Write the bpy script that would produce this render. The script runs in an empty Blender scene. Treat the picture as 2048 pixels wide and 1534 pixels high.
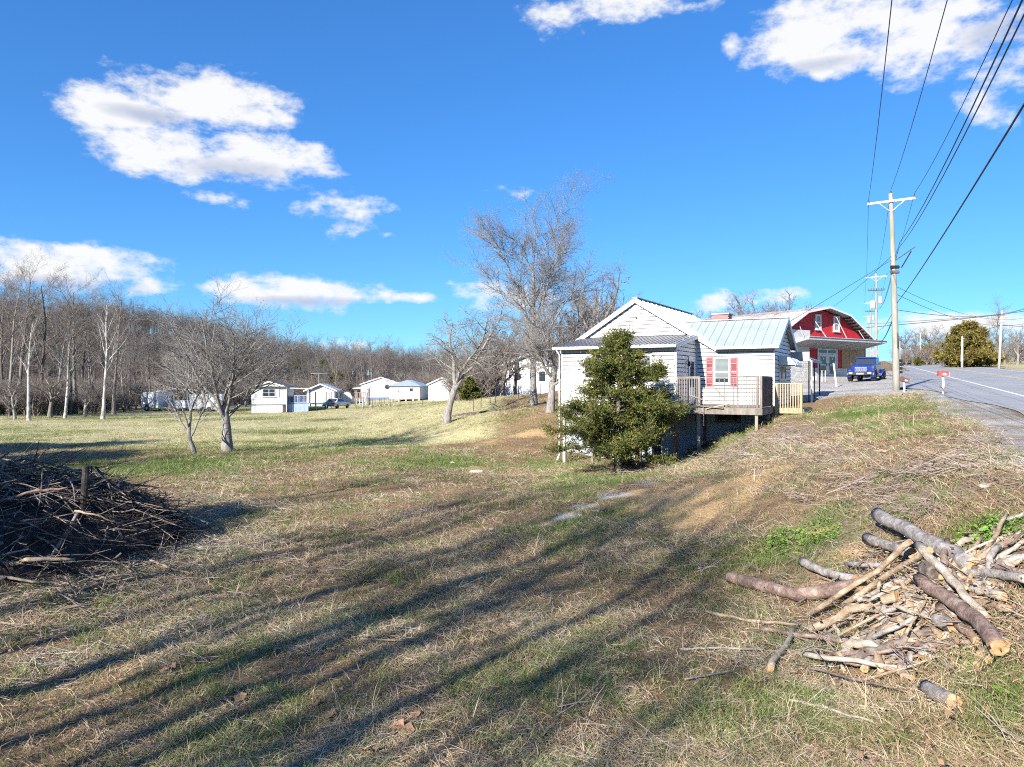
import bpy, bmesh, math, random
import numpy as np
from mathutils import Vector, Matrix

R = math.radians
scene = bpy.context.scene
COL = scene.collection

# ---------------------------------------------------------------- camera
F_PX, CX, CY, CAM_Z = 1450.0, 1024.0, 767.0, 3.3
cam_d = bpy.data.cameras.new('camera')
cam = bpy.data.objects.new('camera', cam_d)
COL.objects.link(cam)
cam.location = (0, 0, CAM_Z)
cam.rotation_euler = (R(90), 0, 0)
cam_d.sensor_fit = 'HORIZONTAL'
cam_d.sensor_width = 36.0
cam_d.lens = 36.0 * F_PX / 2048.0
cam_d.clip_start = 0.05
cam_d.clip_end = 3000.0
scene.camera = cam

# ---------------------------------------------------------------- light
SUN_EL = R(27.0)
SUN_AZ = math.atan2(-0.587, -0.816)          # clockwise from +Y, towards the sun
SUN_DIR = Vector((math.sin(SUN_AZ) * math.cos(SUN_EL), math.cos(SUN_AZ) * math.cos(SUN_EL), math.sin(SUN_EL)))
sun_d = bpy.data.lights.new('sun', 'SUN')
sun_d.energy = 5.0
sun_d.angle = R(0.53)
sun_d.color = (1.0, 0.945, 0.86)
sun = bpy.data.objects.new('sun', sun_d)
COL.objects.link(sun)
sun.rotation_euler = (-SUN_DIR).to_track_quat('-Z', 'Y').to_euler()
sun.location = (-20, -28, 30)

vs = scene.view_settings
vs.view_transform = 'Standard'
vs.look = 'None'
vs.exposure = 1.08
vs.gamma = 1.0
vs.use_curve_mapping = False
scene.render.engine = 'CYCLES'
scene.cycles.max_bounces = 4
scene.cycles.diffuse_bounces = 1
scene.cycles.glossy_bounces = 2
scene.cycles.transparent_max_bounces = 6
scene.cycles.caustics_reflective = False
scene.cycles.caustics_refractive = False
scene.cycles.use_denoising = False
scene.cycles.filter_width = 1.1
scene.cycles.denoiser = 'OPENIMAGEDENOISE'
scene.cycles.denoising_input_passes = 'RGB_ALBEDO_NORMAL'
scene.cycles.denoising_prefilter = 'ACCURATE'
scene.cycles.use_adaptive_sampling = True
scene.cycles.adaptive_threshold = 0.02
scene.cycles.adaptive_min_samples = 24

# ---------------------------------------------------------------- world: sky with fair weather clouds
world = bpy.data.worlds.new('World')
scene.world = world
world.use_nodes = True
def make_world():
    nt = world.node_tree; N = nt.nodes; L = nt.links
    N.clear()
    def node(t, **k):
        n = N.new(t)
        for a, b in k.items(): setattr(n, a, b)
        return n
    def math_(op, a, b=None, c=None, clamp=False):
        n = node('ShaderNodeMath', operation=op, use_clamp=clamp)
        for i, x in enumerate((a, b, c)):
            if x is None: continue
            if isinstance(x, (int, float)): n.inputs[i].default_value = x
            else: L.new(x, n.inputs[i])
        return n.outputs[0]
    def vmath(op, a, b):
        n = node('ShaderNodeVectorMath', operation=op)
        for i, x in enumerate((a, b)):
            if isinstance(x, tuple): n.inputs[i].default_value = x
            else: L.new(x, n.inputs[i])
        return n
    out = node('ShaderNodeOutputWorld')
    sky = node('ShaderNodeTexSky', sky_type='NISHITA', sun_disc=False)
    sky.sun_elevation = SUN_EL
    sky.sun_rotation = SUN_AZ
    sky.altitude = 400; sky.air_density = 1.0; sky.dust_density = 0.1; sky.ozone_density = 2.5
    hsv = node('ShaderNodeHueSaturation')
    hsv.inputs['Saturation'].default_value = 1.3
    hsv.inputs['Value'].default_value = 1.0
    gm = node('ShaderNodeGamma'); gm.inputs[1].default_value = 0.72
    L.new(sky.outputs[0], gm.inputs[0]); L.new(gm.outputs[0], hsv.inputs['Color'])
    bg = node('ShaderNodeBackground'); bg.inputs[1].default_value = 0.13
    tint = node('ShaderNodeMix', data_type='RGBA', blend_type='MULTIPLY'); tint.inputs[0].default_value = 1.0
    tint.inputs[7].default_value = (0.37, 0.73, 1.14, 1); L.new(hsv.outputs[0], tint.inputs[6])
    L.new(tint.outputs[2], bg.inputs[0])
    tc = node('ShaderNodeTexCoord')
    d = vmath('NORMALIZE', tc.outputs['Generated'], (0, 0, 0)).outputs[0]
    sep = node('ShaderNodeSeparateXYZ'); L.new(d, sep.inputs[0])
    az = math_('ARCTAN2', sep.outputs[0], sep.outputs[1])
    el = math_('ARCSINE', sep.outputs[2])
    com = node('ShaderNodeCombineXYZ'); L.new(az, com.inputs[0]); L.new(el, com.inputs[1])
    n1 = node('ShaderNodeTexNoise'); n1.inputs['Scale'].default_value = 19; n1.inputs['Detail'].default_value = 8
    n1.inputs['Roughness'].default_value = 0.62
    st = vmath('MULTIPLY', d, (1.0, 1.0, 1.9)); L.new(st.outputs[0], n1.inputs['Vector'])
    noise = math_('SUBTRACT', n1.outputs[0], 0.5)
    # clouds seen in the photograph: centre x, y, half width, half height (photo pixels -> directions)
    blobs = [(430, 205, 185, 56), (250, 220, 130, 42), (340, 300, 150, 54), (510, 312, 160, 50),
             (430, 396, 55, 16), (690, 428, 78, 36), (775, 470, 24, 8),
             (120, 532, 220, 46), (290, 566, 80, 24), (600, 586, 190, 34), (820, 596, 45, 10),
             (1110, 30, 55, 34), (1260, 5, 150, 30), (1640, 60, 160, 74), (1860, 55, 200, 84), (1690, 120, 100, 30), (2010, 150, 90, 80),
             (1465, 90, 26, 22), (1020, 385, 46, 17), (1425, 600, 46, 22), (1550, 595, 60, 16), (1010, 592, 90, 30),
             (1880, 650, 150, 26), (2040, 655, 60, 24), (680, 690, 60, 12)]
    bases = [(470, 340, 150, 26), (300, 232, 120, 18), (130, 570, 190, 22), (620, 604, 170, 13), (1990, 60, 110, 40), (1640, 130, 100, 16), (2020, 200, 70, 26), (690, 450, 60, 14)]
    def field(v, lst):
        best = None
        for cx, cy, hw, hh in lst:
            a = math.atan((cx - CX) / F_PX); e = math.atan((CY - cy) / F_PX * math.cos(a))
            ra = hw / F_PX * math.cos(a) ** 2 * 1.12; re = hh / F_PX * math.cos(a) * 1.12
            q = node('ShaderNodeVectorMath', operation='MULTIPLY_ADD'); L.new(v, q.inputs[0])
            q.inputs[1].default_value = (1 / ra, 1 / re, 0); q.inputs[2].default_value = (-a / ra, -e / re, 0)
            ln = vmath('DOT_PRODUCT', q.outputs[0], q.outputs[0]).outputs['Value']
            if hw < 100:      # small scraps of cloud: more torn
                ln = math_('MULTIPLY_ADD', ln, 0.55, 0.45)
            best = ln if best is None else math_('MINIMUM', best, ln)
        return math_('MAXIMUM', math_('SUBTRACT', 1.0, best), -1.0)
    # the same kind of cloud everywhere the photograph does not look
    n2 = node('ShaderNodeTexNoise'); n2.inputs['Scale'].default_value = 3.1; n2.inputs['Detail'].default_value = 2
    st2 = vmath('MULTIPLY', d, (1.0, 1.0, 2.2)); L.new(st2.outputs[0], n2.inputs['Vector'])
    generic = math_('MULTIPLY', math_('SUBTRACT', n2.outputs[0], 0.57), 5.0)
    away = node('ShaderNodeMapRange', interpolation_type='SMOOTHSTEP'); L.new(math_('ABSOLUTE', az), away.inputs[0])
    away.inputs[1].default_value = 0.66; away.inputs[2].default_value = 0.85
    high = node('ShaderNodeMapRange', interpolation_type='SMOOTHSTEP'); L.new(el, high.inputs[0])
    high.inputs[1].default_value = 0.52; high.inputs[2].default_value = 0.68
    outside = math_('MAXIMUM', away.outputs[0], high.outputs[0])
    gen = math_('SUBTRACT', math_('MULTIPLY', math_('ADD', generic, 1.0), outside), 1.0)
    m = math_('MAXIMUM', field(com.outputs[0], blobs), gen)
    s = math_('ADD', math_('MULTIPLY', m, 1.0), math_('MULTIPLY', noise, 3.5))
    r = node('ShaderNodeMapRange', interpolation_type='SMOOTHSTEP'); L.new(s, r.inputs[0])
    r.inputs[1].default_value = -0.05; r.inputs[2].default_value = 0.95
    m1 = r.outputs[0]
    # billows: thinner towards the sunlit upper side; flat grey undersides
    n3 = node('ShaderNodeTexNoise'); n3.inputs['Scale'].default_value = 13; n3.inputs['Detail'].default_value = 4
    n3.inputs['Roughness'].default_value = 0.6
    sh = vmath('ADD', st.outputs[0], (-0.006, 0.0, 0.03)); L.new(sh.outputs[0], n3.inputs['Vector'])
    relief = math_('MULTIPLY', math_('SUBTRACT', n3.outputs[0], 0.45), 1.2)
    under = math_('MULTIPLY', math_('MAXIMUM', field(com.outputs[0], bases), 0.0), 0.8)
    dark = math_('ADD', relief, under, clamp=True)
    ramp = node('ShaderNodeValToRGB')
    ramp.color_ramp.elements[0].color = (1.0, 1.0, 1.0, 1); ramp.color_ramp.elements[1].color = (0.55, 0.61, 0.78, 1)
    ramp.color_ramp.elements[0].position = 0.25; ramp.color_ramp.elements[1].position = 1.0
    L.new(dark, ramp.inputs[0])
    cbg = node('ShaderNodeBackground'); cbg.inputs[1].default_value = 0.47
    L.new(ramp.outputs[0], cbg.inputs[0])
    mix = node('ShaderNodeMixShader')
    L.new(math_('MULTIPLY', m1, 0.97), mix.inputs[0]); L.new(bg.outputs[0], mix.inputs[1]); L.new(cbg.outputs[0], mix.inputs[2])
    L.new(mix.outputs[0], out.inputs[0])
make_world()

# ---------------------------------------------------------------- helpers
def V3(*a): return np.array(a, float)
def unit(v):
    v = np.asarray(v, float); return v / max(1e-9, np.linalg.norm(v))

def link(o, parent=None):
    COL.objects.link(o)
    if parent is not None: o.parent = parent
    return o
def tag(o, label=None, cat=None, group=None, kind=None):
    if label: o['label'] = label
    if cat: o['category'] = cat
    if group: o['group'] = group
    if kind: o['kind'] = kind
    return o
def thing(name, loc, label, cat, group=None, rz=0.0, scale=1.0):
    o = bpy.data.objects.new(name, None)
    o.empty_display_size = 0.2
    o.location = loc; o.rotation_euler = (0, 0, rz); o.scale = (scale,) * 3
    link(o); tag(o, label, cat, group)
    return o
def new_obj(name, me, parent=None, loc=(0, 0, 0), rot=(0, 0, 0), scale=(1, 1, 1)):
    o = bpy.data.objects.new(name, me)
    o.location = loc; o.rotation_euler = rot; o.scale = scale
    return link(o, parent)
def copy_tree(o, parent=None):
    c = o.copy(); COL.objects.link(c); c.parent = parent
    for ch in o.children: copy_tree(ch, c)
    return c

def mesh_np(name, V, F, mats=(), mi=None, smooth=False):
    """V (n,3), F list of (k,m) int arrays"""
    me = bpy.data.meshes.new(name)
    V = np.asarray(V, np.float32)
    me.vertices.add(len(V)); me.vertices.foreach_set('co', V.ravel())
    Fs = [np.asarray(f, np.int32) for f in F if len(f)]
    loops = np.concatenate([f.ravel() for f in Fs])
    tot = np.concatenate([np.full(len(f), f.shape[1], np.int32) for f in Fs])
    start = np.concatenate([[0], np.cumsum(tot)[:-1]]).astype(np.int32)
    me.loops.add(len(loops)); me.loops.foreach_set('vertex_index', loops)
    me.polygons.add(len(tot)); me.polygons.foreach_set('loop_start', start)
    if smooth: me.polygons.foreach_set('use_smooth', np.ones(len(tot), bool))
    for m in mats: me.materials.append(m)
    if mi is not None: me.polygons.foreach_set('material_index', np.asarray(mi, np.int32))
    me.update(calc_edges=True); me.validate()
    return me

class MB:
    def __init__(s): s.v = []; s.f = []; s.m = []
    def add(s, vs, fs, m=0):
        o = len(s.v); s.v += [tuple(map(float, p)) for p in vs]
        for f in fs: s.f.append([o + i for i in f]); s.m.append(m)
        return s
    def bx(s, x0, x1, y0, y1, z0, z1, m=0):
        return s.add([(x0,y0,z0),(x1,y0,z0),(x1,y1,z0),(x0,y1,z0),(x0,y0,z1),(x1,y0,z1),(x1,y1,z1),(x0,y1,z1)],
                     [(3,2,1,0),(4,5,6,7),(0,1,5,4),(1,2,6,5),(2,3,7,6),(3,0,4,7)], m)
    def beam(s, p, q, w, h, up=(0,0,1), m=0):
        p = np.asarray(p, float); q = np.asarray(q, float); d = unit(q - p)
        up = np.asarray(up, float)
        if abs(np.dot(d, unit(up))) > 0.98: up = V3(0, 1, 0) if abs(d[1]) < 0.9 else V3(1, 0, 0)
        a = unit(np.cross(d, up)) * w / 2; b = unit(np.cross(a, d)) * h / 2
        vs = [p-a-b, p+a-b, p+a+b, p-a+b, q-a-b, q+a-b, q+a+b, q-a+b]
        return s.add(vs, [(3,2,1,0),(4,5,6,7),(0,1,5,4),(1,2,6,5),(2,3,7,6),(3,0,4,7)], m)
    def tube(s, pts, rad, n=8, cap=True, m=0, capm=None):
        pts = [np.asarray(p, float) for p in pts]
        if not hasattr(rad, '__len__'): rad = [rad] * len(pts)
        o = len(s.v); ref = None
        for i, p in enumerate(pts):
            d = unit(pts[min(i+1, len(pts)-1)] - pts[max(i-1, 0)])
            if ref is None: ref = V3(0, 0, 1) if abs(d[2]) < 0.9 else V3(1, 0, 0)
            a = unit(np.cross(d, ref)); b = np.cross(d, a); ref = np.cross(a, d)
            for k in range(n):
                t = 2 * math.pi * k / n
                s.v.append(tuple(p + rad[i] * (math.cos(t) * a + math.sin(t) * b)))
        for i in range(len(pts) - 1):
            for k in range(n):
                k2 = (k + 1) % n
                s.f.append([o+i*n+k, o+i*n+k2, o+(i+1)*n+k2, o+(i+1)*n+k]); s.m.append(m)
        if cap:
            cm = m if capm is None else capm
            s.f.append([o+k for k in range(n)][::-1]); s.m.append(cm)
            e = o + (len(pts)-1)*n
            s.f.append([e+k for k in range(n)]); s.m.append(cm)
        return s
    def prism(s, poly, axis, a0, a1, m=0):
        """poly: list of 2d points in the two other axes (x,z for axis y; y,z for axis x; x,y for axis z)"""
        n = len(poly)
        def mk(p, a):
            if axis == 'y': return (p[0], a, p[1])
            if axis == 'x': return (a, p[0], p[1])
            return (p[0], p[1], a)
        vs = [mk(p, a0) for p in poly] + [mk(p, a1) for p in poly]
        fs = [list(range(n)), list(range(n, 2*n))[::-1]] + [[i, n+i, n+(i+1) % n, (i+1) % n] for i in range(n)]
        return s.add(vs, fs, m)
    def face(s, pts, m=0): return s.add(pts, [list(range(len(pts)))], m)
    def slab(s, quad, t, m=0):
        q = [np.asarray(p, float) for p in quad]; n = unit(np.cross(q[1]-q[0], q[-1]-q[0])) * t
        k = len(q)
        vs = q + [p - n for p in q]
        fs = [list(range(k)), list(range(k, 2*k))[::-1]] + [[i, k+i, k+(i+1) % k, (i+1) % k] for i in range(k)]
        return s.add(vs, fs, m)
    def mesh(s, name, mat, smooth=False, fix=True):
        me = bpy.data.meshes.new(name)
        me.from_pydata(s.v, [], s.f)
        for mm in (mat if isinstance(mat, (list, tuple)) else [mat]): me.materials.append(mm)
        me.polygons.foreach_set('material_index', s.m)
        if fix:
            bm = bmesh.new(); bm.from_mesh(me)
            bmesh.ops.recalc_face_normals(bm, faces=bm.faces); bm.to_mesh(me); bm.free()
        if smooth: me.polygons.foreach_set('use_smooth', [True] * len(me.polygons))
        me.update(); return me
    def build(s, name, mat, parent=None, smooth=False, bevel=0.0, loc=(0,0,0), rot=(0,0,0)):
        o = new_obj(name, s.mesh(name, mat, smooth), parent, loc, rot)
        if bevel:
            b = o.modifiers.new('bevel', 'BEVEL'); b.width = bevel; b.segments = 2; b.limit_method = 'ANGLE'
        return o

# ---------------------------------------------------------------- materials
MATS = {}
def nodemat(name):
    m = bpy.data.materials.new(name); m.use_nodes = True
    nt = m.node_tree; bs = nt.nodes['Principled BSDF']
    return m, nt, bs
def tnode(nt, t, **k):
    n = nt.nodes.new(t)
    for a, b in k.items():
        if a.startswith('i_'):
            n.inputs[a[2:].replace('_', ' ')].default_value = b
        else: setattr(n, a, b)
    return n
def ramp(nt, src, stops):
    n = nt.nodes.new('ShaderNodeValToRGB'); e = n.color_ramp.elements
    while len(e) > 1: e.remove(e[0])
    e[0].position = stops[0][0]; e[0].color = (*stops[0][1], 1)
    for p, c in stops[1:]:
        x = e.new(p); x.color = (*c, 1)
    nt.links.new(src, n.inputs[0]); return n.outputs[0]
def mixc(nt, fac, a, b, mode='MIX'):
    n = nt.nodes.new('ShaderNodeMix'); n.data_type = 'RGBA'; n.blend_type = mode
    for i, x in ((0, fac), (6, a), (7, b)):
        if isinstance(x, (int, float)): n.inputs[i].default_value = x
        elif isinstance(x, tuple): n.inputs[i].default_value = (*x, 1) if len(x) == 3 else x
        else: nt.links.new(x, n.inputs[i])
    return n.outputs[2]
def mmath(nt, op, a, b=None, clamp=False):
    n = nt.nodes.new('ShaderNodeMath'); n.operation = op; n.use_clamp = clamp
    for i, x in enumerate((a, b)):
        if x is None: continue
        if isinstance(x, (int, float)): n.inputs[i].default_value = x
        else: nt.links.new(x, n.inputs[i])
    return n.outputs[0]
def noise(nt, vec, scale, detail=4, rough=0.55):
    n = nt.nodes.new('ShaderNodeTexNoise')
    n.inputs['Scale'].default_value = scale; n.inputs['Detail'].default_value = detail; n.inputs['Roughness'].default_value = rough
    if vec is not None: nt.links.new(vec, n.inputs['Vector'])
    return n.outputs[0]
def coords(nt, kind='Object', scale=None):
    t = nt.nodes.new('ShaderNodeTexCoord'); o = t.outputs[kind]
    if scale is not None:
        mp = nt.nodes.new('ShaderNodeMapping'); mp.inputs['Scale'].default_value = scale
        nt.links.new(o, mp.inputs[0]); o = mp.outputs[0]
    return o
def bump(nt, bs, h, strength=0.4, dist=0.02):
    b = nt.nodes.new('ShaderNodeBump'); b.inputs['Strength'].default_value = strength; b.inputs['Distance'].default_value = dist
    nt.links.new(h, b.inputs['Height']); nt.links.new(b.outputs[0], bs.inputs['Normal'])

def plain(name, c, rough=0.7, var=0.22, scale=3.0, stretch=None, metal=0.0, bmp=0.0, dirt=None, dirt_amt=0.5, spec=0.5, per=0.0, fine=True):
    """colour with two scales of unevenness, optional dirt colour, optional variation from object to object"""
    if name in MATS: return MATS[name]
    m, nt, bs = nodemat(name)
    co = coords(nt, 'Object', stretch)
    n = noise(nt, co, scale, 6, 0.62)
    lo = tuple(max(0, x * (1 - var)) for x in c); hi = tuple(min(1, x * (1 + var)) for x in c)
    col = ramp(nt, n, [(0.3, lo), (0.7, hi)])
    if dirt is not None:
        d = noise(nt, coords(nt, 'Object', stretch), scale * 0.37 + 0.3, 8, 0.68)
        f = nt.nodes.new('ShaderNodeMapRange'); nt.links.new(d, f.inputs[0])
        f.inputs[1].default_value = 0.5; f.inputs[2].default_value = 0.72; f.inputs[4].default_value = dirt_amt
        col = mixc(nt, f.outputs[0], col, dirt)
    if per:
        oi = nt.nodes.new('ShaderNodeObjectInfo')
        k = nt.nodes.new('ShaderNodeMapRange'); nt.links.new(oi.outputs['Random'], k.inputs[0])
        k.inputs[3].default_value = 1 - per; k.inputs[4].default_value = 1 + per
        v = nt.nodes.new('ShaderNodeHueSaturation'); nt.links.new(k.outputs[0], v.inputs['Value']); nt.links.new(col, v.inputs['Color'])
        col = v.outputs[0]
    nt.links.new(col, bs.inputs['Base Color'])
    bs.inputs['Roughness'].default_value = rough; bs.inputs['Metallic'].default_value = metal
    bs.inputs['Specular IOR Level'].default_value = spec
    if bmp: bump(nt, bs, noise(nt, co, scale * 6, 5), bmp, 0.01)
    MATS[name] = m
    return m

# ---------------------------------------------------------------- pixels to places
def px_at(px, py, d):
    return V3((px - CX) / F_PX * d, d, CAM_Z + (CY - py) / F_PX * d)

# ---------------------------------------------------------------- terrain
def sstep(a, b, x):
    t = np.clip((np.asarray(x, float) - a) / (b - a), 0, 1); return t * t * (3 - 2 * t)

CTRL = np.array([
    # low lot in the foreground
    (-40,-20,0),(0,-25,0.1),(-15,0,0),(0,0,0.02),(-9,6,0),(0,6,0.03),(3.0,6,0.05),(-11,12,0),(-4,12,0.02),(0,12,0.06),(-20,18,-.08),(-8,20,-.05),(-2,20,0.02),
    (-25,34,-.2),(-14,36,-.1),(-7,30,-.08),(-3.5,36,0.05),(0,26,0),(1.2,18,.2),(2.3,32.8,-.3),(4,27,-.08),(5.2,31,-.12),(-40,30,-.2),(-2,44,.1),
    # bank below the road
    (3.2,8.2,.06),(3.57,11.6,.16),(4.9,8.2,.12),(5.3,6,.14),(3.2,16.9,.5),(5.06,19.5,.72),(5.9,13.7,1.1),(5.6,10.6,.85),(6.0,9.2,.95),(6.9,13.8,1.62),(7.9,21.3,1.38),(6.4,24,.62),
    (7.64,29.67,.25),(6.6,28,.2),(5.8,26,.3),(9.7,28.5,1.44),(7.43,33.2,-.05),(12,30,1.96),(11.9,27.6,2.1),(9.4,15.5,2.1),(7.6,10.2,1.75),(7.2,7.0,1.15),(8.6,4,1.3),(12,0,1.55),(11,20,2.2),(12.5,24,2.3),
    (11.2,31,1.75),(10,35,1.2),(14,36,2.45),(14,42,2.5),(10,42,1.9),(18,34,2.72),(16,29,2.5),(17,45,2.75),
    # bank behind the house
    (2.5,46,1.55),(-.74,45,.72),(.7,40,.46),(1.7,44,1.09),(-4.6,52,.68),(1.63,55,1.62),(-3,62,1.95),(0,64,2.25),(4,60,2.2),(6,52,2.0),(7,46,1.7),(5.5,38,.2),(-9.6,62,.35),(-7.2,54,.2),(-6,70,1.4),
    # field and the yards behind it
    (-30,90,-.3),(-25,105,-.2),(-20,120,.25),(-14,115,.5),(-8,90,1.0),(0,85,1.7),(-55,80,-.3),(-35,72,-.3),(-70,110,-.2),(8,80,2.4),(12,60,2.4),(0,130,2.4),(-30,140,.4),(-70,60,-.2),(-20,60,-.15),
    (-120,200,1),(-40,220,3),(20,200,6),(-250,100,0),(-250,300,2),(0,400,8),(150,300,10),(250,100,6),(200,-50,2),(60,-60,.5),(-60,-80,0),(-200,-100,0),(60,60,3.5),(120,150,6),
], float)
def _tps_fit(P, lam=0.002):
    n = len(P); S = 10.0
    A = P[:, :2] / S
    d2 = ((A[:, None] - A[None]) ** 2).sum(-1)
    K = 0.5 * d2 * np.log(d2 + 1e-12)
    M = np.zeros((n + 3, n + 3)); M[:n, :n] = K + lam * np.eye(n)
    M[:n, n] = 1; M[:n, n+1:] = A; M[n:, :n] = M[:n, n:].T
    return np.linalg.solve(M, np.concatenate([P[:, 2], [0, 0, 0]])), A, S
_TW, _TA, _TS = _tps_fit(CTRL)
def _tps(X, Y):
    sh = np.shape(X); X = np.ravel(X) / _TS; Y = np.ravel(Y) / _TS
    out = np.empty(len(X))
    for i in range(0, len(X), 20000):
        x = X[i:i+20000, None]; y = Y[i:i+20000, None]
        d2 = (x - _TA[:, 0]) ** 2 + (y - _TA[:, 1]) ** 2
        out[i:i+20000] = (0.5 * d2 * np.log(d2 + 1e-12)) @ _TW[:-3] + _TW[-3] + x[:, 0] * _TW[-2] + y[:, 0] * _TW[-1]
    return out.reshape(sh)

RX, RY, RZ, RDX, RG = 21.2, 30.0, 2.76, 0.496, 0.0368
def road_tw(X, Y):
    return ((X - RX) * RDX + (Y - RY)) / (RDX ** 2 + 1), (X - RX) * 0.896 - (Y - RY) * 0.444
def road_z(t):
    t = np.asarray(t, float)
    return RZ + RG * np.where(t < 240, t, 240 + 60 * np.tanh((t - 240) / 60.0))
def road_pt(t, w, dz=0.0):
    return V3(RX + RDX * t + 0.896 * w, RY + t - 0.444 * w, float(road_z(t)) + dz)

_rng = np.random.RandomState(5)
_LAT = _rng.rand(256, 256)
def vnoise(X, Y, s):
    x = np.asarray(X, float) / s; y = np.asarray(Y, float) / s
    xi = np.floor(x).astype(int); yi = np.floor(y).astype(int)
    fx = x - xi; fy = y - yi; fx = fx * fx * (3 - 2 * fx); fy = fy * fy * (3 - 2 * fy)
    g = lambda a, b: _LAT[a % 256, b % 256]
    return (g(xi, yi) * (1 - fx) + g(xi + 1, yi) * fx) * (1 - fy) + (g(xi, yi + 1) * (1 - fx) + g(xi + 1, yi + 1) * fx) * fy - 0.5

def ground_z(X, Y, rough=True):
    X = np.asarray(X, float); Y = np.asarray(Y, float)
    z = _tps(X, Y)
    t, w = road_tw(X, Y)
    far = sstep(2, 32, t)
    l0 = -3.0 - 20 * far; l1 = l0 - 3.0 - 14 * far
    b = np.where(w < 3, 1 - sstep(0, 1, (l0 - w) / (l0 - l1)), 1 - sstep(60, 140, w))
    zr = road_z(t) - 0.006 - 0.22 * sstep(-3, -8, w) + 0.035 * np.clip(w - 9.3, 0, 40) - 0.12 * sstep(9.0, 9.6, w) + 0.0
    z = z * (1 - b) + zr * b
    z = z + 0.30 * np.exp(-((X - 4.95) / .85) ** 2 - ((Y - 8.45) / .75) ** 2)      # heap under the log pile
    if rough:
        k = 1 - 0.97 * sstep(-4.4, -3.4, w) * (1 - sstep(9.2, 9.8, w))
        z = z + k * (0.16 * vnoise(X, Y, 2.7) + 0.07 * vnoise(X + 31, Y + 7, 0.9) + 0.035 * vnoise(X, Y, 0.37))
    return z
def gz(x, y): return float(ground_z(np.array([x]), np.array([y]))[0])
def gz0(x, y): return float(ground_z(np.array([x]), np.array([y]), False)[0])
def ray_ground(px, py, h=0.0, dmin=2.5, dmax=160.0):
    d = np.geomspace(dmin, dmax, 3000)
    X = (px - CX) / F_PX * d; Z = CAM_Z + (CY - py) / F_PX * d
    below = np.nonzero(Z <= ground_z(X, d) + h)[0]
    k = below[0] if len(below) else len(d) - 1
    return V3(X[k], d[k], Z[k])
def on_ground(px, d, dz=0.0):
    x = (px - CX) / F_PX * d
    return V3(x, d, gz(x, d) + dz)

# ground cover masks: ellipses given in photo pixels, laid on the ground where those rays meet it
def spots(lst):
    out = []
    for px, py, hw, hh, a in lst:
        p = ray_ground(px, py); q1 = ray_ground(px, py - hh * 0.8); q2 = ray_ground(px, py + hh * 0.8)
        out.append((p[0], p[1], hw / F_PX * p[1], max(0.25, (q1[1] - q2[1]) / 1.6), math.atan2(p[0], p[1]), a))
    return out
def eval_spots(sp, X, Y):
    m = np.zeros(np.shape(X))
    for x, y, rx, ry, an, a in sp:
        c, s = math.cos(an), math.sin(an)
        u = ((X - x) * c - (Y - y) * s) / rx; v = ((X - x) * s + (Y - y) * c) / ry
        m = np.maximum(m, a * np.exp(-(u * u + v * v) * 0.9))
    return m
SP_CLAY = spots([(1400,1002,140,42,1),(1480,965,90,16,.8),(1560,940,70,12,.7),(1300,1010,70,18,.8),(1255,985,70,14,.6),(1640,1065,40,16,.7),(1720,1100,60,20,.5),(1060,868,70,9,.8),(985,880,90,9,.5),(1680,1250,120,40,.6),(1900,1250,160,60,.6),(950,942,36,7,.7),
                 (1600,1180,100,30,.4),(280,1310,60,14,.5),(1000,1120,120,16,.35),(1520,930,110,10,.5),(1240,1190,160,20,.35),(700,1180,140,18,.3)])
SP_GRAVEL = spots([(1130,1032,30,8,.5),(1175,1012,38,10,.75),(1225,990,44,10,.8),(1290,966,44,8,.7),(1350,950,44,7,.55),(1430,930,44,6,.5),(1090,1052,30,8,.4),(860,1040,60,7,.3)])
SP_GREEN = spots([(1650,1060,80,44,.95),(1970,1075,90,44,.95),(2035,1440,70,70,.8),(1550,1105,70,26,.7),(1190,962,80,22,.7),(1090,930,60,12,.6),(860,925,120,16,.7),(650,890,260,14,.9),(300,930,280,22,.8),(1720,822,90,8,.8),(1900,815,70,7,.6),
                  (1820,850,90,9,.5),(1850,1010,50,18,.6),(1560,1420,120,50,.45),(1380,1440,110,50,.4),(640,1400,120,40,.3),(1900,1320,60,20,.4),(1090,1380,110,40,.25),(420,1330,110,30,.3),(1300,1020,90,24,.5),(1130,1060,100,16,.5),(450,1480,120,40,.35),(1450,890,60,12,.5)])
SP_LITTER = spots([(1850,960,260,70,.95),(2000,890,120,40,.6),(1560,885,120,34,.95),(1270,945,120,12,.9),(1750,1130,190,60,.7),(1880,1240,180,90,.9),(1480,905,60,20,.7),(1650,920,120,30,.5),(170,1060,260,120,.9),(1700,1000,120,40,.5),(1800,1400,140,40,.4)])
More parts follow.
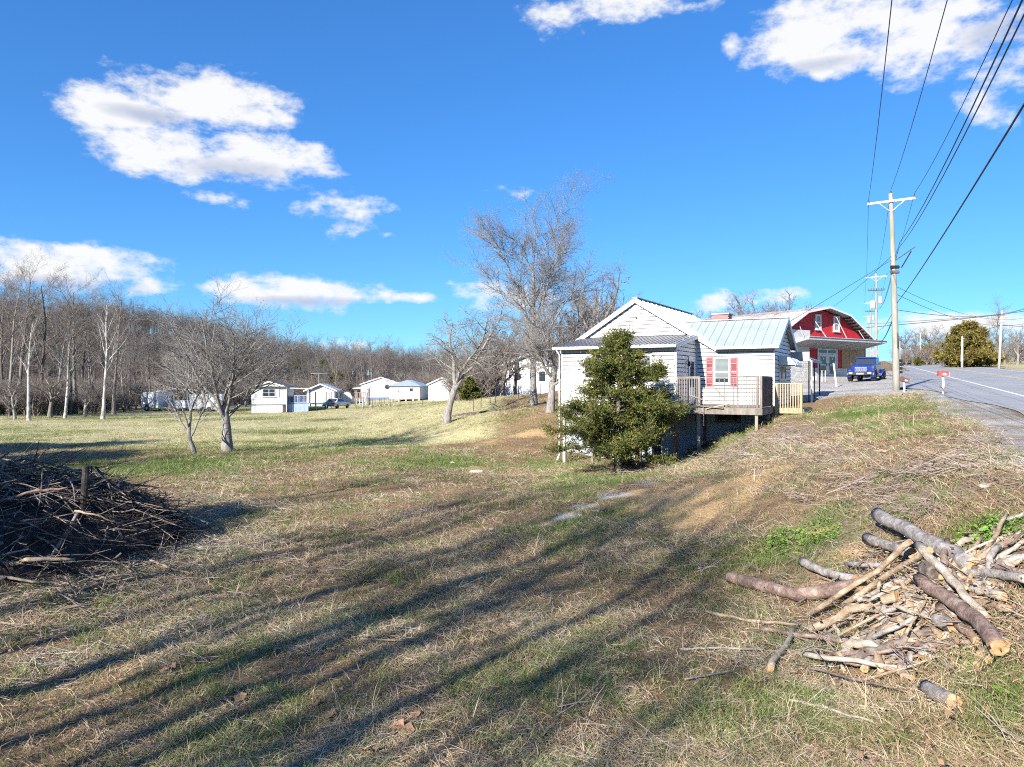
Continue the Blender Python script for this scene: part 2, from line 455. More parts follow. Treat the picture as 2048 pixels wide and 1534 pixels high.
def masks(X, Y):
    X = np.asarray(X, float); Y = np.asarray(Y, float)
    n = vnoise(X, Y, 1.1) + 0.6 * vnoise(X + 9, Y, 0.4)
    nb = vnoise(X * 0.6, Y, 5.0)
    t, w = road_tw(X, Y)
    clay = np.clip(eval_spots(SP_CLAY, X, Y) * 1.5 + n * 0.4 - 0.15, 0, 1)
    gravel = np.clip(eval_spots(SP_GRAVEL, X, Y) * 1.55 + n * 0.75 - 0.2, 0, 1)
    lot = sstep(33, 37.5, Y) * sstep(-34, -30, w) * (1 - sstep(-3.5, -3.0, w)) * sstep(10, 15, X) * (1 - sstep(85, 95, Y))
    verge = sstep(0.02, 0.12, vnoise(X + 3, Y * 0.7, 6.5)) * (1 - sstep(46, 52, Y)) * sstep(38, 41, Y)
    gravel = np.maximum(gravel, lot * (1 - 0.75 * verge))
    shoulder = sstep(-4.6, -3.4, w) * (1 - sstep(-2.0, -1.5, w)) * (0.58 + 0.3 * n)
    gravel = np.maximum(gravel, np.clip(shoulder, 0, 1))
    drive = np.exp(-((Y - 74 - 0.35 * X) / 3.0) ** 2) * sstep(-16, -8, X) * (1 - sstep(10, 16, X))
    gravel = np.maximum(gravel, 0.7 * drive)
    field = sstep(37, 42, Y + 0.1 * X) * (1 - sstep(-3, 1, X)) * (1 - sstep(0.2, 0.5, nb))
    field2 = sstep(37, 42, Y + 0.1 * X) * (1 - sstep(-3, 1, X))
    green = np.clip(eval_spots(SP_GREEN, X, Y) * 1.1 + n * 0.5 + 0.02, 0, 1)
    green = np.maximum(green * (1 - 0.8 * field), 0.62 * field2 * sstep(-0.05, 0.3, nb + 0.4 * n))
    far = sstep(60, 90, np.hypot(X, Y)) * sstep(0, 20, X)
    straw = np.maximum(field * 0.95, 0.75 * far * (w > 9))
    litter = np.clip(eval_spots(SP_LITTER, X, Y) * 1.1 + n * 0.4 - 0.08, 0, 1)
    wood = 1 - sstep(-64, -56, X + 0.18 * (Y - 80)) * (1 - sstep(125, 140, Y))
    litter = np.maximum(litter, wood * sstep(30, 50, Y) * (X < 5))
    return dict(clay=clay, gravel=gravel, green=green, straw=straw, litter=litter)

def axis_pts(lo, hi, a, b, step, grow=1.16):
    c = list(np.arange(a, b + 1e-6, step))
    s = step; x = b
    while x < hi: s *= grow; x += s; c.append(x)
    s = step; x = a; pre = []
    while x > lo: s *= grow; x -= s; pre.append(x)
    return np.array(pre[::-1] + c)
def ground_mat():
    m, nt, bs = nodemat('ground_cover')
    co = coords(nt, 'Object')
    A = {k: tnode(nt, 'ShaderNodeAttribute', attribute_name=k).outputs['Fac'] for k in ('clay', 'gravel', 'green', 'straw', 'litter')}
    fine = noise(nt, co, 22, 6, 0.7); mid = noise(nt, co, 2.3, 6, 0.65); big = noise(nt, co, 0.3, 4, 0.6); grit = noise(nt, co, 70, 3, 0.7)
    dry = ramp(nt, fine, [(0.32, (.10, .065, .035)), (0.5, (.27, .18, .10)), (0.68, (.48, .35, .21))])
    soil = ramp(nt, mid, [(0.3, (.17, .10, .055)), (0.7, (.34, .22, .125))])
    col = mixc(nt, mmath(nt, 'MULTIPLY', ramp(nt, mid, [(0.46, (0,)*3), (0.62, (1,)*3)]), 0.75), dry, soil)
    def over(fac, colr, soft=0.25, wob=0.5):
        nonlocal col
        f = mmath(nt, 'ADD', fac, mmath(nt, 'MULTIPLY', mmath(nt, 'SUBTRACT', mid, 0.5), wob))
        f = mmath(nt, 'ADD', f, mmath(nt, 'MULTIPLY', mmath(nt, 'SUBTRACT', fine, 0.5), wob))
        mr = nt.nodes.new('ShaderNodeMapRange'); mr.interpolation_type = 'SMOOTHSTEP'
        nt.links.new(f, mr.inputs[0]); mr.inputs[1].default_value = 0.5 - soft; mr.inputs[2].default_value = 0.5 + soft
        col = mixc(nt, mr.outputs[0], col, colr)
    over(A['straw'], ramp(nt, fine, [(0.3, (.30, .27, .12)), (0.52, (.50, .445, .24)), (0.7, (.66, .60, .38))]), 0.3)
    over(A['green'], ramp(nt, fine, [(0.3, (.05, .08, .015)), (0.5, (.13, .18, .036)), (0.7, (.26, .30, .085))]), 0.35, 0.9)
    over(A['litter'], ramp(nt, fine, [(0.3, (.10, .07, .045)), (0.5, (.26, .185, .135)), (0.7, (.46, .365, .285))]), 0.35, 0.6)
    over(A['clay'], ramp(nt, fine, [(0.3, (.40, .24, .10)), (0.7, (.68, .48, .26))]), 0.25, 0.6)
    over(A['gravel'], ramp(nt, grit, [(0.3, (.27, .245, .215)), (0.5, (.45, .42, .38)), (0.7, (.59, .56, .51))]), 0.2, 0.5)
    col = mixc(nt, 1.0, col, ramp(nt, big, [(0.3, (.72,)*3), (0.7, (1.15,)*3)]), 'MULTIPLY')
    nt.links.new(col, bs.inputs['Base Color']); bs.inputs['Roughness'].default_value = 0.95
    bs.inputs['Specular IOR Level'].default_value = 0.1
    bump(nt, bs, mmath(nt, 'ADD', fine, mmath(nt, 'MULTIPLY', mid, 2.0)), 0.9, 0.05)
    return m
def build_ground():
    xs = axis_pts(-700, 700, -13, 15, 0.2); ys = axis_pts(-120, 900, 2.5, 36, 0.22, 1.12)
    X, Y = np.meshgrid(xs, ys)
    Z = ground_z(X, Y)
    V = np.stack([X, Y, Z], -1).reshape(-1, 3)
    nx, ny = len(xs), len(ys)
    i = np.arange(nx * ny).reshape(ny, nx)
    F = np.stack([i[:-1, :-1], i[:-1, 1:], i[1:, 1:], i[1:, :-1]], -1).reshape(-1, 4)
    me = mesh_np('ground', V, [F], [ground_mat()], smooth=True)
    mk = masks(V[:, 0], V[:, 1])
    for k, v in mk.items():
        a = me.attributes.new(k, 'FLOAT', 'POINT'); a.data.foreach_set('value', v.astype(np.float32))
    tag(new_obj('ground', me), kind='structure')
build_ground()

# ---------------------------------------------------------------- road
def build_road():
    m, nt, bs = nodemat('asphalt')
    co = coords(nt, 'Object')
    g = noise(nt, co, 60, 4, 0.7); p = noise(nt, coords(nt, 'Object', (1, 0.35, 1)), 0.45, 6, 0.6)
    c = mixc(nt, 0.5, ramp(nt, g, [(0.3, (.22, .22, .225)), (0.7, (.37, .37, .37))]), ramp(nt, p, [(0.3, (.22, .22, .225)), (0.7, (.38, .38, .38))]))
    vo = nt.nodes.new('ShaderNodeTexVoronoi'); vo.feature = 'DISTANCE_TO_EDGE'; vo.inputs['Scale'].default_value = 0.55
    wv = nt.nodes.new('ShaderNodeMixRGB'); wv.inputs[0].default_value = 0.25
    nt.links.new(co, wv.inputs[1]); nn = nt.nodes.new('ShaderNodeTexNoise'); nn.inputs['Scale'].default_value = 1.5; nt.links.new(nn.outputs[1], wv.inputs[2]); nt.links.new(wv.outputs[0], vo.inputs['Vector'])
    crack = ramp(nt, vo.outputs[0], [(0.0, (1,)*3), (0.012, (0,)*3)])
    crack = mmath(nt, 'MULTIPLY', crack, ramp(nt, p, [(0.45, (0,)*3), (0.6, (1,)*3)]))
    c = mixc(nt, crack, c, (.03, .03, .03))
    nt.links.new(c, bs.inputs['Base Color']); bs.inputs['Roughness'].default_value = 0.85
    bs.inputs['Specular IOR Level'].default_value = 0.35
    bump(nt, bs, g, 0.4, 0.006)
    ts = np.concatenate([np.arange(-45, 60, 1.0), np.geomspace(60, 420, 60)])
    wl = -2.7 + 0.8 * (1 - sstep(-8, 0, ts)) + 0.6 * vnoise(ts, ts * 0, 3.0) + 0.3 * vnoise(ts, ts * 0 + 5, 0.9) - 1.4 * sstep(2, 9, ts) * (1 - sstep(30, 45, ts)) + 1.2 * sstep(45, 60, ts)
    wr = 9.0 + 0.2 * vnoise(ts + 50, ts * 0, 2.0)
    V = []; F = []
    ws = np.linspace(0, 1, 7)
    for t, a, b in zip(ts, wl, wr):
        for s in ws:
            w = a + (b - a) * s
            V.append(road_pt(t, w, 0.014))
    n = len(ws)
    for i in range(len(ts) - 1):
        for k in range(n - 1):
            F.append((i*n+k, i*n+k+1, (i+1)*n+k+1, (i+1)*n+k))
    road = tag(new_obj('road', mesh_np('road', V, [F], [m])), kind='structure')
    wp = plain('road_white', (.72, .72, .70), .7, .25, 8, dirt=(.3, .3, .3), dirt_amt=.7)
    yp = plain('road_yellow', (.70, .52, .14), .7, .25, 8, dirt=(.35, .32, .28), dirt_amt=.7)
    def line(name, w0, w1, t0, t1, mat):
        b = MB()
        tt = [t for t in np.concatenate([np.arange(t0, min(t1, 80), 4), np.geomspace(80, max(81, t1), 20)]) if t <= t1]
        for i in range(len(tt) - 1):
            b.face([road_pt(tt[i], w0, .019), road_pt(tt[i], w1, .019), road_pt(tt[i+1], w1, .019), road_pt(tt[i+1], w0, .019)])
        b.build(name, mat, road)
    line('edge_line', -.08, .08, -44, 400, wp); line('edge_line', 7.9, 8.04, -44, 400, wp)
    line('centre_line', 3.78, 3.9, -44, 400, yp); line('centre_line', 4.06, 4.18, -44, 400, yp)
build_road()

# ---------------------------------------------------------------- bare trees
def bark_mat(name, dark, light, white=None, per=0.0):
    if name in MATS: return MATS[name]
    m, nt, bs = nodemat(name)
    co = coords(nt, 'Object', (1, 1, 0.35))
    n = noise(nt, co, 9, 6, 0.7); n2 = noise(nt, coords(nt, 'Object'), 1.3, 4, 0.6)
    col = ramp(nt, n, [(0.3, dark), (0.62, light)])
    if white: col = mixc(nt, ramp(nt, n2, [(0.44, (0,)*3), (0.54, (1,)*3)]), col, white)
    if per:
        oi = nt.nodes.new('ShaderNodeObjectInfo'); k = nt.nodes.new('ShaderNodeMapRange'); nt.links.new(oi.outputs['Random'], k.inputs[0])
        k.inputs[3].default_value = 1 - per; k.inputs[4].default_value = 1 + per
        hv = nt.nodes.new('ShaderNodeHueSaturation'); nt.links.new(k.outputs[0], hv.inputs['Value']); nt.links.new(col, hv.inputs['Color']); col = hv.outputs[0]
    nt.links.new(col, bs.inputs['Base Color']); bs.inputs['Roughness'].default_value = 0.9
    bs.inputs['Specular IOR Level'].default_value = 0.15
    bump(nt, bs, n, 0.8, 0.03)
    MATS[name] = m; return m
BARK = bark_mat('bark_grey', (.10, .09, .08), (.33, .31, .285))
BARK_DARK = bark_mat('bark_dark', (.045, .035, .03), (.15, .125, .11))
BARK_BROWN = bark_mat('bark_brown', (.085, .07, .06), (.27, .23, .20))
BARK_WHITE = bark_mat('bark_white', (.19, .165, .14), (.34, .31, .28), (.52, .50, .46))

def grow(seed, spec, p0, d0, L0, r0):
    """spec: per level dict(n=children, ang, ratio, wander, up, seg, tmin, taper). returns list of (level, pts, radii)"""
    rng = np.random.RandomState(seed); out = []
    stack = [(np.array(p0, float), unit(d0), L0, r0, 0)]
    while stack:
        p, d, L, r, lev = stack.pop()
        s = spec[lev]; k = s['seg']
        pts = [p]; rad = [r]; dirs = [d]
        for i in range(k):
            d = unit(d + rng.normal(0, s['wander'], 3) + V3(0, 0, s['up']))
            p = p + d * L / k
            pts.append(p); dirs.append(d)
            rad.append(max(0.004, r * (1 - (1 - s['taper']) * (i + 1) / k)))
        out.append((lev, np.array(pts), np.array(rad)))
        if lev + 1 >= len(spec): continue
        n = int(round(s['n'] * (0.8 + 0.4 * rng.rand())))
        ph = rng.rand() * 6.28
        for j in range(n):
            t = s['tmin'] + (1 - s['tmin']) * ((j + 0.7 * rng.rand()) / n) if n > 1 else 1.0
            if s.get('fork') and j >= n - s['fork']: t = 1.0
            t = min(t, 1.0)
            i = min(int(t * k), k - 1); f = t * k - i
            q = pts[i] * (1 - f) + pts[i+1] * f; rq = rad[i] * (1 - f) + rad[i+1] * f
            dd = dirs[i+1]
            a = unit(np.cross(dd, V3(0.3, 0.2, 1) if abs(dd[2]) < 0.9 else V3(1, 0.2, 0))); b = np.cross(dd, a)
            ph += 2.4 + rng.normal(0, 0.5)
            an = R(s['ang']) * (0.7 + 0.6 * rng.rand())
            nd = unit(dd * math.cos(an) + (a * math.cos(ph) + b * math.sin(ph)) * math.sin(an))
            if s.get('flat'): nd = unit(nd * V3(1, 1, 1 - s['flat']))
            nl = L * s['ratio'] * (0.65 + 0.6 * rng.rand()) * (1.0 - s.get('short', 0.35) * t)
            nr = min(rq * 0.85, max(s.get('rmin', 0.005), rq * s.get('rr', 0.6) * (0.8 + 0.4 * rng.rand())))
            stack.append((q, nd, nl, nr, lev + 1))
    return out
def tubes_np(branches, sides):
    V = []; F = []; off = 0
    groups = {}
    for lev, p, r in branches: groups.setdefault((len(p), sides[lev]), []).append((p, r))
    for (n, k), lst in groups.items():
        P = np.array([a for a, _ in lst]); Rd = np.array([b for _, b in lst])
        T = np.empty_like(P); T[:, 1:-1] = P[:, 2:] - P[:, :-2]; T[:, 0] = P[:, 1] - P[:, 0]; T[:, -1] = P[:, -1] - P[:, -2]
        T /= np.linalg.norm(T, axis=-1, keepdims=True) + 1e-9
        ax = P[:, -1] - P[:, 0]; ax /= np.linalg.norm(ax, axis=-1, keepdims=True) + 1e-9
        ref = np.where(np.abs(ax[:, 2:3]) < 0.8, np.array([[0, 0, 1.0]]), np.array([[1.0, 0, 0]]))[:, None, :]
        U = np.cross(T, np.broadcast_to(ref, T.shape)); U /= np.linalg.norm(U, axis=-1, keepdims=True) + 1e-9
        W = np.cross(T, U)
        th = np.arange(k) * 2 * math.pi / k
        ring = P[:, :, None] + Rd[:, :, None, None] * (np.cos(th)[None, None, :, None] * U[:, :, None] + np.sin(th)[None, None, :, None] * W[:, :, None])
        B = len(lst)
        idx = off + np.arange(B * n * k).reshape(B, n, k)
        nx = np.roll(idx, -1, axis=2)
        F.append(np.stack([idx[:, :-1], nx[:, :-1], nx[:, 1:], idx[:, 1:]], -1).reshape(-1, 4))
        V.append(ring.reshape(-1, 3)); off += B * n * k
    return np.concatenate(V), [np.concatenate(F)]
def L_(n, ang, ratio, wander, up, seg, tmin, taper, **k):
    d = dict(n=n, ang=ang, ratio=ratio, wander=wander, up=up, seg=seg, tmin=tmin, taper=taper); d.update(k); return d
def tree_meshes(name, seed, spec, L0, r0, d0=(0, 0, 1), mat=BARK, crown_from=2, rscale=1.0, flare=1.5, extra=(), wood=None):
    br = grow(seed, spec, (0, 0, -0.25), d0, L0, r0)
    for e in extra: br += grow(*e)
    br2 = []
    for lev, p, r in br:
        r = r.copy()
        if lev == 0: r[0] *= flare; r[1] *= 1 + (flare - 1) * 0.25
        br2.append((lev, p, r))
    sides = [9, 7, 5, 3, 3, 3, 3]
    tr = [b for b in br2 if b[0] < crown_from]; cr = [b for b in br2 if b[0] >= crown_from]
    V, F = tubes_np(tr, sides); tm = mesh_np(name + '_trunk', V, F, [mat], smooth=True)
    V, F = tubes_np(cr, sides); cm = mesh_np(name + '_crown', V, F, [wood or mat], smooth=True)
    return tm, cm
def put_tree(name, meshes, loc, label, group=None, rz=0.0, scale=1.0, sz=None, cat="tree", height=None, width=None, slim=1.0):
    if height:
        zs = [v for m in meshes for v in (max(c.co.z for c in m.vertices),)]
        sz = height / max(zs); scale = sz
    if width:
        xs = np.array([c.co[:] for c in meshes[1].vertices]); c_, s_ = math.cos(rz), math.sin(rz)
        x = xs[:, 0] * c_ - xs[:, 1] * s_; scale = width / (np.percentile(x, 99.5) - np.percentile(x, .5))
    t = thing(name, loc, label, cat, group, rz, 1.0)
    t.scale = (scale * slim, scale * slim, sz or scale)
    new_obj('trunk', meshes[0], t); new_obj('crown', meshes[1], t)
    return t

# kinds of woodland tree
def tall_spec(nt=14, tw=5):
    return [L_(nt, 38, .40, .035, .02, 12, .38, .18, rr=.45, short=.45), L_(7, 38, .46, .10, .05, 7, .25, .25, rr=.5, rmin=.018),
            L_(tw, 36, .55, .13, .05, 5, .2, .35, rr=.55, rmin=.011), L_(4, 38, .55, .15, .04, 3, .15, .5, rr=.6, rmin=.008), L_(0, 0, 0, .16, .03, 3, 0, .5)]
def oak_spec():
    return [L_(7, 48, .95, .07, .02, 6, .45, .6, rr=.6, fork=3, short=.2), L_(8, 45, .5, .12, .05, 8, .2, .25, rr=.55, rmin=.02),
            L_(6, 42, .55, .15, .05, 5, .2, .35, rr=.55, rmin=.012), L_(5, 40, .55, .17, .05, 4, .15, .5, rr=.6, rmin=.009), L_(0, 0, 0, .18, .04, 3, 0, .5)]
def bush_spec():
    return [L_(8, 40, 1.5, .08, .05, 4, .3, .6, rr=.7, fork=3, short=.1), L_(8, 34, .5, .13, .06, 6, .15, .25, rr=.55, rmin=.014),
            L_(6, 36, .55, .16, .05, 4, .15, .35, rr=.6, rmin=.010), L_(0, 0, 0, .18, .03, 3, 0, .5)]
WOOD = [tree_meshes('tall_tree_a', 11, tall_spec(), 15, .24, mat=BARK_BROWN, crown_from=1),
        tree_meshes('tall_tree_b', 12, tall_spec(12, 6), 13.5, .21, mat=BARK_DARK, crown_from=1, wood=BARK_BROWN),
        tree_meshes('tall_tree_c', 13, tall_spec(16, 4), 14, .2, d0=(.06, .03, 1), mat=BARK, crown_from=1, wood=BARK_BROWN),
        tree_meshes('wide_tree_d', 14, oak_spec(), 4.2, .28, mat=BARK_BROWN),
        tree_meshes('wide_tree_e', 15, oak_spec(), 3.4, .22, mat=BARK, wood=BARK_BROWN)]
SYCA = [tree_meshes('white_tree_a', 21, tall_spec(11, 5), 17, .33, d0=(.12, 0, 1), mat=BARK_WHITE, crown_from=2, wood=BARK),
        tree_meshes('white_tree_b', 22, tall_spec(9, 5), 13, .30, d0=(-.06, 0, 1), mat=BARK_WHITE, crown_from=2, wood=BARK)]
BUSHES = [tree_meshes('thicket_a', 31, bush_spec(), 1.2, .06, mat=BARK_BROWN, crown_from=1),
          tree_meshes('thicket_b', 32, bush_spec(), 1.0, .05, mat=BARK, crown_from=1)]

# the trees that stand out in the photograph
def hero(name, seed, spec, L0, trunk_r, H, W, loc, label, rz, d0=(0, 0, 1), flare=1.35, mat=BARK, center=False):
    br = grow(seed, spec, (0, 0, 0), d0, L0, trunk_r)
    k = H / max(p[:, 2].max() for _, p, _ in br)
    br = grow(seed, spec, (0, 0, 0), d0, L0 * k, trunk_r)
    P = np.concatenate([p for _, p, _ in br]); c, s_ = math.cos(rz), math.sin(rz)
    if center:
        top = P[P[:, 2] > .55 * H]; sh = top[:, :2].mean(0) / top[:, 2].mean()
        br = [(l, p - np.concatenate([sh[None] * np.clip(p[:, 2:3], 0, None), 0 * p[:, :1]], 1), r) for l, p, r in br]
        P = np.concatenate([p for _, p, _ in br])
    x = P[:, 0] * c - P[:, 1] * s_; kw = W / (np.percentile(x, 99.3) - np.percentile(x, .7))
    fit = []
    for lev, p, r in br:
        p = p.copy(); f = 1 + (kw - 1) * np.clip(p[:, 2:3] / (.25 * H), 0, 1); p[:, :2] *= f
        r = r.copy()
        if lev == 0: r[0] *= flare; r[1] *= 1 + (flare - 1) * .3
        p[0, 2] -= .15 if lev == 0 else 0
        fit.append((lev, p, r))
    sides = [10, 7, 5, 3, 3, 3]
    V, F = tubes_np([b for b in fit if b[0] < 2], sides); tm = mesh_np(name + '_trunk', V, F, [mat], smooth=True)
    V, F = tubes_np([b for b in fit if b[0] >= 2], sides); cm = mesh_np(name + '_crown', V, F, [mat], smooth=True)
    return put_tree(name, (tm, cm), loc, label, None, rz)
def hero_trees():
    # spreading yard tree on the left, many upright limbs from a short trunk
    spec = [L_(9, 34, 2.0, .05, .0, 4, .62, .72, rr=.5, fork=4, short=.05), L_(10, 36, .50, .075, .055, 9, .2, .22, rr=.5, rmin=.022),
            L_(9, 34, .55, .10, .07, 6, .12, .3, rr=.5, rmin=.015), L_(6, 32, .6, .12, .07, 4, .15, .4, rr=.6, rmin=.011), L_(0, 0, 0, .14, .06, 3, 0, .5)]
    hero('yard_tree', 47, spec, 1.9, .25, 8.9, 8.4, ray_ground(455, 902), 'bare spreading tree with many upright limbs, standing on the lawn left of the trailer home', .6)
    # its small crooked neighbour
    spec = [L_(5, 30, 1.25, .16, .05, 6, .3, .6, rr=.6, fork=2, short=.1), L_(9, 32, .55, .10, .07, 7, .2, .25, rr=.55, rmin=.016),
            L_(8, 32, .6, .12, .07, 5, .15, .35, rr=.6, rmin=.011), L_(0, 0, 0, .14, .07, 4, 0, .5)]
    hero('small_tree', 52, spec, 1.9, .11, 5.4, 3.2, ray_ground(390, 908), 'thin crooked small tree with a broken stub, just left of the spreading lawn tree', .2, (-.35, 0, 1))
    # gnarled tree on the edge of the bank: two thick limbs in a V
    spec = [L_(3, 30, 2.6, .03, 0, 4, .8, .8, rr=.7, fork=2, short=.0), L_(12, 48, .44, .13, .03, 10, .15, .25, rr=.42, rmin=.03),
            L_(9, 48, .55, .2, .03, 7, .12, .3, rr=.5, rmin=.018), L_(6, 48, .55, .24, .02, 5, .15, .45, rr=.6, rmin=.013), L_(0, 0, 0, .26, .0, 4, 0, .5)]
    hero('gnarled_tree', 64, spec, 2.2, .27, 9.8, 8.2, on_ground(893, 50), 'gnarled bare tree forking in a wide V at the left edge of the bank', 1.35, (.1, 0, 1))
    # tall tree
    spec = [L_(16, 33, .68, .025, .0, 10, .36, .45, rr=.42, fork=4, short=.25), L_(13, 36, .44, .08, .045, 9, .15, .2, rr=.42, rmin=.026),
            L_(10, 38, .52, .12, .035, 6, .12, .3, rr=.5, rmin=.018), L_(6, 38, .6, .15, .03, 4, .15, .45, rr=.6, rmin=.014), L_(0, 0, 0, .17, .02, 3, 0, .5)]
    hero('tall_bare_tree', 73, spec, 9.2, .27, 17.8, 11.6, on_ground(1068, 55), 'tallest bare tree, straight grey trunk, rising behind the bank left of the white house', .9, (.02, 0, 1), 1.2, center=True)
    # pruned tree with a sideways limb and upright shoots
    spec = [L_(7, 62, 1.15, .10, .0, 5, .55, .8, rr=.6, fork=4, short=.05), L_(12, 48, .75, .14, .05, 8, .12, .4, rr=.42, rmin=.028),
            L_(9, 38, .6, .12, .10, 6, .1, .3, rr=.5, rmin=.016), L_(7, 36, .55, .13, .08, 4, .15, .4, rr=.6, rmin=.012), L_(0, 0, 0, .15, .07, 3, 0, .5)]
    hero('pruned_tree', 83, spec, 2.0, .24, 7.4, 7.0, on_ground(1100, 46), 'stout pruned tree full of upright shoots, leaning beside the left corner of the white house', 2.2, (-.12, 0, 1))
hero_trees()

# ---------------------------------------------------------------- evergreen cedars
def cedar_mat(name, tipc, midc, darkc):
    m, nt, bs = nodemat(name)
    g = nt.nodes.new('ShaderNodeNewGeometry')
    n = noise(nt, coords(nt, 'Object'), 2.2, 4, 0.6)
    f = mmath(nt, 'ADD', mmath(nt, 'MULTIPLY', g.outputs['Random Per Island'], 0.55), mmath(nt, 'MULTIPLY', n, 0.75))
    nt.links.new(ramp(nt, f, [(0.35, darkc), (0.62, midc), (0.9, tipc)]), bs.inputs['Base Color'])
    bs.inputs['Roughness'].default_value = 0.75; bs.inputs['Specular IOR Level'].default_value = 0.2
    return m
def cedar(name, seed, H, rad, base, fol_mat, nbr=70, per=46, low=0.1, leaf=0.17, spread_up=0.35, shape=0.95, nb=6):
    rng = np.random.RandomState(seed)
    br = []; centers = []
    trunk = np.array([[0, 0, -0.2], [0.03, 0.02, H*.25], [-.02, .03, H*.5], [.03, 0, H*.75], [0, 0, H*.97]])
    br.append((0, trunk, np.array([.13, .1, .075, .045, .012]) * H / 5.5))
    for i in range(nbr):
        t = low + (1 - low) * ((i + rng.rand()) / nbr)
        z = t * H * 0.97
        u = (t - low) / (1 - low)
        prof = (min(1.0, 0.66 + u * 2.2) * (1 - u) ** shape + 0.02) * rad
        L = prof * (0.5 + 0.75 * rng.rand())
        a = i * 2.399 + rng.normal(0, .3)
        d = unit(V3(math.cos(a), math.sin(a), spread_up * (0.5 + 0.9 * u) + rng.normal(0, .1)))
        p = V3(0, 0, z); pts = [p]
        for k in range(6):
            d = unit(d + rng.normal(0, .09, 3) + V3(0, 0, 0.06 if k > 2 else -.05)); p = p + d * L / 6; pts.append(p)
        pts = np.array(pts)
        br.append((2, pts, np.linspace(.035, .008, 7) * H / 5.5 * (1.1 - .7 * u)))
        m = max(6, int(per * (L / rad) * 1.15 + 5))
        for j in range(m):
            s = (0.22 + 0.8 * rng.rand() ** 0.75) * 6
            k = min(int(s), 5); q = pts[k] + (pts[k+1] - pts[k]) * (s - k)
            side = rng.normal(0, 1, 3) * V3(1, 1, .55); side = side / np.linalg.norm(side)
            ln = (0.12 + 0.34 * rng.rand()) * (rad / 2.2) * (1.15 - 0.4 * u)
            dd = unit(unit(pts[k+1] - pts[k]) * 0.8 + side * 0.9 + V3(0, 0, .2))
            br.append((3, np.array([q, q + dd * ln * .6, q + dd * ln]), np.array([.006, .005, .004])))
            for e in range(5):
                centers.append((q + dd * ln * (0.3 + 0.75 * e / 4), dd))
    V, F = tubes_np(br, [8, 4, 4, 3])
    tm = mesh_np(name + '_trunk', V, F, [BARK_BROWN], smooth=True)
    C = np.array([c for c, _ in centers]); D = np.array([d for _, d in centers])
    C = np.repeat(C, nb, 0); D = np.repeat(D, nb, 0); n = len(C)
    D = D + rng.normal(0, .62, (n, 3)) + V3(0, 0, .15); D /= np.linalg.norm(D, axis=1, keepdims=True)
    C = C + rng.normal(0, .035, (n, 3)) * rad / 2.2
    S = np.cross(D, rng.normal(0, 1, (n, 3))); S /= np.linalg.norm(S, axis=1, keepdims=True)
    ln = leaf * (0.45 + 0.9 * rng.rand(n, 1)); wd = ln * (0.11 + 0.09 * rng.rand(n, 1))
    V = np.stack([C, C + D * ln * .5 + S * wd, C + D * ln, C + D * ln * .45 - S * wd], 1).reshape(-1, 3)
    F = np.arange(n * 4).reshape(-1, 4)
    cm = mesh_np(name + '_crown', V, [F], [fol_mat])
    return tm, cm
CEDAR_GREEN = cedar_mat('cedar_green', (.215, .185, .042), (.075, .105, .022), (.018, .032, .009))
CEDAR_GOLD = cedar_mat('cedar_gold', (.30, .22, .06), (.15, .125, .03), (.035, .045, .012))
def cedars():
    ms = cedar('yard_cedar', 5, 5.35, 2.85, .1, CEDAR_GREEN, nbr=108, per=54, low=.09, leaf=.092, shape=.78, nb=7)
    p = ray_ground(1238, 950)
    put_tree('cedar_tree', ms, p, 'dense green cedar tree growing in front of the white house', None, 0.4, 1.0)
    # thin stems of saplings beside it
    b = [(1, np.array([[0, 0, -.1], [.04, .02, .6], [-.02, .05, 1.3], [.08, .02, 2.2]]), np.array([.03, .026, .02, .01]))]
    rng = np.random.RandomState(4)
    for i in range(12):
        z = .7 + rng.rand() * 1.4; a = rng.rand() * 6.28
        b.append((3, np.array([[0, 0, z], [.25*math.cos(a), .25*math.sin(a), z+.12], [.55*math.cos(a), .55*math.sin(a), z+.3]]), np.array([.012, .008, .004])))
    V, F = tubes_np(b, [6, 6, 4, 3]); sm = mesh_np('sapling_stem', V, F, [BARK_BROWN], smooth=True)
    for k, (px, py) in enumerate([(1228, 945), (1296, 942), (1272, 948)]):
        o = new_obj('sapling', sm, None, ray_ground(px, py), (0, 0, k * 2.0), (1, 1, 1 - .12 * k))
        tag(o, ['thin sapling stem just left of the cedar trunk', 'thin sapling stem at the right edge of the cedar', 'thin sapling stem between the cedar trunk and the right one'][k], 'sapling', 'saplings at the cedar')
    ms2 = cedar('road_cedar', 8, 6.6, 4.6, .1, CEDAR_GOLD, nbr=110, per=60, low=.04, leaf=.34, spread_up=.25, shape=.7, nb=4)
    put_tree('cedar_tree', ms2, on_ground(1936, 108, -.2), 'broad rusty green cedar across the road between two utility poles', None, 1.0, 1.0)
    put_tree('cedar_tree', ms2, on_ground(1857, 150, -.2), 'small dark evergreen far across the road, left of the broad cedar', None, 2.0, .62)
    global CEDAR_MS, CEDAR_BIG
    CEDAR_MS = ms; CEDAR_BIG = ms2
    # clipped shrubs by the far road
    sh = cedar('clipped_shrub', 9, 1.7, 1.0, .1, CEDAR_GREEN, nbr=40, per=26, low=.02, leaf=.16)
    for px, d, s, lab in [(1798, 150, 1.3, 'low green shrub at the far end of the road, left of two'), (1812, 148, 1.2, 'low green shrub at the far end of the road, right of two'), (1836, 130, .9, 'small upright green shrub standing alone by the far road edge')]:
        put_tree('shrub', sh, on_ground(px, d), lab, 'shrubs by the far road', px, s, cat='shrub')
    sh2 = cedar('laurel', 19, 2.6, 1.5, .1, CEDAR_GREEN, nbr=40, per=30, low=.02, leaf=.2)
    put_tree('shrub', sh2, on_ground(940, 64, -.1), 'green and brown evergreen shrub on the bank right of the gnarled tree', None, 0, .8, cat='shrub')
cedars()

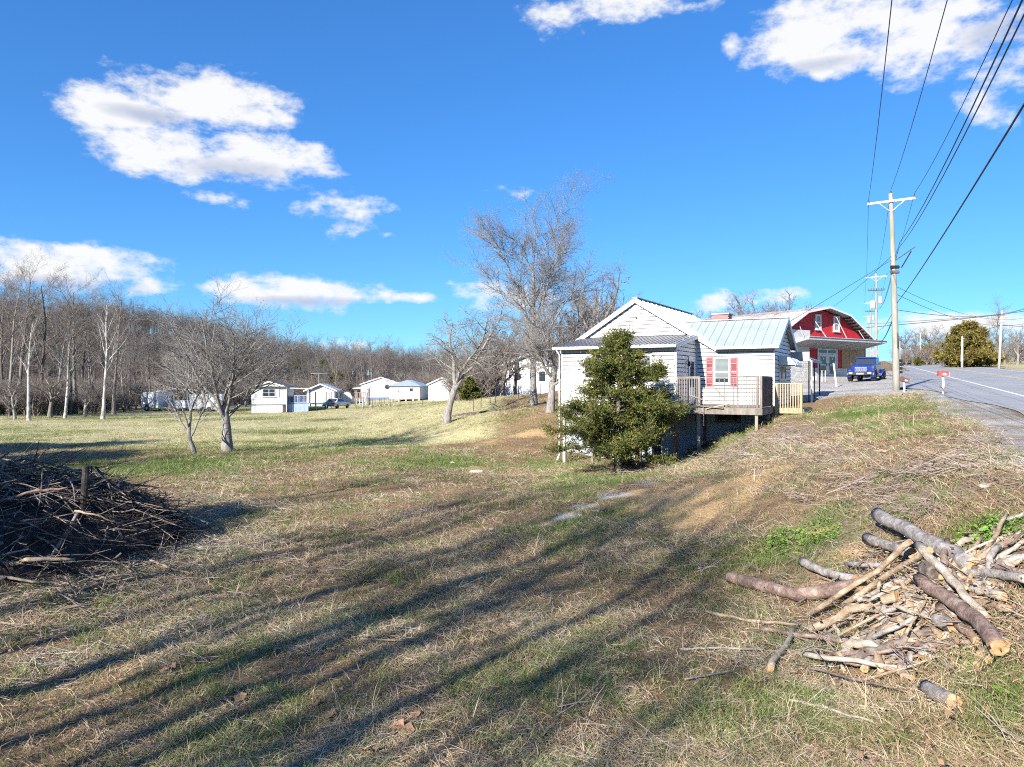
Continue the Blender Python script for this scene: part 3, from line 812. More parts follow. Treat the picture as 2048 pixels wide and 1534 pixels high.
# ---------------------------------------------------------------- scatter with geometry nodes (only for what nobody could count)
def gn_scatter(name, pts, rot, scale, idx, tint, protos, kind='stuff'):
    me = bpy.data.meshes.new(name)
    n = len(pts); me.vertices.add(n); me.vertices.foreach_set('co', np.asarray(pts, np.float32).ravel())
    for nm, tp, arr, key in (('rot', 'FLOAT_VECTOR', rot, 'vector'), ('scl', 'FLOAT_VECTOR', scale, 'vector'), ('idx', 'INT', idx, 'value'), ('tint', 'FLOAT', tint, 'value')):
        a = me.attributes.new(nm, tp, 'POINT')
        a.data.foreach_set(key, np.asarray(arr, np.int32 if tp == 'INT' else np.float32).ravel())
    o = new_obj(name, me)
    pc = bpy.data.collections.new(name + '_pieces')
    for i, pm in enumerate(protos):
        q = bpy.data.objects.new('%s_piece_%02d' % (name, i), pm); pc.objects.link(q)
    ng = bpy.data.node_groups.new(name + '_scatter', 'GeometryNodeTree')
    ng.interface.new_socket('Geometry', in_out='INPUT', socket_type='NodeSocketGeometry')
    ng.interface.new_socket('Geometry', in_out='OUTPUT', socket_type='NodeSocketGeometry')
    gi = ng.nodes.new('NodeGroupInput'); go = ng.nodes.new('NodeGroupOutput')
    ci = ng.nodes.new('GeometryNodeCollectionInfo'); ci.inputs['Collection'].default_value = pc
    ci.inputs['Separate Children'].default_value = True; ci.inputs['Reset Children'].default_value = True
    ip = ng.nodes.new('GeometryNodeInstanceOnPoints'); ip.inputs['Pick Instance'].default_value = True
    def attr(nm, tp):
        a = ng.nodes.new('GeometryNodeInputNamedAttribute'); a.data_type = tp; a.inputs['Name'].default_value = nm
        return [s for s in a.outputs if s.enabled and s.name == 'Attribute'][0]
    l = ng.links.new
    l(gi.outputs[0], ip.inputs['Points']); l(ci.outputs[0], ip.inputs['Instance'])
    l(attr('idx', 'INT'), ip.inputs['Instance Index']); l(attr('scl', 'FLOAT_VECTOR'), ip.inputs['Scale'])
    e2r = ng.nodes.new('FunctionNodeEulerToRotation'); l(attr('rot', 'FLOAT_VECTOR'), e2r.inputs[0]); l(e2r.outputs[0], ip.inputs['Rotation'])
    l(ip.outputs[0], go.inputs[0])
    md = o.modifiers.new('scatter', 'NODES'); md.node_group = ng
    tag(o, kind=kind)
    return o

# ---------------------------------------------------------------- hill behind the field
HILL_PX = [-900, -400, 0, 150, 260, 340, 420, 500, 600, 700, 800, 900, 1000, 1150]
HILL_PY = [670, 655, 655, 648, 655, 672, 704, 722, 742, 753, 761, 765, 766, 768]
def hill_z(X, Y):
    px = CX + X / 230.0 * F_PX * 0.9 - (Y - 230) * 0.6
    top = CAM_Z + (CY - np.interp(px, HILL_PX, HILL_PY)) / F_PX * 230.0
    return -3 + (top + 3) * sstep(125, 235, Y + 0.10 * X) * (1 - 0.5 * sstep(260, 420, Y))
def build_hill():
    xs = np.linspace(-420, 60, 80); ys = np.linspace(120, 420, 50)
    X, Y = np.meshgrid(xs, ys); Z = hill_z(X, Y) + 2.0 * vnoise(X, Y, 30) * sstep(135, 180, Y)
    V = np.stack([X, Y, Z], -1).reshape(-1, 3); i = np.arange(V.shape[0]).reshape(50, 80)
    F = np.stack([i[:-1, :-1], i[:-1, 1:], i[1:, 1:], i[1:, :-1]], -1).reshape(-1, 4)
    tag(new_obj('hill', mesh_np('hill', V, [F], [plain('leaf_litter', (.10, .07, .052), .95, .4, .8, bmp=.5)], smooth=True)), kind='structure')
    rng = np.random.RandomState(3)
    n = 5200
    Xp = rng.uniform(-330, 40, n); Yp = rng.uniform(138, 290, n)
    z = hill_z(Xp, Yp)
    keep = (z > 0.2) & (np.abs(Xp / Yp) < 0.95)
    P = np.stack([Xp, Yp, z], -1)[keep]; n = len(P)
    sc = rng.uniform(.45, .85, n)
    gn_scatter('hillside_woods', P, np.stack([np.zeros(n), np.zeros(n), rng.rand(n) * 6.28], -1), np.stack([sc, sc, sc * rng.uniform(.8, 1.05, n)], -1), rng.choice([0, 1, 2, 3, 4], n), rng.rand(n), [m for m in (WOOD_ONE)])
def joined(ms, name, mat):
    """trunk and crown as one light mesh for the far wood"""
    bm = bmesh.new(); bm.from_mesh(ms[0]); bm.from_mesh(ms[1])
    me = bpy.data.meshes.new(name); bm.to_mesh(me); bm.free(); me.materials.append(mat); return me
FARB = bark_mat('bark_far', (.075, .066, .06), (.21, .188, .172), per=.4)
def far_spec():
    return [L_(9, 40, .5, .05, .02, 6, .35, .25, rr=.5), L_(6, 40, .5, .12, .05, 4, .2, .3, rr=.55, rmin=.03), L_(6, 40, .6, .15, .04, 3, .15, .4, rr=.6, rmin=.022), L_(3, 40, .6, .15, .04, 2, .15, .5, rr=.6, rmin=.018), L_(0, 0, 0, .15, .03, 2, 0, .6)]
WOOD_ONE = [joined(tree_meshes('far_tree', 100 + k, far_spec(), 10 + k, .2, mat=FARB, crown_from=1), 'far_tree_whole', FARB) for k in range(5)]
build_hill()

# ---------------------------------------------------------------- the wood at the edge of the field, tree by tree
def woods():
    rng = np.random.RandomState(17)
    # pale trunks that stand out
    put_tree('sycamore_tree', SYCA[0], on_ground(205, 74), 'pale white-barked tree leaning right at the edge of the wood', None, .2, height=14.5, slim=.75)
    put_tree('sycamore_tree', SYCA[1], on_ground(58, 70), 'short pale-trunked tree second from the left photo edge', None, 1.0, height=12, slim=.72)
    put_tree('sycamore_tree', SYCA[1], on_ground(130, 76), 'pale grey-trunked tree between the two whitest trunks of the wood', None, 3.0, height=11, slim=.72)
    g = 'bare trees along the edge of the wood'
    for px, d, k, s in [(-60,70,0,1.0),(-20,76,1,1.02),(15,82,2,1.05),(40,90,0,1.14),(85,84,1,1.16),(110,96,2,1.1),(150,88,0,.98),(165,99,1,1.1),(190,92,2,.86),(228,86,0,.95),(250,96,2,.78),(100,78,3,.8),(170,80,4,.85),(30,74,4,.8),
                        (272,100,1,.72),(300,108,0,.7),(330,112,3,.95),(360,116,2,.66),(395,118,4,.9),(430,122,3,.9),(470,124,0,.62),(510,128,4,.85),(-120,80,2,1.0),(-160,72,1,1.0),(0,100,0,1.1),(60,104,1,1.15),(130,108,2,1.1),(140,84,1,.9),(210,100,0,.95),(240,110,3,1.0),(262,96,3,.7),(318,110,4,.7),(180,108,0,1.0),(225,92,4,.8),(5,90,1,1.0),(70,92,4,.95),(345,104,4,.8),(375,124,0,.7),(410,108,3,.7),(450,112,4,.75),(490,116,3,.75),(540,120,4,.8)]:
        put_tree('woodland_tree', WOOD[k], on_ground(px, d, -.1), 'bare brown tree in the crowded wood left of the trailers', g, rng.rand() * 6.28, s * rng.uniform(.94, 1.05))
    g = 'bare trees behind the white yard buildings'
    for px, d, k, s in [(560,150,3,1.0),(600,155,4,1.0),(640,150,3,.85),(670,140,0,.62),(700,150,1,.75),(728,155,2,.8),(745,150,0,.72),(770,158,3,.9),(800,150,4,.95),(830,150,3,.8),(860,140,4,.9),(890,130,3,.75)]:
        put_tree('woodland_tree', WOOD[k], on_ground(px, d, -.3), 'bare tree in the tree line behind the white yard buildings', g, rng.rand() * 6.28, s * rng.uniform(.9, 1.05))
    g = 'bare trees behind the bank'
    for px, d, k, s in [(960,86,4,.95),(1010,105,3,1.05),(1060,92,4,1.05),(1130,78,3,.95),(1175,72,4,1.05),(1215,80,3,1.12),(1165,62,4,.8),(985,100,3,.9),(975,70,4,.55),(1003,69,3,.55),(1030,71,4,.6),(1120,64,3,.6),(950,74,3,.6)]:
        put_tree('woodland_tree', WOOD[k], on_ground(px, d, -.2), 'bare tree in the row left of the white house roof', g, rng.rand() * 6.28, height=11.5 * s)
    g = 'bare trees behind the red building'
    for px, d, k, s in [(1500,118,3,13.5),(1535,122,4,14.2),(1575,118,3,13.2),(1605,120,4,11.5),(1480,112,4,12),(1395,130,3,12.5),(1365,125,4,11.5),(1340,130,4,11.5),(1420,128,4,11.5)]:
        put_tree('woodland_tree', WOOD[k], on_ground(px, d, -.2), 'bare tree rising behind the long roof of the red building', g, rng.rand() * 6.28, height=s)
    g = 'bare trees across the road'
    for px, d, k, s in [(1808,170,3,1.25),(1828,175,4,1.35),(1862,160,3,1.3),(1880,165,4,1.25),(1900,150,3,1.1),(1975,135,4,1.0),(2010,125,3,1.0),(2035,118,4,1.0),(2060,110,3,.95),(1960,160,3,1.2),(2030,150,4,1.2),(2090,112,4,1.0),(1990,150,0,.8)]:
        put_tree('woodland_tree', WOOD[k], on_ground(px, d, -.2), 'bare tree among those beyond the far side of the road', g, rng.rand() * 6.28, s)
    for px, d, s, lab in ((596, 196, 1.5, 'dark green pine on the hillside above the trailer home, leftmost of four'), (622, 190, 1.3, 'dark green pine on the hillside, second of four from the left'), (648, 200, 1.45, 'dark green pine on the hillside, third of four from the left'), (676, 186, 1.1, 'dark green pine on the hillside, rightmost of four')):
        x = (px - CX) / F_PX * d
        put_tree('pine_tree', CEDAR_MS, (x, d, float(hill_z(np.array(x), np.array(d))) - .3), lab, 'pines on the hillside', px, s)
    x, y = -18.9, 2.6
    put_tree('cedar_tree', CEDAR_BIG, (x, y, gz(x, y)), 'dense cedar outside the picture shading the brush pile', None, .5, 1.2, sz=1.4)
    for x, y, s, lab in ((-36, 12.5, 2.1, 'tall dense evergreen outside the picture on the left, nearer of two'), (-43, 19, 2.3, 'tall dense evergreen outside the picture on the left, farther of two')):
        put_tree('cedar_tree', CEDAR_BIG, (x, y, gz(x, y)), lab, None, x, s * .8, sz=s)
    # undergrowth: thickets that read as one mass
    n = 1300
    P = []
    while len(P) < n:
        px = rng.uniform(-150, 900); d = rng.uniform(78, 150)
        lim = np.interp(px, [-150, 60, 250, 275, 450, 560, 700, 900], [74, 78, 92, 112, 118, 130, 138, 130])
        if d < lim: continue
        p = on_ground(px, d, -.1); P.append(p)
    for _ in range(60):
        P.append(on_ground(rng.uniform(905, 985), rng.uniform(66, 84), -.1))
    for _ in range(70):
        px = rng.uniform(1790, 2080); P.append(on_ground(px, rng.uniform(128, 160), -.1))
    P = np.array(P); n = len(P); sc = rng.uniform(.8, 2.1, n)
    gn_scatter('undergrowth', P, np.stack([np.zeros(n), np.zeros(n), rng.rand(n) * 6.28], -1), np.stack([sc, sc, sc], -1), rng.randint(0, 2, n), rng.rand(n), [joined(b, 'thicket', BARK_BROWN) for b in BUSHES])
    # trees behind the camera whose shadows cross the grass
    g = 'bare trees behind the photographer'
    for x, y, k, s in SHADE_TREES:
        put_tree('shade_tree', [WOOD[0], WOOD[1], WOOD[2], WOOD[3], SYCA[0], SYCA[1]][k], (x, y, gz(x, y) - .1), 'bare tree outside the picture whose shadow crosses the grass', g, (x * 7.1) % 6.28, s * (.72 if y < 4 and x > -20 else 1.0), sz=s)
def shade_trees():
    out = []
    # (photo pixel the shadow passes, distance back along the sun's path, kind, size)
    for px, py, k, kind, sc in [(0,1085,13,1,1.0),(0,1150,12,3,1.05),(0,1235,13.5,0,.98),(0,1320,12,2,1.0),(0,1400,14,0,1.05),(0,1480,13,4,.85),(160,1534,14.5,1,1.05),(400,1534,13,2,1.05),(620,1534,15,0,1.0),(900,1534,13.5,1,.8),(1180,1534,15,1,.7),
                                (0,1010,16,3,1.2),(200,985,20,3,1.1),(0,950,20,0,1.0),(350,930,26,3,1.2),(0,915,22,3,1.1),(600,905,34,3,1.3),(300,895,30,3,1.2),(700,880,42,3,1.3)]:
        d = (CAM_Z - 0.0) * F_PX / (py - CY); x = (px - CX) / F_PX * d
        out.append((x - .587 * k / 1.005, d - .816 * k / 1.005, kind, sc))
    return [(x, y, a, b) for x, y, a, b in out if not (y > 0 and abs(x / y) < .9)]
SHADE_TREES = shade_trees()
woods()

# ---------------------------------------------------------------- white house on the bank
HO = V3(11.2, 31.0, 0.0); HA = R(-30)
HX = V3(math.cos(HA), math.sin(HA), 0); HY = V3(-math.sin(HA), math.cos(HA), 0)
def h_on_y(px, py, y):
    """photo pixel on a house plane of depth y (0 is the front wall) -> local x, z"""
    k = (px - CX) / F_PX
    a = HO[0] + HY[0] * y; b = HO[1] + HY[1] * y
    x = (k * b - a) / (HX[0] - k * HX[1])
    return x, CAM_Z + (CY - py) / F_PX * (b + HX[1] * x)
def h_on_x(px, py, x):
    k = (px - CX) / F_PX
    a = HO[0] + HX[0] * x; b = HO[1] + HX[1] * x
    y = (k * b - a) / (HY[0] - k * HY[1])
    return y, CAM_Z + (CY - py) / F_PX * (b + HY[1] * y)
def zc(x, y): return 1080 + x / 3.531, 560 + y / 3.531

def siding_mat():
    m, nt, bs = nodemat('white_siding')
    co = coords(nt, 'Object'); oi = nt.nodes.new('ShaderNodeObjectInfo')
    st = noise(nt, coords(nt, 'Object', (3, 3, 14)), 1.2, 6, .65)
    c = ramp(nt, st, [(0.3, (.60, .595, .58)), (0.6, (.72, .715, .70))])
    k = nt.nodes.new('ShaderNodeMapRange'); nt.links.new(oi.outputs['Random'], k.inputs[0]); k.inputs[3].default_value = .93; k.inputs[4].default_value = 1.04
    h = nt.nodes.new('ShaderNodeHueSaturation'); nt.links.new(k.outputs[0], h.inputs['Value']); nt.links.new(c, h.inputs['Color'])
    nt.links.new(h.outputs[0], bs.inputs['Base Color']); bs.inputs['Roughness'].default_value = .5
    return m
WHITE = plain('white_trim', (.66, .655, .645), .5, .06, 2, dirt=(.45, .43, .40), dirt_amt=.35)
SIDING = siding_mat()
SHADOW_CORE = plain('shadow_line_core', (.16, .15, .15), .9, .1, 3)  # clapboard shadow lines put into the colour: dark core showing through board gaps
def metal_roof(name, c, var=.08):
    return plain(name, c, .34, var, 1.2, metal=.35, dirt=tuple(x * .72 for x in c), dirt_amt=.4)
ROOF_PALE = metal_roof('pale_metal_roof', (.50, .56, .58)); ROOF_GREY = metal_roof('grey_metal_roof', (.24, .235, .25))
GLASS = None
def glass_mat():
    m, nt, bs = nodemat('window_glass')
    bs.inputs['Base Color'].default_value = (.035, .045, .055, 1); bs.inputs['Roughness'].default_value = .06; bs.inputs['Specular IOR Level'].default_value = .7
    n = noise(nt, coords(nt, 'Object'), 1.3, 2); bump(nt, bs, n, .05, .02)
    return m
GLASS = glass_mat()
BLIND = plain('window_blind', (.19, .225, .22), .7, .1, 4)
PINK = plain('shutter_pink', (.42, .125, .14), .55, .12, 6, dirt=(.66, .3, .3), dirt_amt=.5)
WOODG = plain('weathered_wood', (.23, .20, .17), .85, .35, 5, stretch=(1, 1, .3), dirt=(.11, .09, .08), dirt_amt=.7, bmp=.4, per=.15)
WOODN = plain('new_wood', (.53, .36, .20), .8, .2, 4, bmp=.3, per=.12)
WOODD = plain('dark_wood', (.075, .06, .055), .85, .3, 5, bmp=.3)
WOODR = plain('reddish_post', (.30, .12, .07), .8, .25, 5, bmp=.3)
TRIMH = plain('grey_trim_paint', (.34, .345, .36), .7, .15, 3)
BLACKM = plain('black_metal', (.02, .02, .022), .45, .2, 5)
FOUND = plain('painted_block', (.42, .47, .52), .8, .12, 2.5, dirt=(.32, .33, .33), dirt_amt=.5, bmp=.3)
BRICKP = plain('pink_brick', (.55, .20, .19), .85, .2, 6, dirt=(.7, .45, .42), dirt_amt=.5, bmp=.5)

CLAP = {}
def clap_mesh(h):
    k = round(h, 3)
    if k not in CLAP:
        b = MB()      # unit length along x, front towards -y; butt edge proud
        g = .034; b.add([(0,-.03,g),(1,-.03,g),(1,-.008,h),(0,-.008,h),(0,.006,g),(1,.006,g),(1,.006,h),(0,.006,h)],  # gap below each board shows the dark core as a painted shadow line
              [(0,1,2,3),(4,7,6,5),(0,4,5,1),(3,2,6,7),(0,3,7,4),(1,5,6,2)])
        CLAP[k] = b.mesh('siding_board', SIDING)
    return CLAP[k]
def siding(parent, frame, z0, z1, ext, h=.178, holes=()):
    """frame(a) -> (loc xyz at z=0, rotz) for wall coordinate a; ext(z) -> (a0, a1)"""
    z = z0
    while z < z1 - .02:
        hh = min(h, z1 - z)
        a0, a1 = ext(z + hh * .5)
        segs = [(a0, a1)]
        for (p, q, za, zb) in holes:
            if za < z + hh * .6 and zb > z + hh * .4:
                segs = [s for (u, v) in segs for s in ((u, min(v, p)), (max(u, q), v)) if s[1] - s[0] > .04]
        for u, v in segs:
            if v - u < .08: continue
            loc, rz = frame(u)
            new_obj('siding_board', clap_mesh(h), parent, (loc[0], loc[1], z), (0, 0, rz), (v - u, 1, hh / h))
        z += h
ZF, ZE, ZP, XP, XL, XR, TP = 2.40, 4.93, 7.30, -6.19, -9.93, -2.45, 0.642
LX0, LX1, LY = -8.63, -3.37, -2.93
def window(parent, plane, rect, name='window', fr=.075, blind=False, bars=(), mat=None, glassm=None, depth=.05):
    """plane(a, z, out) -> local point; rect a0,a1,z0,z1"""
    a0, a1, z0, z1 = rect
    def bxp(b, u0, u1, v0, v1, o0, o1):
        ps = [plane(u, v, o) for o in (o0, o1) for (u, v) in ((u0, v0), (u1, v0), (u1, v1), (u0, v1))]
        b.add(ps, [(0,1,2,3),(7,6,5,4),(0,4,5,1),(1,5,6,2),(2,6,7,3),(3,7,4,0)])
    b = MB(); bxp(b, a0 + fr, a1 - fr, z0 + fr, z1 - fr, .012, .028)
    w = b.build(name, glassm or GLASS, parent)
    f = MB(); bxp(f, a0, a1, z0, z0 + fr, .0, depth); bxp(f, a0, a1, z1 - fr, z1, .0, depth); bxp(f, a0, a0 + fr, z0 + fr, z1 - fr, .0, depth); bxp(f, a1 - fr, a1, z0 + fr, z1 - fr, .0, depth)
    f.build('frame', mat or WHITE, w)
    s = MB(); bxp(s, a0 - .03, a1 + .03, z0 - .05, z0 - .002, .0, depth + .04); s.build('sill', mat or WHITE, w)
    for (u0, u1, v0, v1) in bars:
        q = MB(); bxp(q, u0, u1, v0, v1, .012, depth - .008); q.build('sash_bar', mat or WHITE, w)
    if blind:
        q = MB(); n = int((z1 - z0 - 2 * fr) * blind / .05)
        for i in range(n):
            zz = z1 - fr - .05 * (i + 1); bxp(q, a0 + fr + .01, a1 - fr - .01, zz + .004, zz + .046, .029, .033)
        q.build('blind', BLIND, w)
    return w
def build_house():
    H = thing('white_house', HO, 'white clapboard house on a bank with pale metal roof and pink shutters', 'house', rz=HA)
    front = lambda a, z, o: (a, -o, z)
    lean = lambda a, z, o: (a, LY - o, z)
    east = lambda a, z, o: (o, a, z)
    lside = lambda a, z, o: (LX1 + o, a, z)
    # wall cores
    b = MB(); b.prism([(XL, ZF-.1), (0, ZF-.1), (0, ZE), (XR, ZE), (XP, ZP-.12), (XL, ZE)], 'y', .01, .2)
    b.bx(XL, XL+.2, .2, 9, ZF-.1, ZE); b.bx(-2.65, -2.45, 4.3, 9, ZF-.1, ZE)
    b.prism([(.2, ZF-.1), (4.2, ZF-.1), (4.2, ZE-.05), (2.1, 6.1), (.2, ZE-.05)], 'x', -.2, -.01)
    b.bx(-2.6, -.2, 4.0, 4.2, ZF-.1, ZE-.05); b.prism([(XL, ZF-.1), (XR, ZF-.1), (XR, ZE), (XP, ZP-.12), (XL, ZE)], 'y', 8.8, 9)
    b.bx(XL+.2, -.2, .2, 8.8, ZF-.25, ZF-.1)
    b.build('wall', SHADOW_CORE, H)
    b = MB(); b.bx(LX0, LX1, LY+.01, LY+.15, ZF-.15, ZE-.05); b.prism([(LY+.15, ZF-.15), (0.0, ZF-.15), (0.0, 5.42), (LY+.15, ZE-.05)], 'x', LX1-.15, LX1-.01)
    b.prism([(LY+.15, ZF-.15), (0.0, ZF-.15), (0.0, 5.42), (LY+.15, ZE-.05)], 'x', LX0, LX0+.14); b.bx(LX0, LX1, LY+.15, 0.0, ZF-.3, ZF-.151)
    b.build('porch_wall', SHADOW_CORE, H)
    # windows first, so the boards can stop at them
    w0 = h_on_y(*zc(1228, 735), 0); w1 = h_on_y(*zc(1343, 541), 0)
    wr = (w0[0], w1[0], w0[1], w1[1])
    zm = h_on_y(*zc(1290, 650), 0)[1]
    window(H, front, wr, blind=.86, bars=[(wr[0]+.07, wr[1]-.07, zm-.03, zm+.03)])
    for xs in ((1175, 1225), (1346, 1398)):
        s0 = h_on_y(*zc(xs[0], 757), 0); s1 = h_on_y(*zc(xs[1], 545), 0)
        b = MB(); b.bx(s0[0], s0[0]+.045, -.06, -.022, s0[1], s1[1]); b.bx(s1[0]-.045, s1[0], -.06, -.022, s0[1], s1[1])
        zmid = (s0[1] + s1[1]) / 2
        for za, zb in ((s0[1], s0[1]+.06), (zmid-.03, zmid+.03), (s1[1]-.06, s1[1])): b.bx(s0[0]+.045, s1[0]-.045, -.058, -.022, za, zb)
        sh = b.build('shutter', PINK, H)
        n = 24
        for i in range(n):
            z = s0[1] + .07 + (s1[1] - s0[1] - .14) * (i + .5) / n
            if abs(z - zmid) < .045: continue
            q = MB(); q.beam((s0[0]+.045, -.04, z), (s1[0]-.045, -.04, z), .045, .01, up=(0, -.6, 1)); q.build('slat', PINK, sh)
    lw = []
    for x0, x1, y0, y1 in ((660, 792, 522, 690), (312, 430, 535, 700)):
        a = h_on_y(*zc(x0, y1), LY); c = h_on_y(*zc(x1, y0), LY)
        r = (a[0], c[0], a[1], c[1]); lw.append(r)
        window(H, lean, r, blind=.9, bars=[(r[0]+.07, r[1]-.07, (r[2]+r[3])/2-.03, (r[2]+r[3])/2+.03)])
    # siding
    g = lambda z: (XL + max(0, (z - ZE)) / TP, XR - max(0, (z - ZE)) / TP)
    siding(H, lambda a: ((a, 0), 0), 5.5, ZP - .16, lambda z: (g(z)[0] + .06, g(z)[1] - .06 if z > ZE else 0))
    siding(H, lambda a: ((a, 0), 0), ZF - .05, 5.5, lambda z: (LX1 + .004, 0.0 if z < ZE - .05 else g(z)[1] - .04), holes=[wr])
    siding(H, lambda a: ((a, LY), 0), ZF - .08, ZE - .12, lambda z: (LX0, LX1), holes=lw)
    d0 = h_on_x(*zc(1046, 868), LX1); d1 = h_on_x(*zc(1094, 548), LX1)
    dr = (d0[0], d0[0] + .86, ZF, ZF + 2.03)
    aw0 = h_on_x(*zc(1684, 708), 0.0); aw1 = h_on_x(*zc(1732, 625), 0.0)
    er = (aw0[0], aw1[0], aw0[1], aw1[1] + .12)
    siding(H, lambda a: ((LX1, a), R(90)), ZF - .05, 5.42, lambda z: (LY + max(0, (z - ZE) / .18) , 0.0), holes=[dr])
    siding(H, lambda a: ((0.0, a), R(90)), ZF - .05, 6.0, lambda z: ((0.0, 4.2) if z < ZE else (0.0 + (z - ZE) / TP + .1, 4.2 - (z - ZE) / TP - .1)), holes=[er])
    # corner boards and trim
    for nm, args in (('corner_board', (-.02, .03, -.03, .08, ZF-.1, ZE-.1)), ('corner_board', (LX1-.07, LX1+.03, LY-.032, LY+.06, ZF-.12, ZE-.1)), ('corner_board', (LX0-.03, LX0+.07, LY-.032, LY+.06, ZF-.12, ZE-.1)), ('corner_board', (LX1+.023, LX1+.08, -.035, -.0, ZF-.1, 5.4))):
        MB().bx(*args).build(nm, WHITE, H)
    for s in (-1, 1):
        xa = XL - .12 if s < 0 else XR + .1
        b = MB(); b.beam((XP, -.17, ZP - .10), (xa, -.17, ZE - .13 + (0 if s < 0 else 0)), .04, .2, up=(0, -1, .0) if False else (0, 0, 1)); b.build('rake_board', WHITE, H)
        b = MB(); b.slab([(XP, -.15, ZP-.115), (xa, -.15, ZE-.15), (xa, 0, ZE-.15), (XP, 0, ZP-.115)], .02); b.build('soffit', WHITE, H)
    # main roof: standing seam panels
    def panel(name, quad, mat, rib=.035, par=H):
        """quad: low-left, low-right, high-right, high-left; a rib along the left edge"""
        q = [np.asarray(p, float) for p in quad]
        n = unit(np.cross(q[1]-q[0], q[3]-q[0]));  n = n if n[2] > 0 else -n
        b = MB(); b.slab([p + n * .0 for p in q], .025 if np.cross(q[1]-q[0], q[3]-q[0])[2] > 0 else -.025)
        w = unit(q[1]-q[0])
        b.beam(q[0] + w * .02 + n * rib * .5, q[3] + w * .02 + n * rib * .5, .035, rib, up=n)
        b.build(name, mat, par)
    yv = np.linspace(-.19, 9.3, 16)
    for i in range(15):
        xe = XR + .12
        panel('roof_panel', [(xe, yv[i], ZE-.05), (xe, yv[i+1]-.004, ZE-.05), (XP, yv[i+1]-.004, ZP), (XP, yv[i], ZP)], ROOF_PALE)
        xw = XL - .15
        panel('roof_panel', [(xw, yv[i+1]-.004, ZE-.07), (xw, yv[i], ZE-.07), (XP-.002, yv[i], ZP), (XP-.002, yv[i+1]-.004, ZP)], ROOF_PALE)
    b = MB(); b.beam((XP, -.2, ZP+.03), (XP, 9.3, ZP+.03), .26, .03); b.build('ridge_cap', ROOF_PALE, H)
    # wing roof
    zr = 6.26; yr = 2.1; ze = ZE - .0
    xv = np.linspace(.28, -4.45, 13)
    for i in range(12):
        xa, xb = xv[i], xv[i+1] + .004
        def low(x):
            zmain = ZP - TP * (x - XP)
            return max(ze, min(zr - .01, zmain + .0)) if x < XR + .1 else ze
        def pt(x):
            z = low(x); return (x, -.3 + (z - ze) / (zr - ze) * (yr + .3), z)
        panel('roof_panel', [pt(xb), pt(xa), (xa, yr, zr), (xb, yr, zr)], ROOF_PALE)
        panel('roof_panel', [(xa, 4.5, ze-.02), (xb, 4.5, ze-.02), (xb, yr+.002, zr), (xa, yr+.002, zr)], ROOF_PALE)
    b = MB(); b.beam((.3, yr, zr+.03), (-4.4, yr, zr+.03), .22, .03); b.build('ridge_cap', ROOF_PALE, H)
    b = MB(); b.bx(XR+.02, .28, -.42, -.31, ze-.13, ze-.01); b.build('gutter', WHITE, H)
    b = MB(); b.bx(XR+.02, .26, -.305, .0, ze-.12, ze-.09); b.build('soffit', WHITE, H)
    for ya, yb in ((-.3, yr), (4.5, yr)):
        b = MB(); b.beam((.26, ya, ze-.12), (.26, yb, zr-.1), .035, .16); b.build('rake_board', WHITE, H)
    # valley flashing strip edge along the gable right slope
    # lean-to roof of narrow ribbed sheets
    n = 9; xs = np.linspace(LX0-.28, LX1+.14, n+1); zt = 5.50; zl = ZE + .0
    for i in range(n):
        a, c = xs[i], xs[i+1]-.004
        b = MB(); y0, y1 = LY-.32, 0.0
        b.slab([(a, y0, zl), (c, y0, zl), (c, y1, zt), (a, y1, zt)], .02)
        for k in range(3):
            xx = a + (c - a) * (k + .2) / 3
            b.beam((xx, y0, zl+.012), (xx, y1, zt+.012), .05, .026)
        b.build('roof_sheet', ROOF_GREY, H)
    b = MB(); b.bx(LX0-.28, LX1+.12, LY-.42, LY-.321, zl-.125, zl-.01); b.build('gutter', WHITE, H)
    b = MB(); b.bx(LX0-.26, LX1+.1, LY-.319, LY-.0, zl-.13, zl-.10); b.build('soffit', WHITE, H)
    b = MB(); b.beam((LX1+.12, LY-.3, zl-.09), (LX1+.12, 0, zt-.09), .03, .17); b.build('rake_board', WHITE, H)
    b = MB(); b.tube([(LX0-.1, LY-.36, zl-.12), (LX0-.1, LY-.06, zl-.35), (LX0-.1, LY-.06, .1), (LX0-.1, LY-.3, -.15)], .04, 8); b.build('downspout', WHITE, H, smooth=True)
    # gable vent
    a = h_on_y(*zc(658, 250), 0); c = h_on_y(*zc(701, 185), 0)
    b = MB(); b.bx(a[0]-.04, c[0]+.04, -.045, -.023, a[1]-.04, c[1]+.04); v = b.build('gable_vent', WHITE, H)
    for i in range(9):
        z = a[1] + (c[1] - a[1]) * (i + .5) / 9
        q = MB(); q.beam((a[0], -.055, z), (c[0], -.055, z), .04, .008, up=(0, -.7, 1)); q.build('louver', WHITE, v)
    b = MB(); p = h_on_y(*zc(680, 268), 0); b.tube([(p[0], -.02, p[1]), (p[0]+.03, -.12, p[1]), (p[0]+.05, -.14, p[1]-.06)], .025, 6); b.build('flood_lamp', BLACKM, H)
    # chimney, course by course
    ch = MB().bx(-4.04, -3.28, 5.62, 6.38, 5.2, 6.88).build('chimney', plain('mortar', (.5, .45, .42), .9, .1, 5), H)
    br = MB().bx(0, .2, 0, .09, 0, .062).mesh('brick', BRICKP)
    for c in range(9):
        z = 6.9 - .075 * (c + 1)
        for k in range(4):
            for side in range(2):
                o = .1 if c % 2 else 0
                x = -4.05 + k * .205 - o * .5
                if side == 0: new_obj('brick', br, ch, (max(-4.06, x), 5.60, z))
                else: new_obj('brick', br, ch, (-3.26, 5.60 + k * .205 - o * .5 + .02, z), (0, 0, R(90)))
    MB().bx(-4.12, -3.20, 5.54, 6.46, 6.885, 6.95).build('chimney_cap', plain('chimney_cap_stone', (.45, .42, .4), .9), ch)
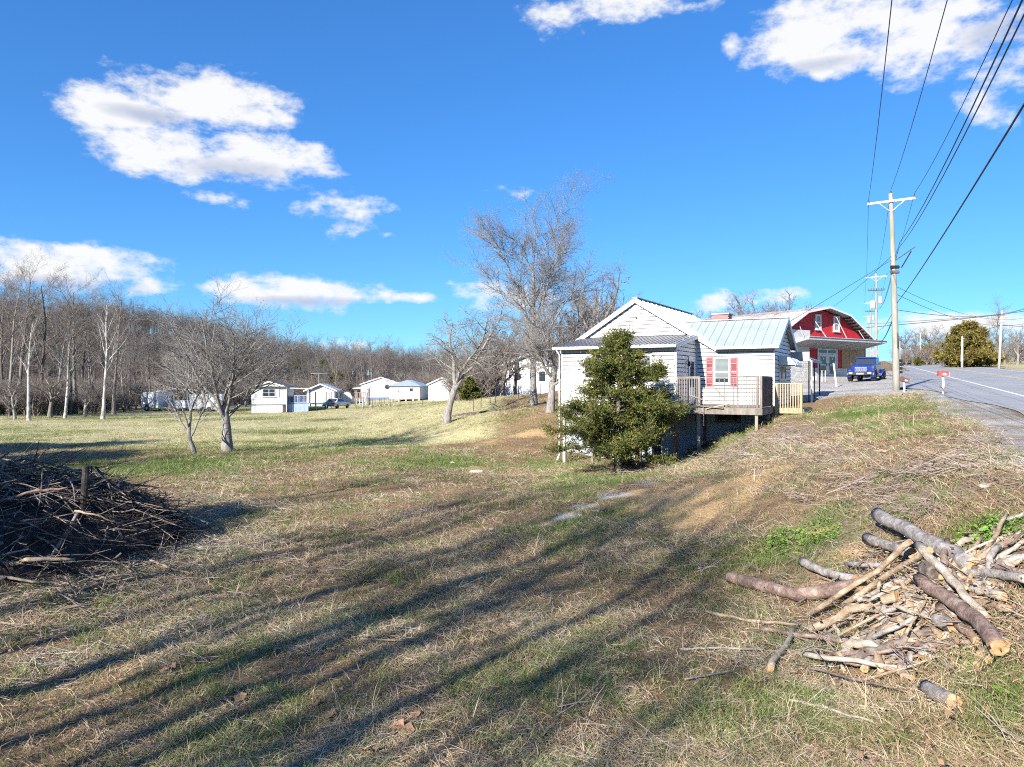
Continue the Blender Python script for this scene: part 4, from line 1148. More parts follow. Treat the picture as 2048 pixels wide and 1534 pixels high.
    # storm door in the side of the lean-to and its lamp
    b = MB(); b.bx(LX1+.012, LX1+.05, dr[0], dr[1], dr[2], dr[3]); door = b.build('door', WHITE, H)
    b = MB(); b.bx(LX1+.051, LX1+.056, dr[0]+.14, dr[1]-.14, dr[2]+.75, dr[3]-.16); b.build('pane', GLASS, door)
    b = MB(); b.bx(LX1+.051, LX1+.075, dr[0]+.05, dr[0]+.09, dr[2]+.72, dr[2]+.9); b.build('handle', BLACKM, door)
    b = MB()
    for u in ((dr[0]-.07, dr[0]), (dr[1], dr[1]+.07)): b.bx(LX1+.0, LX1+.06, u[0], u[1], dr[2], dr[3]+.07)
    b.bx(LX1, LX1+.06, dr[0], dr[1], dr[3], dr[3]+.07); b.build('frame', WHITE, door)
    b = MB(); y = dr[0]-.3; z = ZF+1.85; b.tube([(LX1+.02, y, z), (LX1+.12, y, z+.06), (LX1+.14, y, z)], .012, 6); b.bx(LX1+.09, LX1+.19, y-.05, y+.05, z-.2, z); b.build('porch_lamp', BLACKM, H)
    # foundation
    b = MB(); b.bx(XL, -.0, .03, .25, -.7, ZF-.101); b.bx(-.25, -.0, .25, 4.2, -.7, ZF-.101); b.bx(XL, XL+.25, .25, 9, -.7, ZF-.101); fnd = b.build('foundation_wall', FOUND, H)
    blk = MB().bx(.004, .394, -.012, .02, .004, .194).mesh('block', FOUND)
    for i in range(14):
        z = -.45 + .2 * i
        if z > ZF - .32: break
        for k in range(16):
            x = -6.4 + .4 * k + (.2 if i % 2 else 0)
            if x + .4 > -.02 or (x > -4.1 and False): continue
            new_obj('block', blk, fnd, (x, .03, z))
    a = h_on_y(*zc(1243, 1000), .02); c = h_on_y(*zc(1416, 908), .02)
    r = (a[0], c[0], a[1], c[1]); w3 = (r[1] - r[0]) / 3
    window(H, lambda u, z, o: (u, -o, z), r, name='basement_window', fr=.1, bars=[(r[0]+w3*k-.02, r[0]+w3*k+.02, r[2]+.1, r[3]-.1) for k in (1, 2)], mat=WOODG, depth=.07)
    a = h_on_y(*zc(1435, 950), .02); b = MB(); b.bx(a[0], a[0]+.2, -.04, -.001, a[1], a[1]+.22); b.build('meter_box', plain('grey_box', (.45, .46, .48), .6), H)
    # posts under the lean-to
    for k, (x, y, zb, m, w) in enumerate([(LX0+.08, LY+.1, -.6, WHITE, .12), (-7.2, LY+.15, -.6, WOODG, .12), (-6.0, LY+.15, -.55, WOODD, .13), (-5.1, LY+.12, -.5, WOODR, .15), (-4.3, LY+.15, -.4, WOODD, .13), (LX1-.06, LY+.1, -.3, WOODR, .15),
                                          (-7.8, -1.4, -.6, WOODG, .11), (-6.6, -1.4, -.5, WOODG, .11), (-5.5, -1.3, -.5, WOODG, .11), (-4.6, -1.4, -.5, WOODD, .12)]):
        MB().bx(x-w/2, x+w/2, y-w/2, y+w/2, zb, ZF-.3).build('post', m, H)
    MB().bx(LX0, LX1, LY+.02, LY+.16, ZF-.5, ZF-.301).build('floor_beam', WOODD, H)
    # window and scalloped awning in the end wall
    window(H, east, er, blind=.5, mat=WHITE)
    y0, y1, zt = er[0] - .12, er[1] + .12, er[3] + .42
    b = MB(); n = 10; prof = [(0, 0), (.22, -.03), (.45, -.12), (.62, -.28), (.70, -.42)]
    for k in range(n):
        ya = y0 + (y1 - y0) * k / n; yb = y0 + (y1 - y0) * (k + 1) / n
        for (p, q) in zip(prof[:-1], prof[1:]):
            b.face([(p[0]+.03, ya, zt+p[1]), (q[0]+.03, ya, zt+q[1]), (q[0]+.03, yb, zt+q[1]), (p[0]+.03, yb, zt+p[1])])
        ym = (ya + yb) / 2; q = prof[-1]
        b.face([(q[0]+.03, ya, zt+q[1]), (q[0]+.03, ya+.01, zt+q[1]-.05), (q[0]+.03, ym, zt+q[1]-.09), (q[0]+.03, yb-.01, zt+q[1]-.05), (q[0]+.03, yb, zt+q[1])])
    for yy in (y0, y1): b.face([(.03, yy, zt), *[(p[0]+.03, yy, zt+p[1]) for p in prof[1:]], (.03, yy, zt-.42)])
    aw = b.build('awning', WHITE, H)
    sm = aw.modifiers.new('thick', 'SOLIDIFY'); sm.thickness = .012
    # side porch behind
    rf = MB(); rf.slab([(.85, 4.25, 4.46), (.85, 8.4, 4.46), (-.1, 8.4, 4.85), (-.1, 4.25, 4.85)], .1); rf.build('porch_roof', ROOF_GREY, H)
    MB().bx(.86, .9, 4.25, 8.4, 4.32, 4.46).build('porch_fascia', TRIMH, H); MB().bx(-.1, .85, 4.23, 4.249, 4.36, 4.80).build('porch_end', TRIMH, H)
    for y in (4.4, 6.3, 8.2): MB().tube([(.8, y, 1.4), (.8, y, 4.36)], .03, 8).build('porch_post', BLACKM, H)
    MB().tube([(.93, 4.3, 4.4), (.93, 4.33, 1.5)], .04, 8).build('downspout', WHITE, H)
    MB().bx(.0, 1.0, 4.3, 8.4, 1.6, ZF-.4).build('porch_floor', plain('concrete', (.42, .41, .39), .9, .15, 3), H)
    return H
build_house()

def build_deck():
    D = thing('wooden_deck', HO, 'weathered grey wooden deck on posts with broken railing beside the white house', 'deck', rz=HA)
    ZD = ZF - .06; x0, x1, y0 = LX1 + .02, .10, LY
    n = 20
    rng = random.Random(4)
    bm_ = MB().bx(0, 1, 0, .135, 0, .035).mesh('deck_board', WOODG)
    for k in range(n):
        y = y0 + (-.06 - y0) * k / n
        new_obj('deck_board', bm_, D, (x0, y, ZD-.035 + rng.uniform(-.004, .004)), (0, 0, 0), (x1 - x0 + rng.uniform(-.04, .04), 1, 1))
    MB().bx(x0, x1, y0-.05, y0-.005, ZD-.28, ZD-.036).build('rim_joist', WOODG, D)
    MB().bx(x1-.045, x1, y0, -.05, ZD-.28, ZD-.037).build('rim_joist', WOODG, D)
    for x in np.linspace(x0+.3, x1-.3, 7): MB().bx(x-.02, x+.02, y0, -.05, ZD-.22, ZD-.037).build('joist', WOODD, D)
    post_x = [h_on_y(*zc(1528, 900), y0)[0], h_on_y(*zc(1120, 900), y0)[0]]
    for x, y, m in ((post_x[0], y0+.06, WOODG), (post_x[1], y0+.06, WOODG), (x1-.1, -1.2, WOODG), (-2.6, -1.3, WOODD)):
        P = HO + HX * x + HY * y
        MB().bx(x-.055, x+.055, y-.055, y+.055, gz(P[0], P[1]) - .3, ZD-.281).build('post', m, D)
    def at(zx, zy): return h_on_y(*zc(zx, zy), y0)
    def bar(name, a, b, w, h, m=WOODG, y=y0+.02):
        MB().beam((a[0], y, a[1]), (b[0], y, b[1]), w, h, up=(0, 1, 0)).build(name, m, D)
    # dense railing on the left
    ztop = at(1130, 688)[1]
    for zx in (970, 1125):
        x = at(zx, 800)[0]; MB().bx(x-.045, x+.045, y0-.02, y0+.07, ZD, ztop+.02).build('railing_post', WOODG, D)
    bar('top_rail', (at(968, 0)[0], ztop), (at(1128, 0)[0], ztop), .09, .04)
    bar('bottom_rail', (at(968, 0)[0], ZD+.09), (at(1128, 0)[0], ZD+.09), .05, .04)
    for zx in np.linspace(985, 1108, 8): bar('baluster', (at(zx, 0)[0], ZD+.1), (at(zx, 0)[0], ztop-.02), .035, .035)
    # sagging rail with only some balusters left
    xa, xb = at(1130, 0)[0], at(1535, 0)[0]
    MB().tube([(xa, y0, ztop), (xa*.6+xb*.4, y0, ztop-.03), (xb, y0, ztop+.02)], .018, 6).build('top_rail', WOODG, D)
    for zx in (1265, 1302, 1365, 1392, 1400, 1440, 1455, 1478, 1500, 1515): bar('baluster', (at(zx, 0)[0], ZD+.02), (at(zx + rng.uniform(-3, 3), 0)[0], ztop-.01), .03, .03)
    bar('broken_baluster', at(1216, 735), at(1322, 862), .035, .035, WOODG, y0-.03)
    bar('broken_baluster', at(1060, 812), at(1215, 868), .04, .04, WOODG, y0-.04)
    bar('broken_board', at(1180, 908), at(1345, 872), .03, .1, WOODN, y0-.09)
    bar('broken_board', at(1050, 880), at(1300, 905), .03, .08, WOODG, y0-.12)
    bar('hanging_board', at(1160, 880), at(1160, 1030), .035, .07, WOODG, y0-.08)
    for x in (at(1535, 0)[0], x1 - .06):
        MB().bx(x-.045, x+.045, y0-.02, y0+.07, ZD, ztop+.05).build('railing_post', WOODG, D)
    # solid dark side panel
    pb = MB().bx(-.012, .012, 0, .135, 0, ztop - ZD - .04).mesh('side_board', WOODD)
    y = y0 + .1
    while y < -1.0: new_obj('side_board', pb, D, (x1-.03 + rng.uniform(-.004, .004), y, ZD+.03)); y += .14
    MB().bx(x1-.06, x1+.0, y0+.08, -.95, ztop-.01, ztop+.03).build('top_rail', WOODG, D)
    MB().bx(x1-.075, x1+.015, -.98, -.89, ZD, ztop+.03).build('railing_post', WOODG, D)
    # lower landing of new wood
    L2 = thing('stair_landing', HO, 'low landing of fresh yellow wood with picket railing, right of the deck', 'landing', rz=HA)
    yl = -.5; zl = h_on_y(*zc(1800, 905), yl)[1]; zt = h_on_y(*zc(1800, 735), yl)[1]
    xa = .14; xb = h_on_y(*zc(1858, 800), yl)[0]
    b_ = MB().bx(0, 1, 0, .135, -.035, 0).mesh('deck_board', WOODG)
    for k in range(17): new_obj('deck_board', b_, L2, (xa, yl + .01 + .14 * k, zl), (0, 0, 0), (xb - xa + .0, 1, 1))
    MB().bx(xa, xb, yl-.045, yl-.002, zl-.22, zl).build('rim_joist', WOODN, L2)
    MB().bx(xb+.001, xb+.045, yl-.04, yl+2.4, zl-.2, zl-.04).build('rim_joist', WOODG, L2)
    for x in (xb-.06, xa+.05):
        P = HO + HX * x + HY * yl
        MB().bx(x-.05, x+.05, yl-.15, yl-.046, gz(P[0], P[1]) - .2, zt).build('post', WOODN, L2)
    MB().bx(xa, xb, yl-.1, yl-.01, zt, zt+.04).build('top_rail', WOODN, L2)
    n = 9
    for k in range(n):
        x = xa + .12 + (xb - xa - .3) * k / (n - 1); MB().bx(x-.02, x+.02, yl-.085, yl-.047, zl-.12, zt).build('baluster', WOODN, L2)
    for k in range(4):
        MB().bx(xb+.06, xb+.9, yl+.3+.0*k, yl+.5, zl-.12, zl-.08) if False else None
build_deck()

# ---------------------------------------------------------------- red store building
SA = R(33); SO = V3((1619 - CX) / F_PX * 62.0, 62.0, 0.0)
SX = V3(math.cos(SA), math.sin(SA), 0); SY = V3(-math.sin(SA), math.cos(SA), 0)
def s_on_y(px, py, y):
    k = (px - CX) / F_PX; a = SO[0] + SY[0] * y; b = SO[1] + SY[1] * y
    x = (k * b - a) / (SX[0] - k * SX[1])
    return x, CAM_Z + (CY - py) / F_PX * (b + SX[1] * x)
def zs(x, y): return 1560 + x / 7.67, 600 + y / 7.67
def red_brick_mat():
    m, nt, bs = nodemat('red_painted_brick')
    co = coords(nt, 'Object')
    mp = nt.nodes.new('ShaderNodeMapping'); mp.inputs['Rotation'].default_value = (R(90), 0, 0); nt.links.new(co, mp.inputs[0])
    br = nt.nodes.new('ShaderNodeTexBrick'); nt.links.new(mp.outputs[0], br.inputs[0])
    br.inputs['Scale'].default_value = 1.0; br.inputs['Brick Width'].default_value = .3; br.inputs['Row Height'].default_value = .11; br.inputs['Mortar Size'].default_value = .012
    br.inputs['Color1'].default_value = (.60, .022, .035, 1); br.inputs['Color2'].default_value = (.52, .018, .03, 1); br.inputs['Mortar'].default_value = (.36, .016, .024, 1)
    n = noise(nt, co, 1.2, 6, .65)
    c = mixc(nt, 1.0, br.outputs[0], ramp(nt, n, [(0.3, (.75,)*3), (0.65, (1.1,)*3)]), 'MULTIPLY')
    nt.links.new(c, bs.inputs['Base Color']); bs.inputs['Roughness'].default_value = .7
    bump(nt, bs, br.outputs['Fac'], -.5, .02)
    return m
def build_store():
    zb = 3.75
    S = thing('store_building', SO, 'red gambrel-roofed store with white canopy and boarded window beside the road', 'store', rz=SA)
    RED = red_brick_mat()
    ROOFS = plain('rusty_white_roof', (.46, .42, .40), .6, .2, 1.6, dirt=(.25, .10, .075), dirt_amt=1.0)
    SOFF = plain('soffit_grey', (.30, .30, .31), .7, .12, 2); TRIMS = plain('grey_trim', (.46, .46, .47), .7, .2, 4)
    STONE = plain('white_stone', (.60, .585, .56), .8, .3, 7, dirt=(.28, .26, .24), dirt_amt=.6, bmp=.8)
    PEEL = plain('peeling_white', (.56, .55, .54), .75, .12, 3, dirt=(.36, .34, .33), dirt_amt=.75)
    PLY = plain('plywood', (.34, .235, .115), .8, .25, 2.5, dirt=(.28, .19, .10), dirt_amt=.6)
    yo = -.85
    xp, zp = s_on_y(*zs(770, 96), yo); xk, zk = s_on_y(*zs(1085, 222), yo); xe, ze = s_on_y(*zs(1500, 645), yo)
    hk, he = xk - xp, xe - xp
    prof = [(xp - he, ze), (xp - hk, zk), (xp, zp), (xp + hk, zk), (xp + he, ze)]
    Ld = 20.0
    ins = .35
    wall = [(xp - he + .5, zb - 1), (xp + he - .5, zb - 1), (xp + he - .5, ze + .1), (xp + hk - .1, zk - .22), (xp, zp - .25), (xp - hk + .1, zk - .22), (xp - he + .5, ze + .1)]
    MB().prism(wall, 'y', 0, Ld - .5).build('wall', RED, S)
    # roof sheets
    for i in range(4):
        (x0, z0), (x1, z1) = prof[i], prof[i+1]
        n = 8 if i < 2 else 4
        for k in range(n):
            ya = yo + (Ld - yo) * k / n; yb = yo + (Ld - yo) * (k + 1) / n - .01
            q = [(x0, ya, z0), (x0, yb, z0), (x1, yb, z1), (x1, ya, z1)]
            b = MB(); b.slab(q, -.07 if True else .07)
            for s in (.2, .5, .8):
                yy = ya + (yb - ya) * s; b.beam((x0, yy, z0 + .02), (x1, yy, z1 + .02), .05, .03)
            b.build('roof_sheet', ROOFS, S)
        b = MB(); b.beam((x0, yo - .02, z0 - .1), (x1, yo - .02, z1 - .1), .05, .15, up=(0, 0, 1)); b.build('rake_board', WHITE, S)
    # rafter ends under the right overhang
    (x0, z0), (x1, z1) = prof[3], prof[4]
    for k in range(10):
        t = (k + .5) / 10; x = x0 + (x1 - x0) * t; z = z0 + (z1 - z0) * t - .18
        MB().beam((x, yo + .02, z), (x - .0, 0, z), .08, .12).build('rafter', WOODD, S)
    # gable windows
    front = lambda a, z, o: (a, -o, z)
    CURT = plain('curtain', (.36, .33, .29), .8, .4, 9)
    for (xa, ya, xb, yb) in ((530, 455, 622, 227), (812, 485, 905, 252)):
        a = s_on_y(*zs(xa, ya), 0); c = s_on_y(*zs(xb, yb), 0)
        zz0 = min(a[1], c[1]); zz1 = max(a[1], c[1])
        window(S, front, (a[0], c[0], zz0, zz1), fr=.16, glassm=CURT, bars=[(a[0]+.15, c[0]-.15, (zz0+zz1)/2-.05, (zz0+zz1)/2+.05)], depth=.1)
    # canopy
    yc = -2.5
    cl, zl_ = s_on_y(*zs(437, 585), yc); cr, zr_ = s_on_y(*zs(1628, 668), yc)
    zt = (zl_ + zr_) / 2 + .12; zbk = s_on_y(*zs(900, 760), 0)[1]
    b = MB(); b.prism([(yc, zt - .15), (yc, zt), (.0, zt + .12), (.0, zbk)], 'x', cl, cr); can = b.build('canopy', SOFF, S)
    MB().bx(cl - .03, cr + .03, yc - .06, yc - .005, zt - .17, zt + .04).build('fascia', TRIMS, can)
    MB().bx(cl - .05, cr + .05, yc - .14, yc + .1, zt + .041, zt + .09).build('gutter', TRIMS, can)
    for k in range(7):
        x = cl + (cr - cl) * (k + .5) / 7; MB().beam((x, yc + .05, zt - .17), (x, -.02, zbk - .02), .06, .04).build('soffit_batten', TRIMS, can)
    for (xa, ya, xb, yb) in ((285, 350, 365, 475), (510, 285, 720, 580), (825, 180, 1030, 605), (1190, 440, 1305, 620)):
        a = s_on_y(*zs(xa, ya), -.06); c = s_on_y(*zs(xb, yb), yc + .3)
        MB().tube([(a[0], -.06, a[1]), (c[0], yc + .3, zt + .04)], .022, 6).build('tie_rod', WHITE, S)
    # ground floor front
    def box(name, xa, ya, xb, yb, mat, o0=.002, o1=.06, par=S):
        a = s_on_y(*zs(xa, yb), 0); c = s_on_y(*zs(xb, ya), 0)
        z0, z1 = min(a[1], c[1]), max(a[1], c[1])
        return MB().bx(a[0], c[0], -o1, -o0, z0, z1).build(name, mat, par), (a[0], c[0], z0, z1)
    w, r = box('boarded_window', 940, 772, 1285, 1098, PLY)
    for k in (1, 2): x = r[0] + (r[1] - r[0]) * k / 3; MB().bx(x-.01, x+.01, -.066, -.061, r[2], r[3]).build('sheet_joint', WOODD, w)
    dfr, r = box('double_door', 575, 752, 862, 1172, plain('pale_door', (.62, .66, .68), .5, .08, 2), .002, .05)
    wd = (r[1] - r[0]); zt_ = r[2] + (r[3] - r[2]) * .80
    for k in range(2):
        x0 = r[0] + wd * (.05 + .48 * k); x1 = x0 + wd * .42
        MB().bx(x0, x1, -.056, -.051, zt_ + .1, r[3] - .12).build('transom_pane', GLASS, dfr)
        lf = MB().bx(x0, x1, -.08, -.052, r[2] + .03, zt_ - .05).build('door_leaf', WHITE, dfr)
        MB().bx(x0 + .16, x1 - .16, -.086, -.081, r[2] + .25, r[2] + .95).build('pane', GLASS, lf)
        MB().bx(x0 + .16, x1 - .16, -.086, -.081, r[2] + 1.05, zt_ - .2).build('pane', GLASS, lf)
        MB().bx(x0 + (.07 if k else x1 - x0 - .1), x0 + (.1 if k else x1 - x0 - .07), -.13, -.081, r[2] + .9, r[2] + 1.15).build('handle', BLACKM, lf)
        # small white decals on the glass
        xm = (x0 + x1) / 2; zd = r[2] + 1.75; b = MB()
        for dx, dz, s in ((0, .12, .07), (-.13, 0, .06), (.13, 0, .06), (0, -.2, .1), (-.11, .2, .04), (.11, .2, .04)):
            b.prism([(xm + dx + s * math.cos(t), zd + dz + s * math.sin(t)) for t in np.linspace(0, 6.28, 9)[:-1]], 'y', -.0905, -.0865)
        b.build('decal', WHITE, lf)
    b = MB(); b.bx(r[0] - .08, r[0], -.09, -.0, r[2], r[3]); b.bx(r[1], r[1] + .08, -.09, 0, r[2], r[3]); b.bx(r[0], r[1], -.09, -.0, r[3], r[3] + .1); b.build('frame', WHITE, dfr)
    # stone wainscot stones
    rng = random.Random(9)
    for (xa, ya, xb, yb) in ((466, 1040, 572, 1225), (866, 1055, 1290, 1200)):
        o, rr = box('stone_wainscot', xa, ya, xb, yb, STONE, .002, .07)
        z = rr[2]
        while z < rr[3] - .03:
            h = min(.17, rr[3] - z); x = rr[0]
            while x < rr[1] - .05:
                l = min(rng.uniform(.3, .6), rr[1] - x)
                MB().bx(x + .008, x + l - .008, -.07 - rng.uniform(.02, .05), -.069, z + .008, z + h - .008).build('stone', STONE, o); x += l
            z += .17
    a = s_on_y(*zs(560, 1185), -1); c = s_on_y(*zs(1080, 1200), -1)
    MB().bx(a[0], c[0] + .3, -1.0, -.1, zb - .8, r[2] - .02).build('step', plain('concrete', (.42, .41, .39), .9, .15, 3), S)
    # white annex on the left
    ax0 = s_on_y(*zs(40, 600), -.5)[0]; ax1, az1 = s_on_y(*zs(447, 475), -.5)
    MB().bx(ax0, ax1, -.5, 6, zb - 1, az1).build('annex', PEEL, S)
    za = s_on_y(*zs(250, 705), -.5)[1]
    MB().bx(ax0, ax1 + .02, -.58, -.5, za, az1 + .04).build('sign_board', PEEL, S)
    for k in range(9):
        x = ax0 + (ax1 - ax0) * k / 9; MB().bx(x + .01, x + (ax1 - ax0) / 9 - .01, -.535, -.5, zb + 1.55, za - .02).build('panel_board', PEEL, S)
    z = zb - .4
    an = MB().bx(ax0, ax1 + .03, -.56, -.501, zb - .6, zb + 1.5).build('stone_base', STONE, S)
    while z < zb + 1.45:
        x = ax0
        while x < ax1 - .05:
            l = min(rng.uniform(.35, .7), ax1 - x); MB().bx(x + .008, x + l - .008, -.56 - rng.uniform(.02, .05), -.559, z + .008, z + .15).build('stone', STONE, an); x += l
        z += .165
build_store()

# ---------------------------------------------------------------- blue off-road pickup
def wheel(parent, x, y, r, w, tyre, rim, side):
    b = MB(); n = 28
    prof = [(-.5, .62), (-.5, .9), (-.42, .98), (-.2, 1.0), (.2, 1.0), (.42, .98), (.5, .9), (.5, .62)]
    for (a, p), (c, q) in zip(prof[:-1], prof[1:]):
        for k in range(n):
            t0, t1 = 2*math.pi*k/n, 2*math.pi*(k+1)/n
            b.face([(x+a*w, y+p*r*math.cos(t0), r+p*r*math.sin(t0)), (x+c*w, y+q*r*math.cos(t0), r+q*r*math.sin(t0)), (x+c*w, y+q*r*math.cos(t1), r+q*r*math.sin(t1)), (x+a*w, y+p*r*math.cos(t1), r+p*r*math.sin(t1))])
    for k in range(n):        # tread blocks
        t = 2*math.pi*(k+.25)/n
        for s in (-.28, .28): b.beam((x+s*w-.12*w, y+1.0*r*math.cos(t), r+1.0*r*math.sin(t)), (x+s*w+.12*w, y+1.0*r*math.cos(t), r+1.0*r*math.sin(t)), .05, .03, up=(0, math.cos(t), math.sin(t)))
    wh = b.build('wheel', tyre, parent)
    b = MB(); b.tube([(x-.3*w, y, r), (x+.36*w*side, y, r)], r*.62, 20); 
    for k in range(5):
        t = 2*math.pi*k/5; b.beam((x+.4*w*side, y, r), (x+.4*w*side, y+.58*r*math.cos(t), r+.58*r*math.sin(t)), .08, .03, up=(1, 0, 0))
    b.tube([(x+.3*w*side, y, r), (x+.46*w*side, y, r)], r*.14, 12); b.build('rim', rim, wh)
def build_pickup():
    BLUE, nt, bs = nodemat('blue_paint')
    bs.inputs['Base Color'].default_value = (.008, .045, .33, 1); bs.inputs['Roughness'].default_value = .28; bs.inputs['Metallic'].default_value = .25
    bs.inputs['Coat Weight'].default_value = .8; bs.inputs['Coat Roughness'].default_value = .06
    n = noise(nt, coords(nt, 'Object'), 3, 5, .6); nt.links.new(ramp(nt, n, [(0.3, (.006, .03, .20)), (.7, (.010, .045, .28))]), bs.inputs['Base Color'])
    BLK = plain('black_plastic', (.018, .018, .02), .6, .2, 8); TYRE = plain('tyre_rubber', (.035, .035, .036), .9, .25, 12); RIM = plain('wheel_rim', (.09, .09, .095), .35, .1, 4, metal=.7)
    GRILL = plain('grille_silver', (.62, .65, .70), .3, .05, 3, metal=.2); LAMP = plain('headlight_lens', (.75, .72, .62), .12, .1, 5)
    p = on_ground(1733, 57.0)
    J = thing('blue_pickup', (p[0], p[1], p[2] + .0), 'bright blue off-road pickup with slotted grille parked in front of the red store', 'pickup', rz=R(-37))
    # local: front is -y, body centre x=0, front axle y=-1.75, rear axle y=1.75
    hw = .79
    b = MB(); b.prism([(-2.05, .72), (-2.0, 1.12), (-1.95, 1.2), (-.72, 1.27), (-.66, 1.27), (-.66, .55), (-2.0, .62)], 'x', -hw + .06, hw - .06); b.build('hood', BLUE, J, bevel=.04)
    b = MB(); b.prism([(-.66, .52), (-.66, 1.26), (1.02, 1.30), (1.02, .52)], 'x', -hw, hw); b.build('cab_body', BLUE, J, bevel=.03)
    b = MB(); b.add([(-hw, -.62, 1.26), (hw, -.62, 1.26), (hw, 1.02, 1.30), (-hw, 1.02, 1.30), (-hw+.1, -.28, 1.78), (hw-.1, -.28, 1.78), (hw-.1, 1.0, 1.82), (-hw+.1, 1.0, 1.82)], [(3,2,1,0),(4,5,6,7),(0,1,5,4),(1,2,6,5),(2,3,7,6),(3,0,4,7)]); cab = b.build('cab', BLUE, J, bevel=.02)
    b = MB(); b.bx(-hw+.07, hw-.07, -.36, 1.04, 1.80, 1.90); b.build('roof', BLUE, J, bevel=.04)
    def lerp(p, q, t): return tuple(a + (c - a) * t for a, c in zip(p, q))
    A, B_, C_, D_ = (-hw, -.62, 1.26), (hw, -.62, 1.26), (hw-.1, -.28, 1.78), (-hw+.1, -.28, 1.78)
    q = [lerp(lerp(A, B_, u), lerp(D_, C_, u), v) for u, v in ((.06, .10), (.94, .10), (.94, .9), (.06, .9))]
    b = MB(); b.slab([(x, y - .022, z + .012) for x, y, z in q], .012); b.build('windshield', GLASS, cab)
    for s in (-1, 1):
        b = MB(); xx = lambda z: s * (hw - .1 * (z - 1.28) / .5 + .008)
        for y0, y1 in ((-.42, .2), (.28, .9)):
            b.slab([(xx(1.34), y0, 1.34), (xx(1.34), y1, 1.34), (xx(1.74), y1, 1.74), (xx(1.74), y0 + (.2 if y0 < -.3 else 0), 1.74)], .006)
        b.build('side_window', GLASS, cab)
        b = MB(); b.bx(s*hw - .015, s*hw + .015, -.56, .22, .62, 1.28); d = b.build('door', BLUE, J, bevel=.01); MB().bx(s*(hw+.016), s*(hw+.045), .05, .18, 1.12, 1.16).build('handle', BLK, d)
        b = MB(); b.bx(s*hw - .015, s*hw + .015, .26, .95, .62, 1.28); d = b.build('door', BLUE, J, bevel=.01); MB().bx(s*(hw+.016), s*(hw+.045), .78, .9, 1.12, 1.16).build('handle', BLK, d)
        b = MB(); b.tube([(s*hw, -.5, 1.3), (s*(hw+.16), -.52, 1.34)], .02, 6); b.bx(s*(hw+.2)-.09, s*(hw+.2)+.09, -.56, -.47, 1.27, 1.46); b.build('mirror', BLK, J)
        # fenders over the wheels
        for yc, nm in ((-1.62, 'front_fender'), (1.72, 'rear_fender')):
            pts = [(yc + .62 * math.cos(t) * 1.0, .48 + .5 * math.sin(t)) for t in np.linspace(R(200), R(-20), 12)]
            inn = [(yc + .5 * math.cos(t), .46 + .42 * math.sin(t)) for t in np.linspace(R(-20), R(200), 12)]
            b = MB(); b.prism(pts + inn, 'x', s*(hw-.12), s*(hw+.17)); b.build(nm, BLUE if nm[0] == 'f' else BLUE, J)
            b = MB(); b.prism([(y, z + .0) for y, z in [(yc + .64 * math.cos(t), .47 + .52 * math.sin(t)) for t in np.linspace(R(195), R(-15), 12)] + [(yc + .6 * math.cos(t), .47 + .48 * math.sin(t)) for t in np.linspace(R(-15), R(195), 12)]], 'x', s*(hw+.14), s*(hw+.19)); b.build('fender_trim', BLK, J)
        for yc in (-1.62, 1.72): wheel(J, s*(hw+.03), yc, .43, .30, TYRE, RIM, s)
        b = MB(); b.bx(s*(hw+.02)-.07, s*(hw+.02)+.07, -.95, 1.05, .44, .52); b.build('side_step', plain('step_grey', (.35, .35, .36), .5), J)
        cx = s * .56
        b = MB(); b.tube([(cx, -1.98, .98), (cx, -2.09, .98)], .105, 18); h = b.build('headlight', LAMP, J, smooth=False); MB().tube([(cx, -2.06, .98), (cx, -2.1, .98)], [.125, .12], 18, cap=False).build('bezel', BLUE, h)
        b = MB(); b.tube([(s*.66, -2.3, .63), (s*.66, -2.36, .63)], .055, 12); b.build('fog_lamp', LAMP, J)
        b = MB(); b.bx(s*(hw+.02)-.08, s*(hw+.02)+.08, -2.03, -1.95, .80, .86); b.build('turn_signal', plain('amber', (.75, .32, .05), .3), J)
    b = MB(); b.bx(-hw+.08, hw-.08, -2.10, -2.02, .70, 1.14); g = b.build('grille', BLUE, J, bevel=.03)
    for k in range(7):
        x = -.36 + .12 * k
        MB().bx(x-.042, x+.042, -2.112, -2.101, .76, 1.08).build('grille_surround', GRILL, g)
        MB().bx(x-.028, x+.028, -2.118, -2.1125, .78, 1.06).build('slot', BLK, g)
    b = MB(); b.prism([(-2.36, .46), (-2.36, .70), (-2.1, .72), (-2.1, .46)], 'x', -.86, .86); b.build('front_bumper', BLK, J, bevel=.04)
    MB().bx(-.26, .26, -2.37, -2.361, .52, .64).build('number_plate', plain('plate_grey', (.30, .30, .32), .5), J)
    for s in (-1, 1): MB().bx(s*.66-.12, s*.66+.12, -2.372, -2.361, .565, .70).build('lamp_surround', GRILL, J)
    MB().bx(-.5, .5, -2.0, 2.4, .40, .55).build('chassis', BLK, J)
    b = MB(); b.bx(-hw, hw, 1.08, 2.62, .62, 1.18); b.build('bed', BLUE, J, bevel=.03)
    MB().bx(-hw+.1, hw-.1, 1.2, 2.5, 1.181, 1.19).build('bed_cover', BLK, J)
    MB().tube([(-.7, 1.25, 1.18), (-.7, 1.3, 1.5), (.7, 1.3, 1.5), (.7, 1.25, 1.18)], .03, 8).build('rack', BLK, J)
    MB().bx(-.8, .8, 2.62, 2.75, .5, .66).build('rear_bumper', BLK, J)
build_pickup()

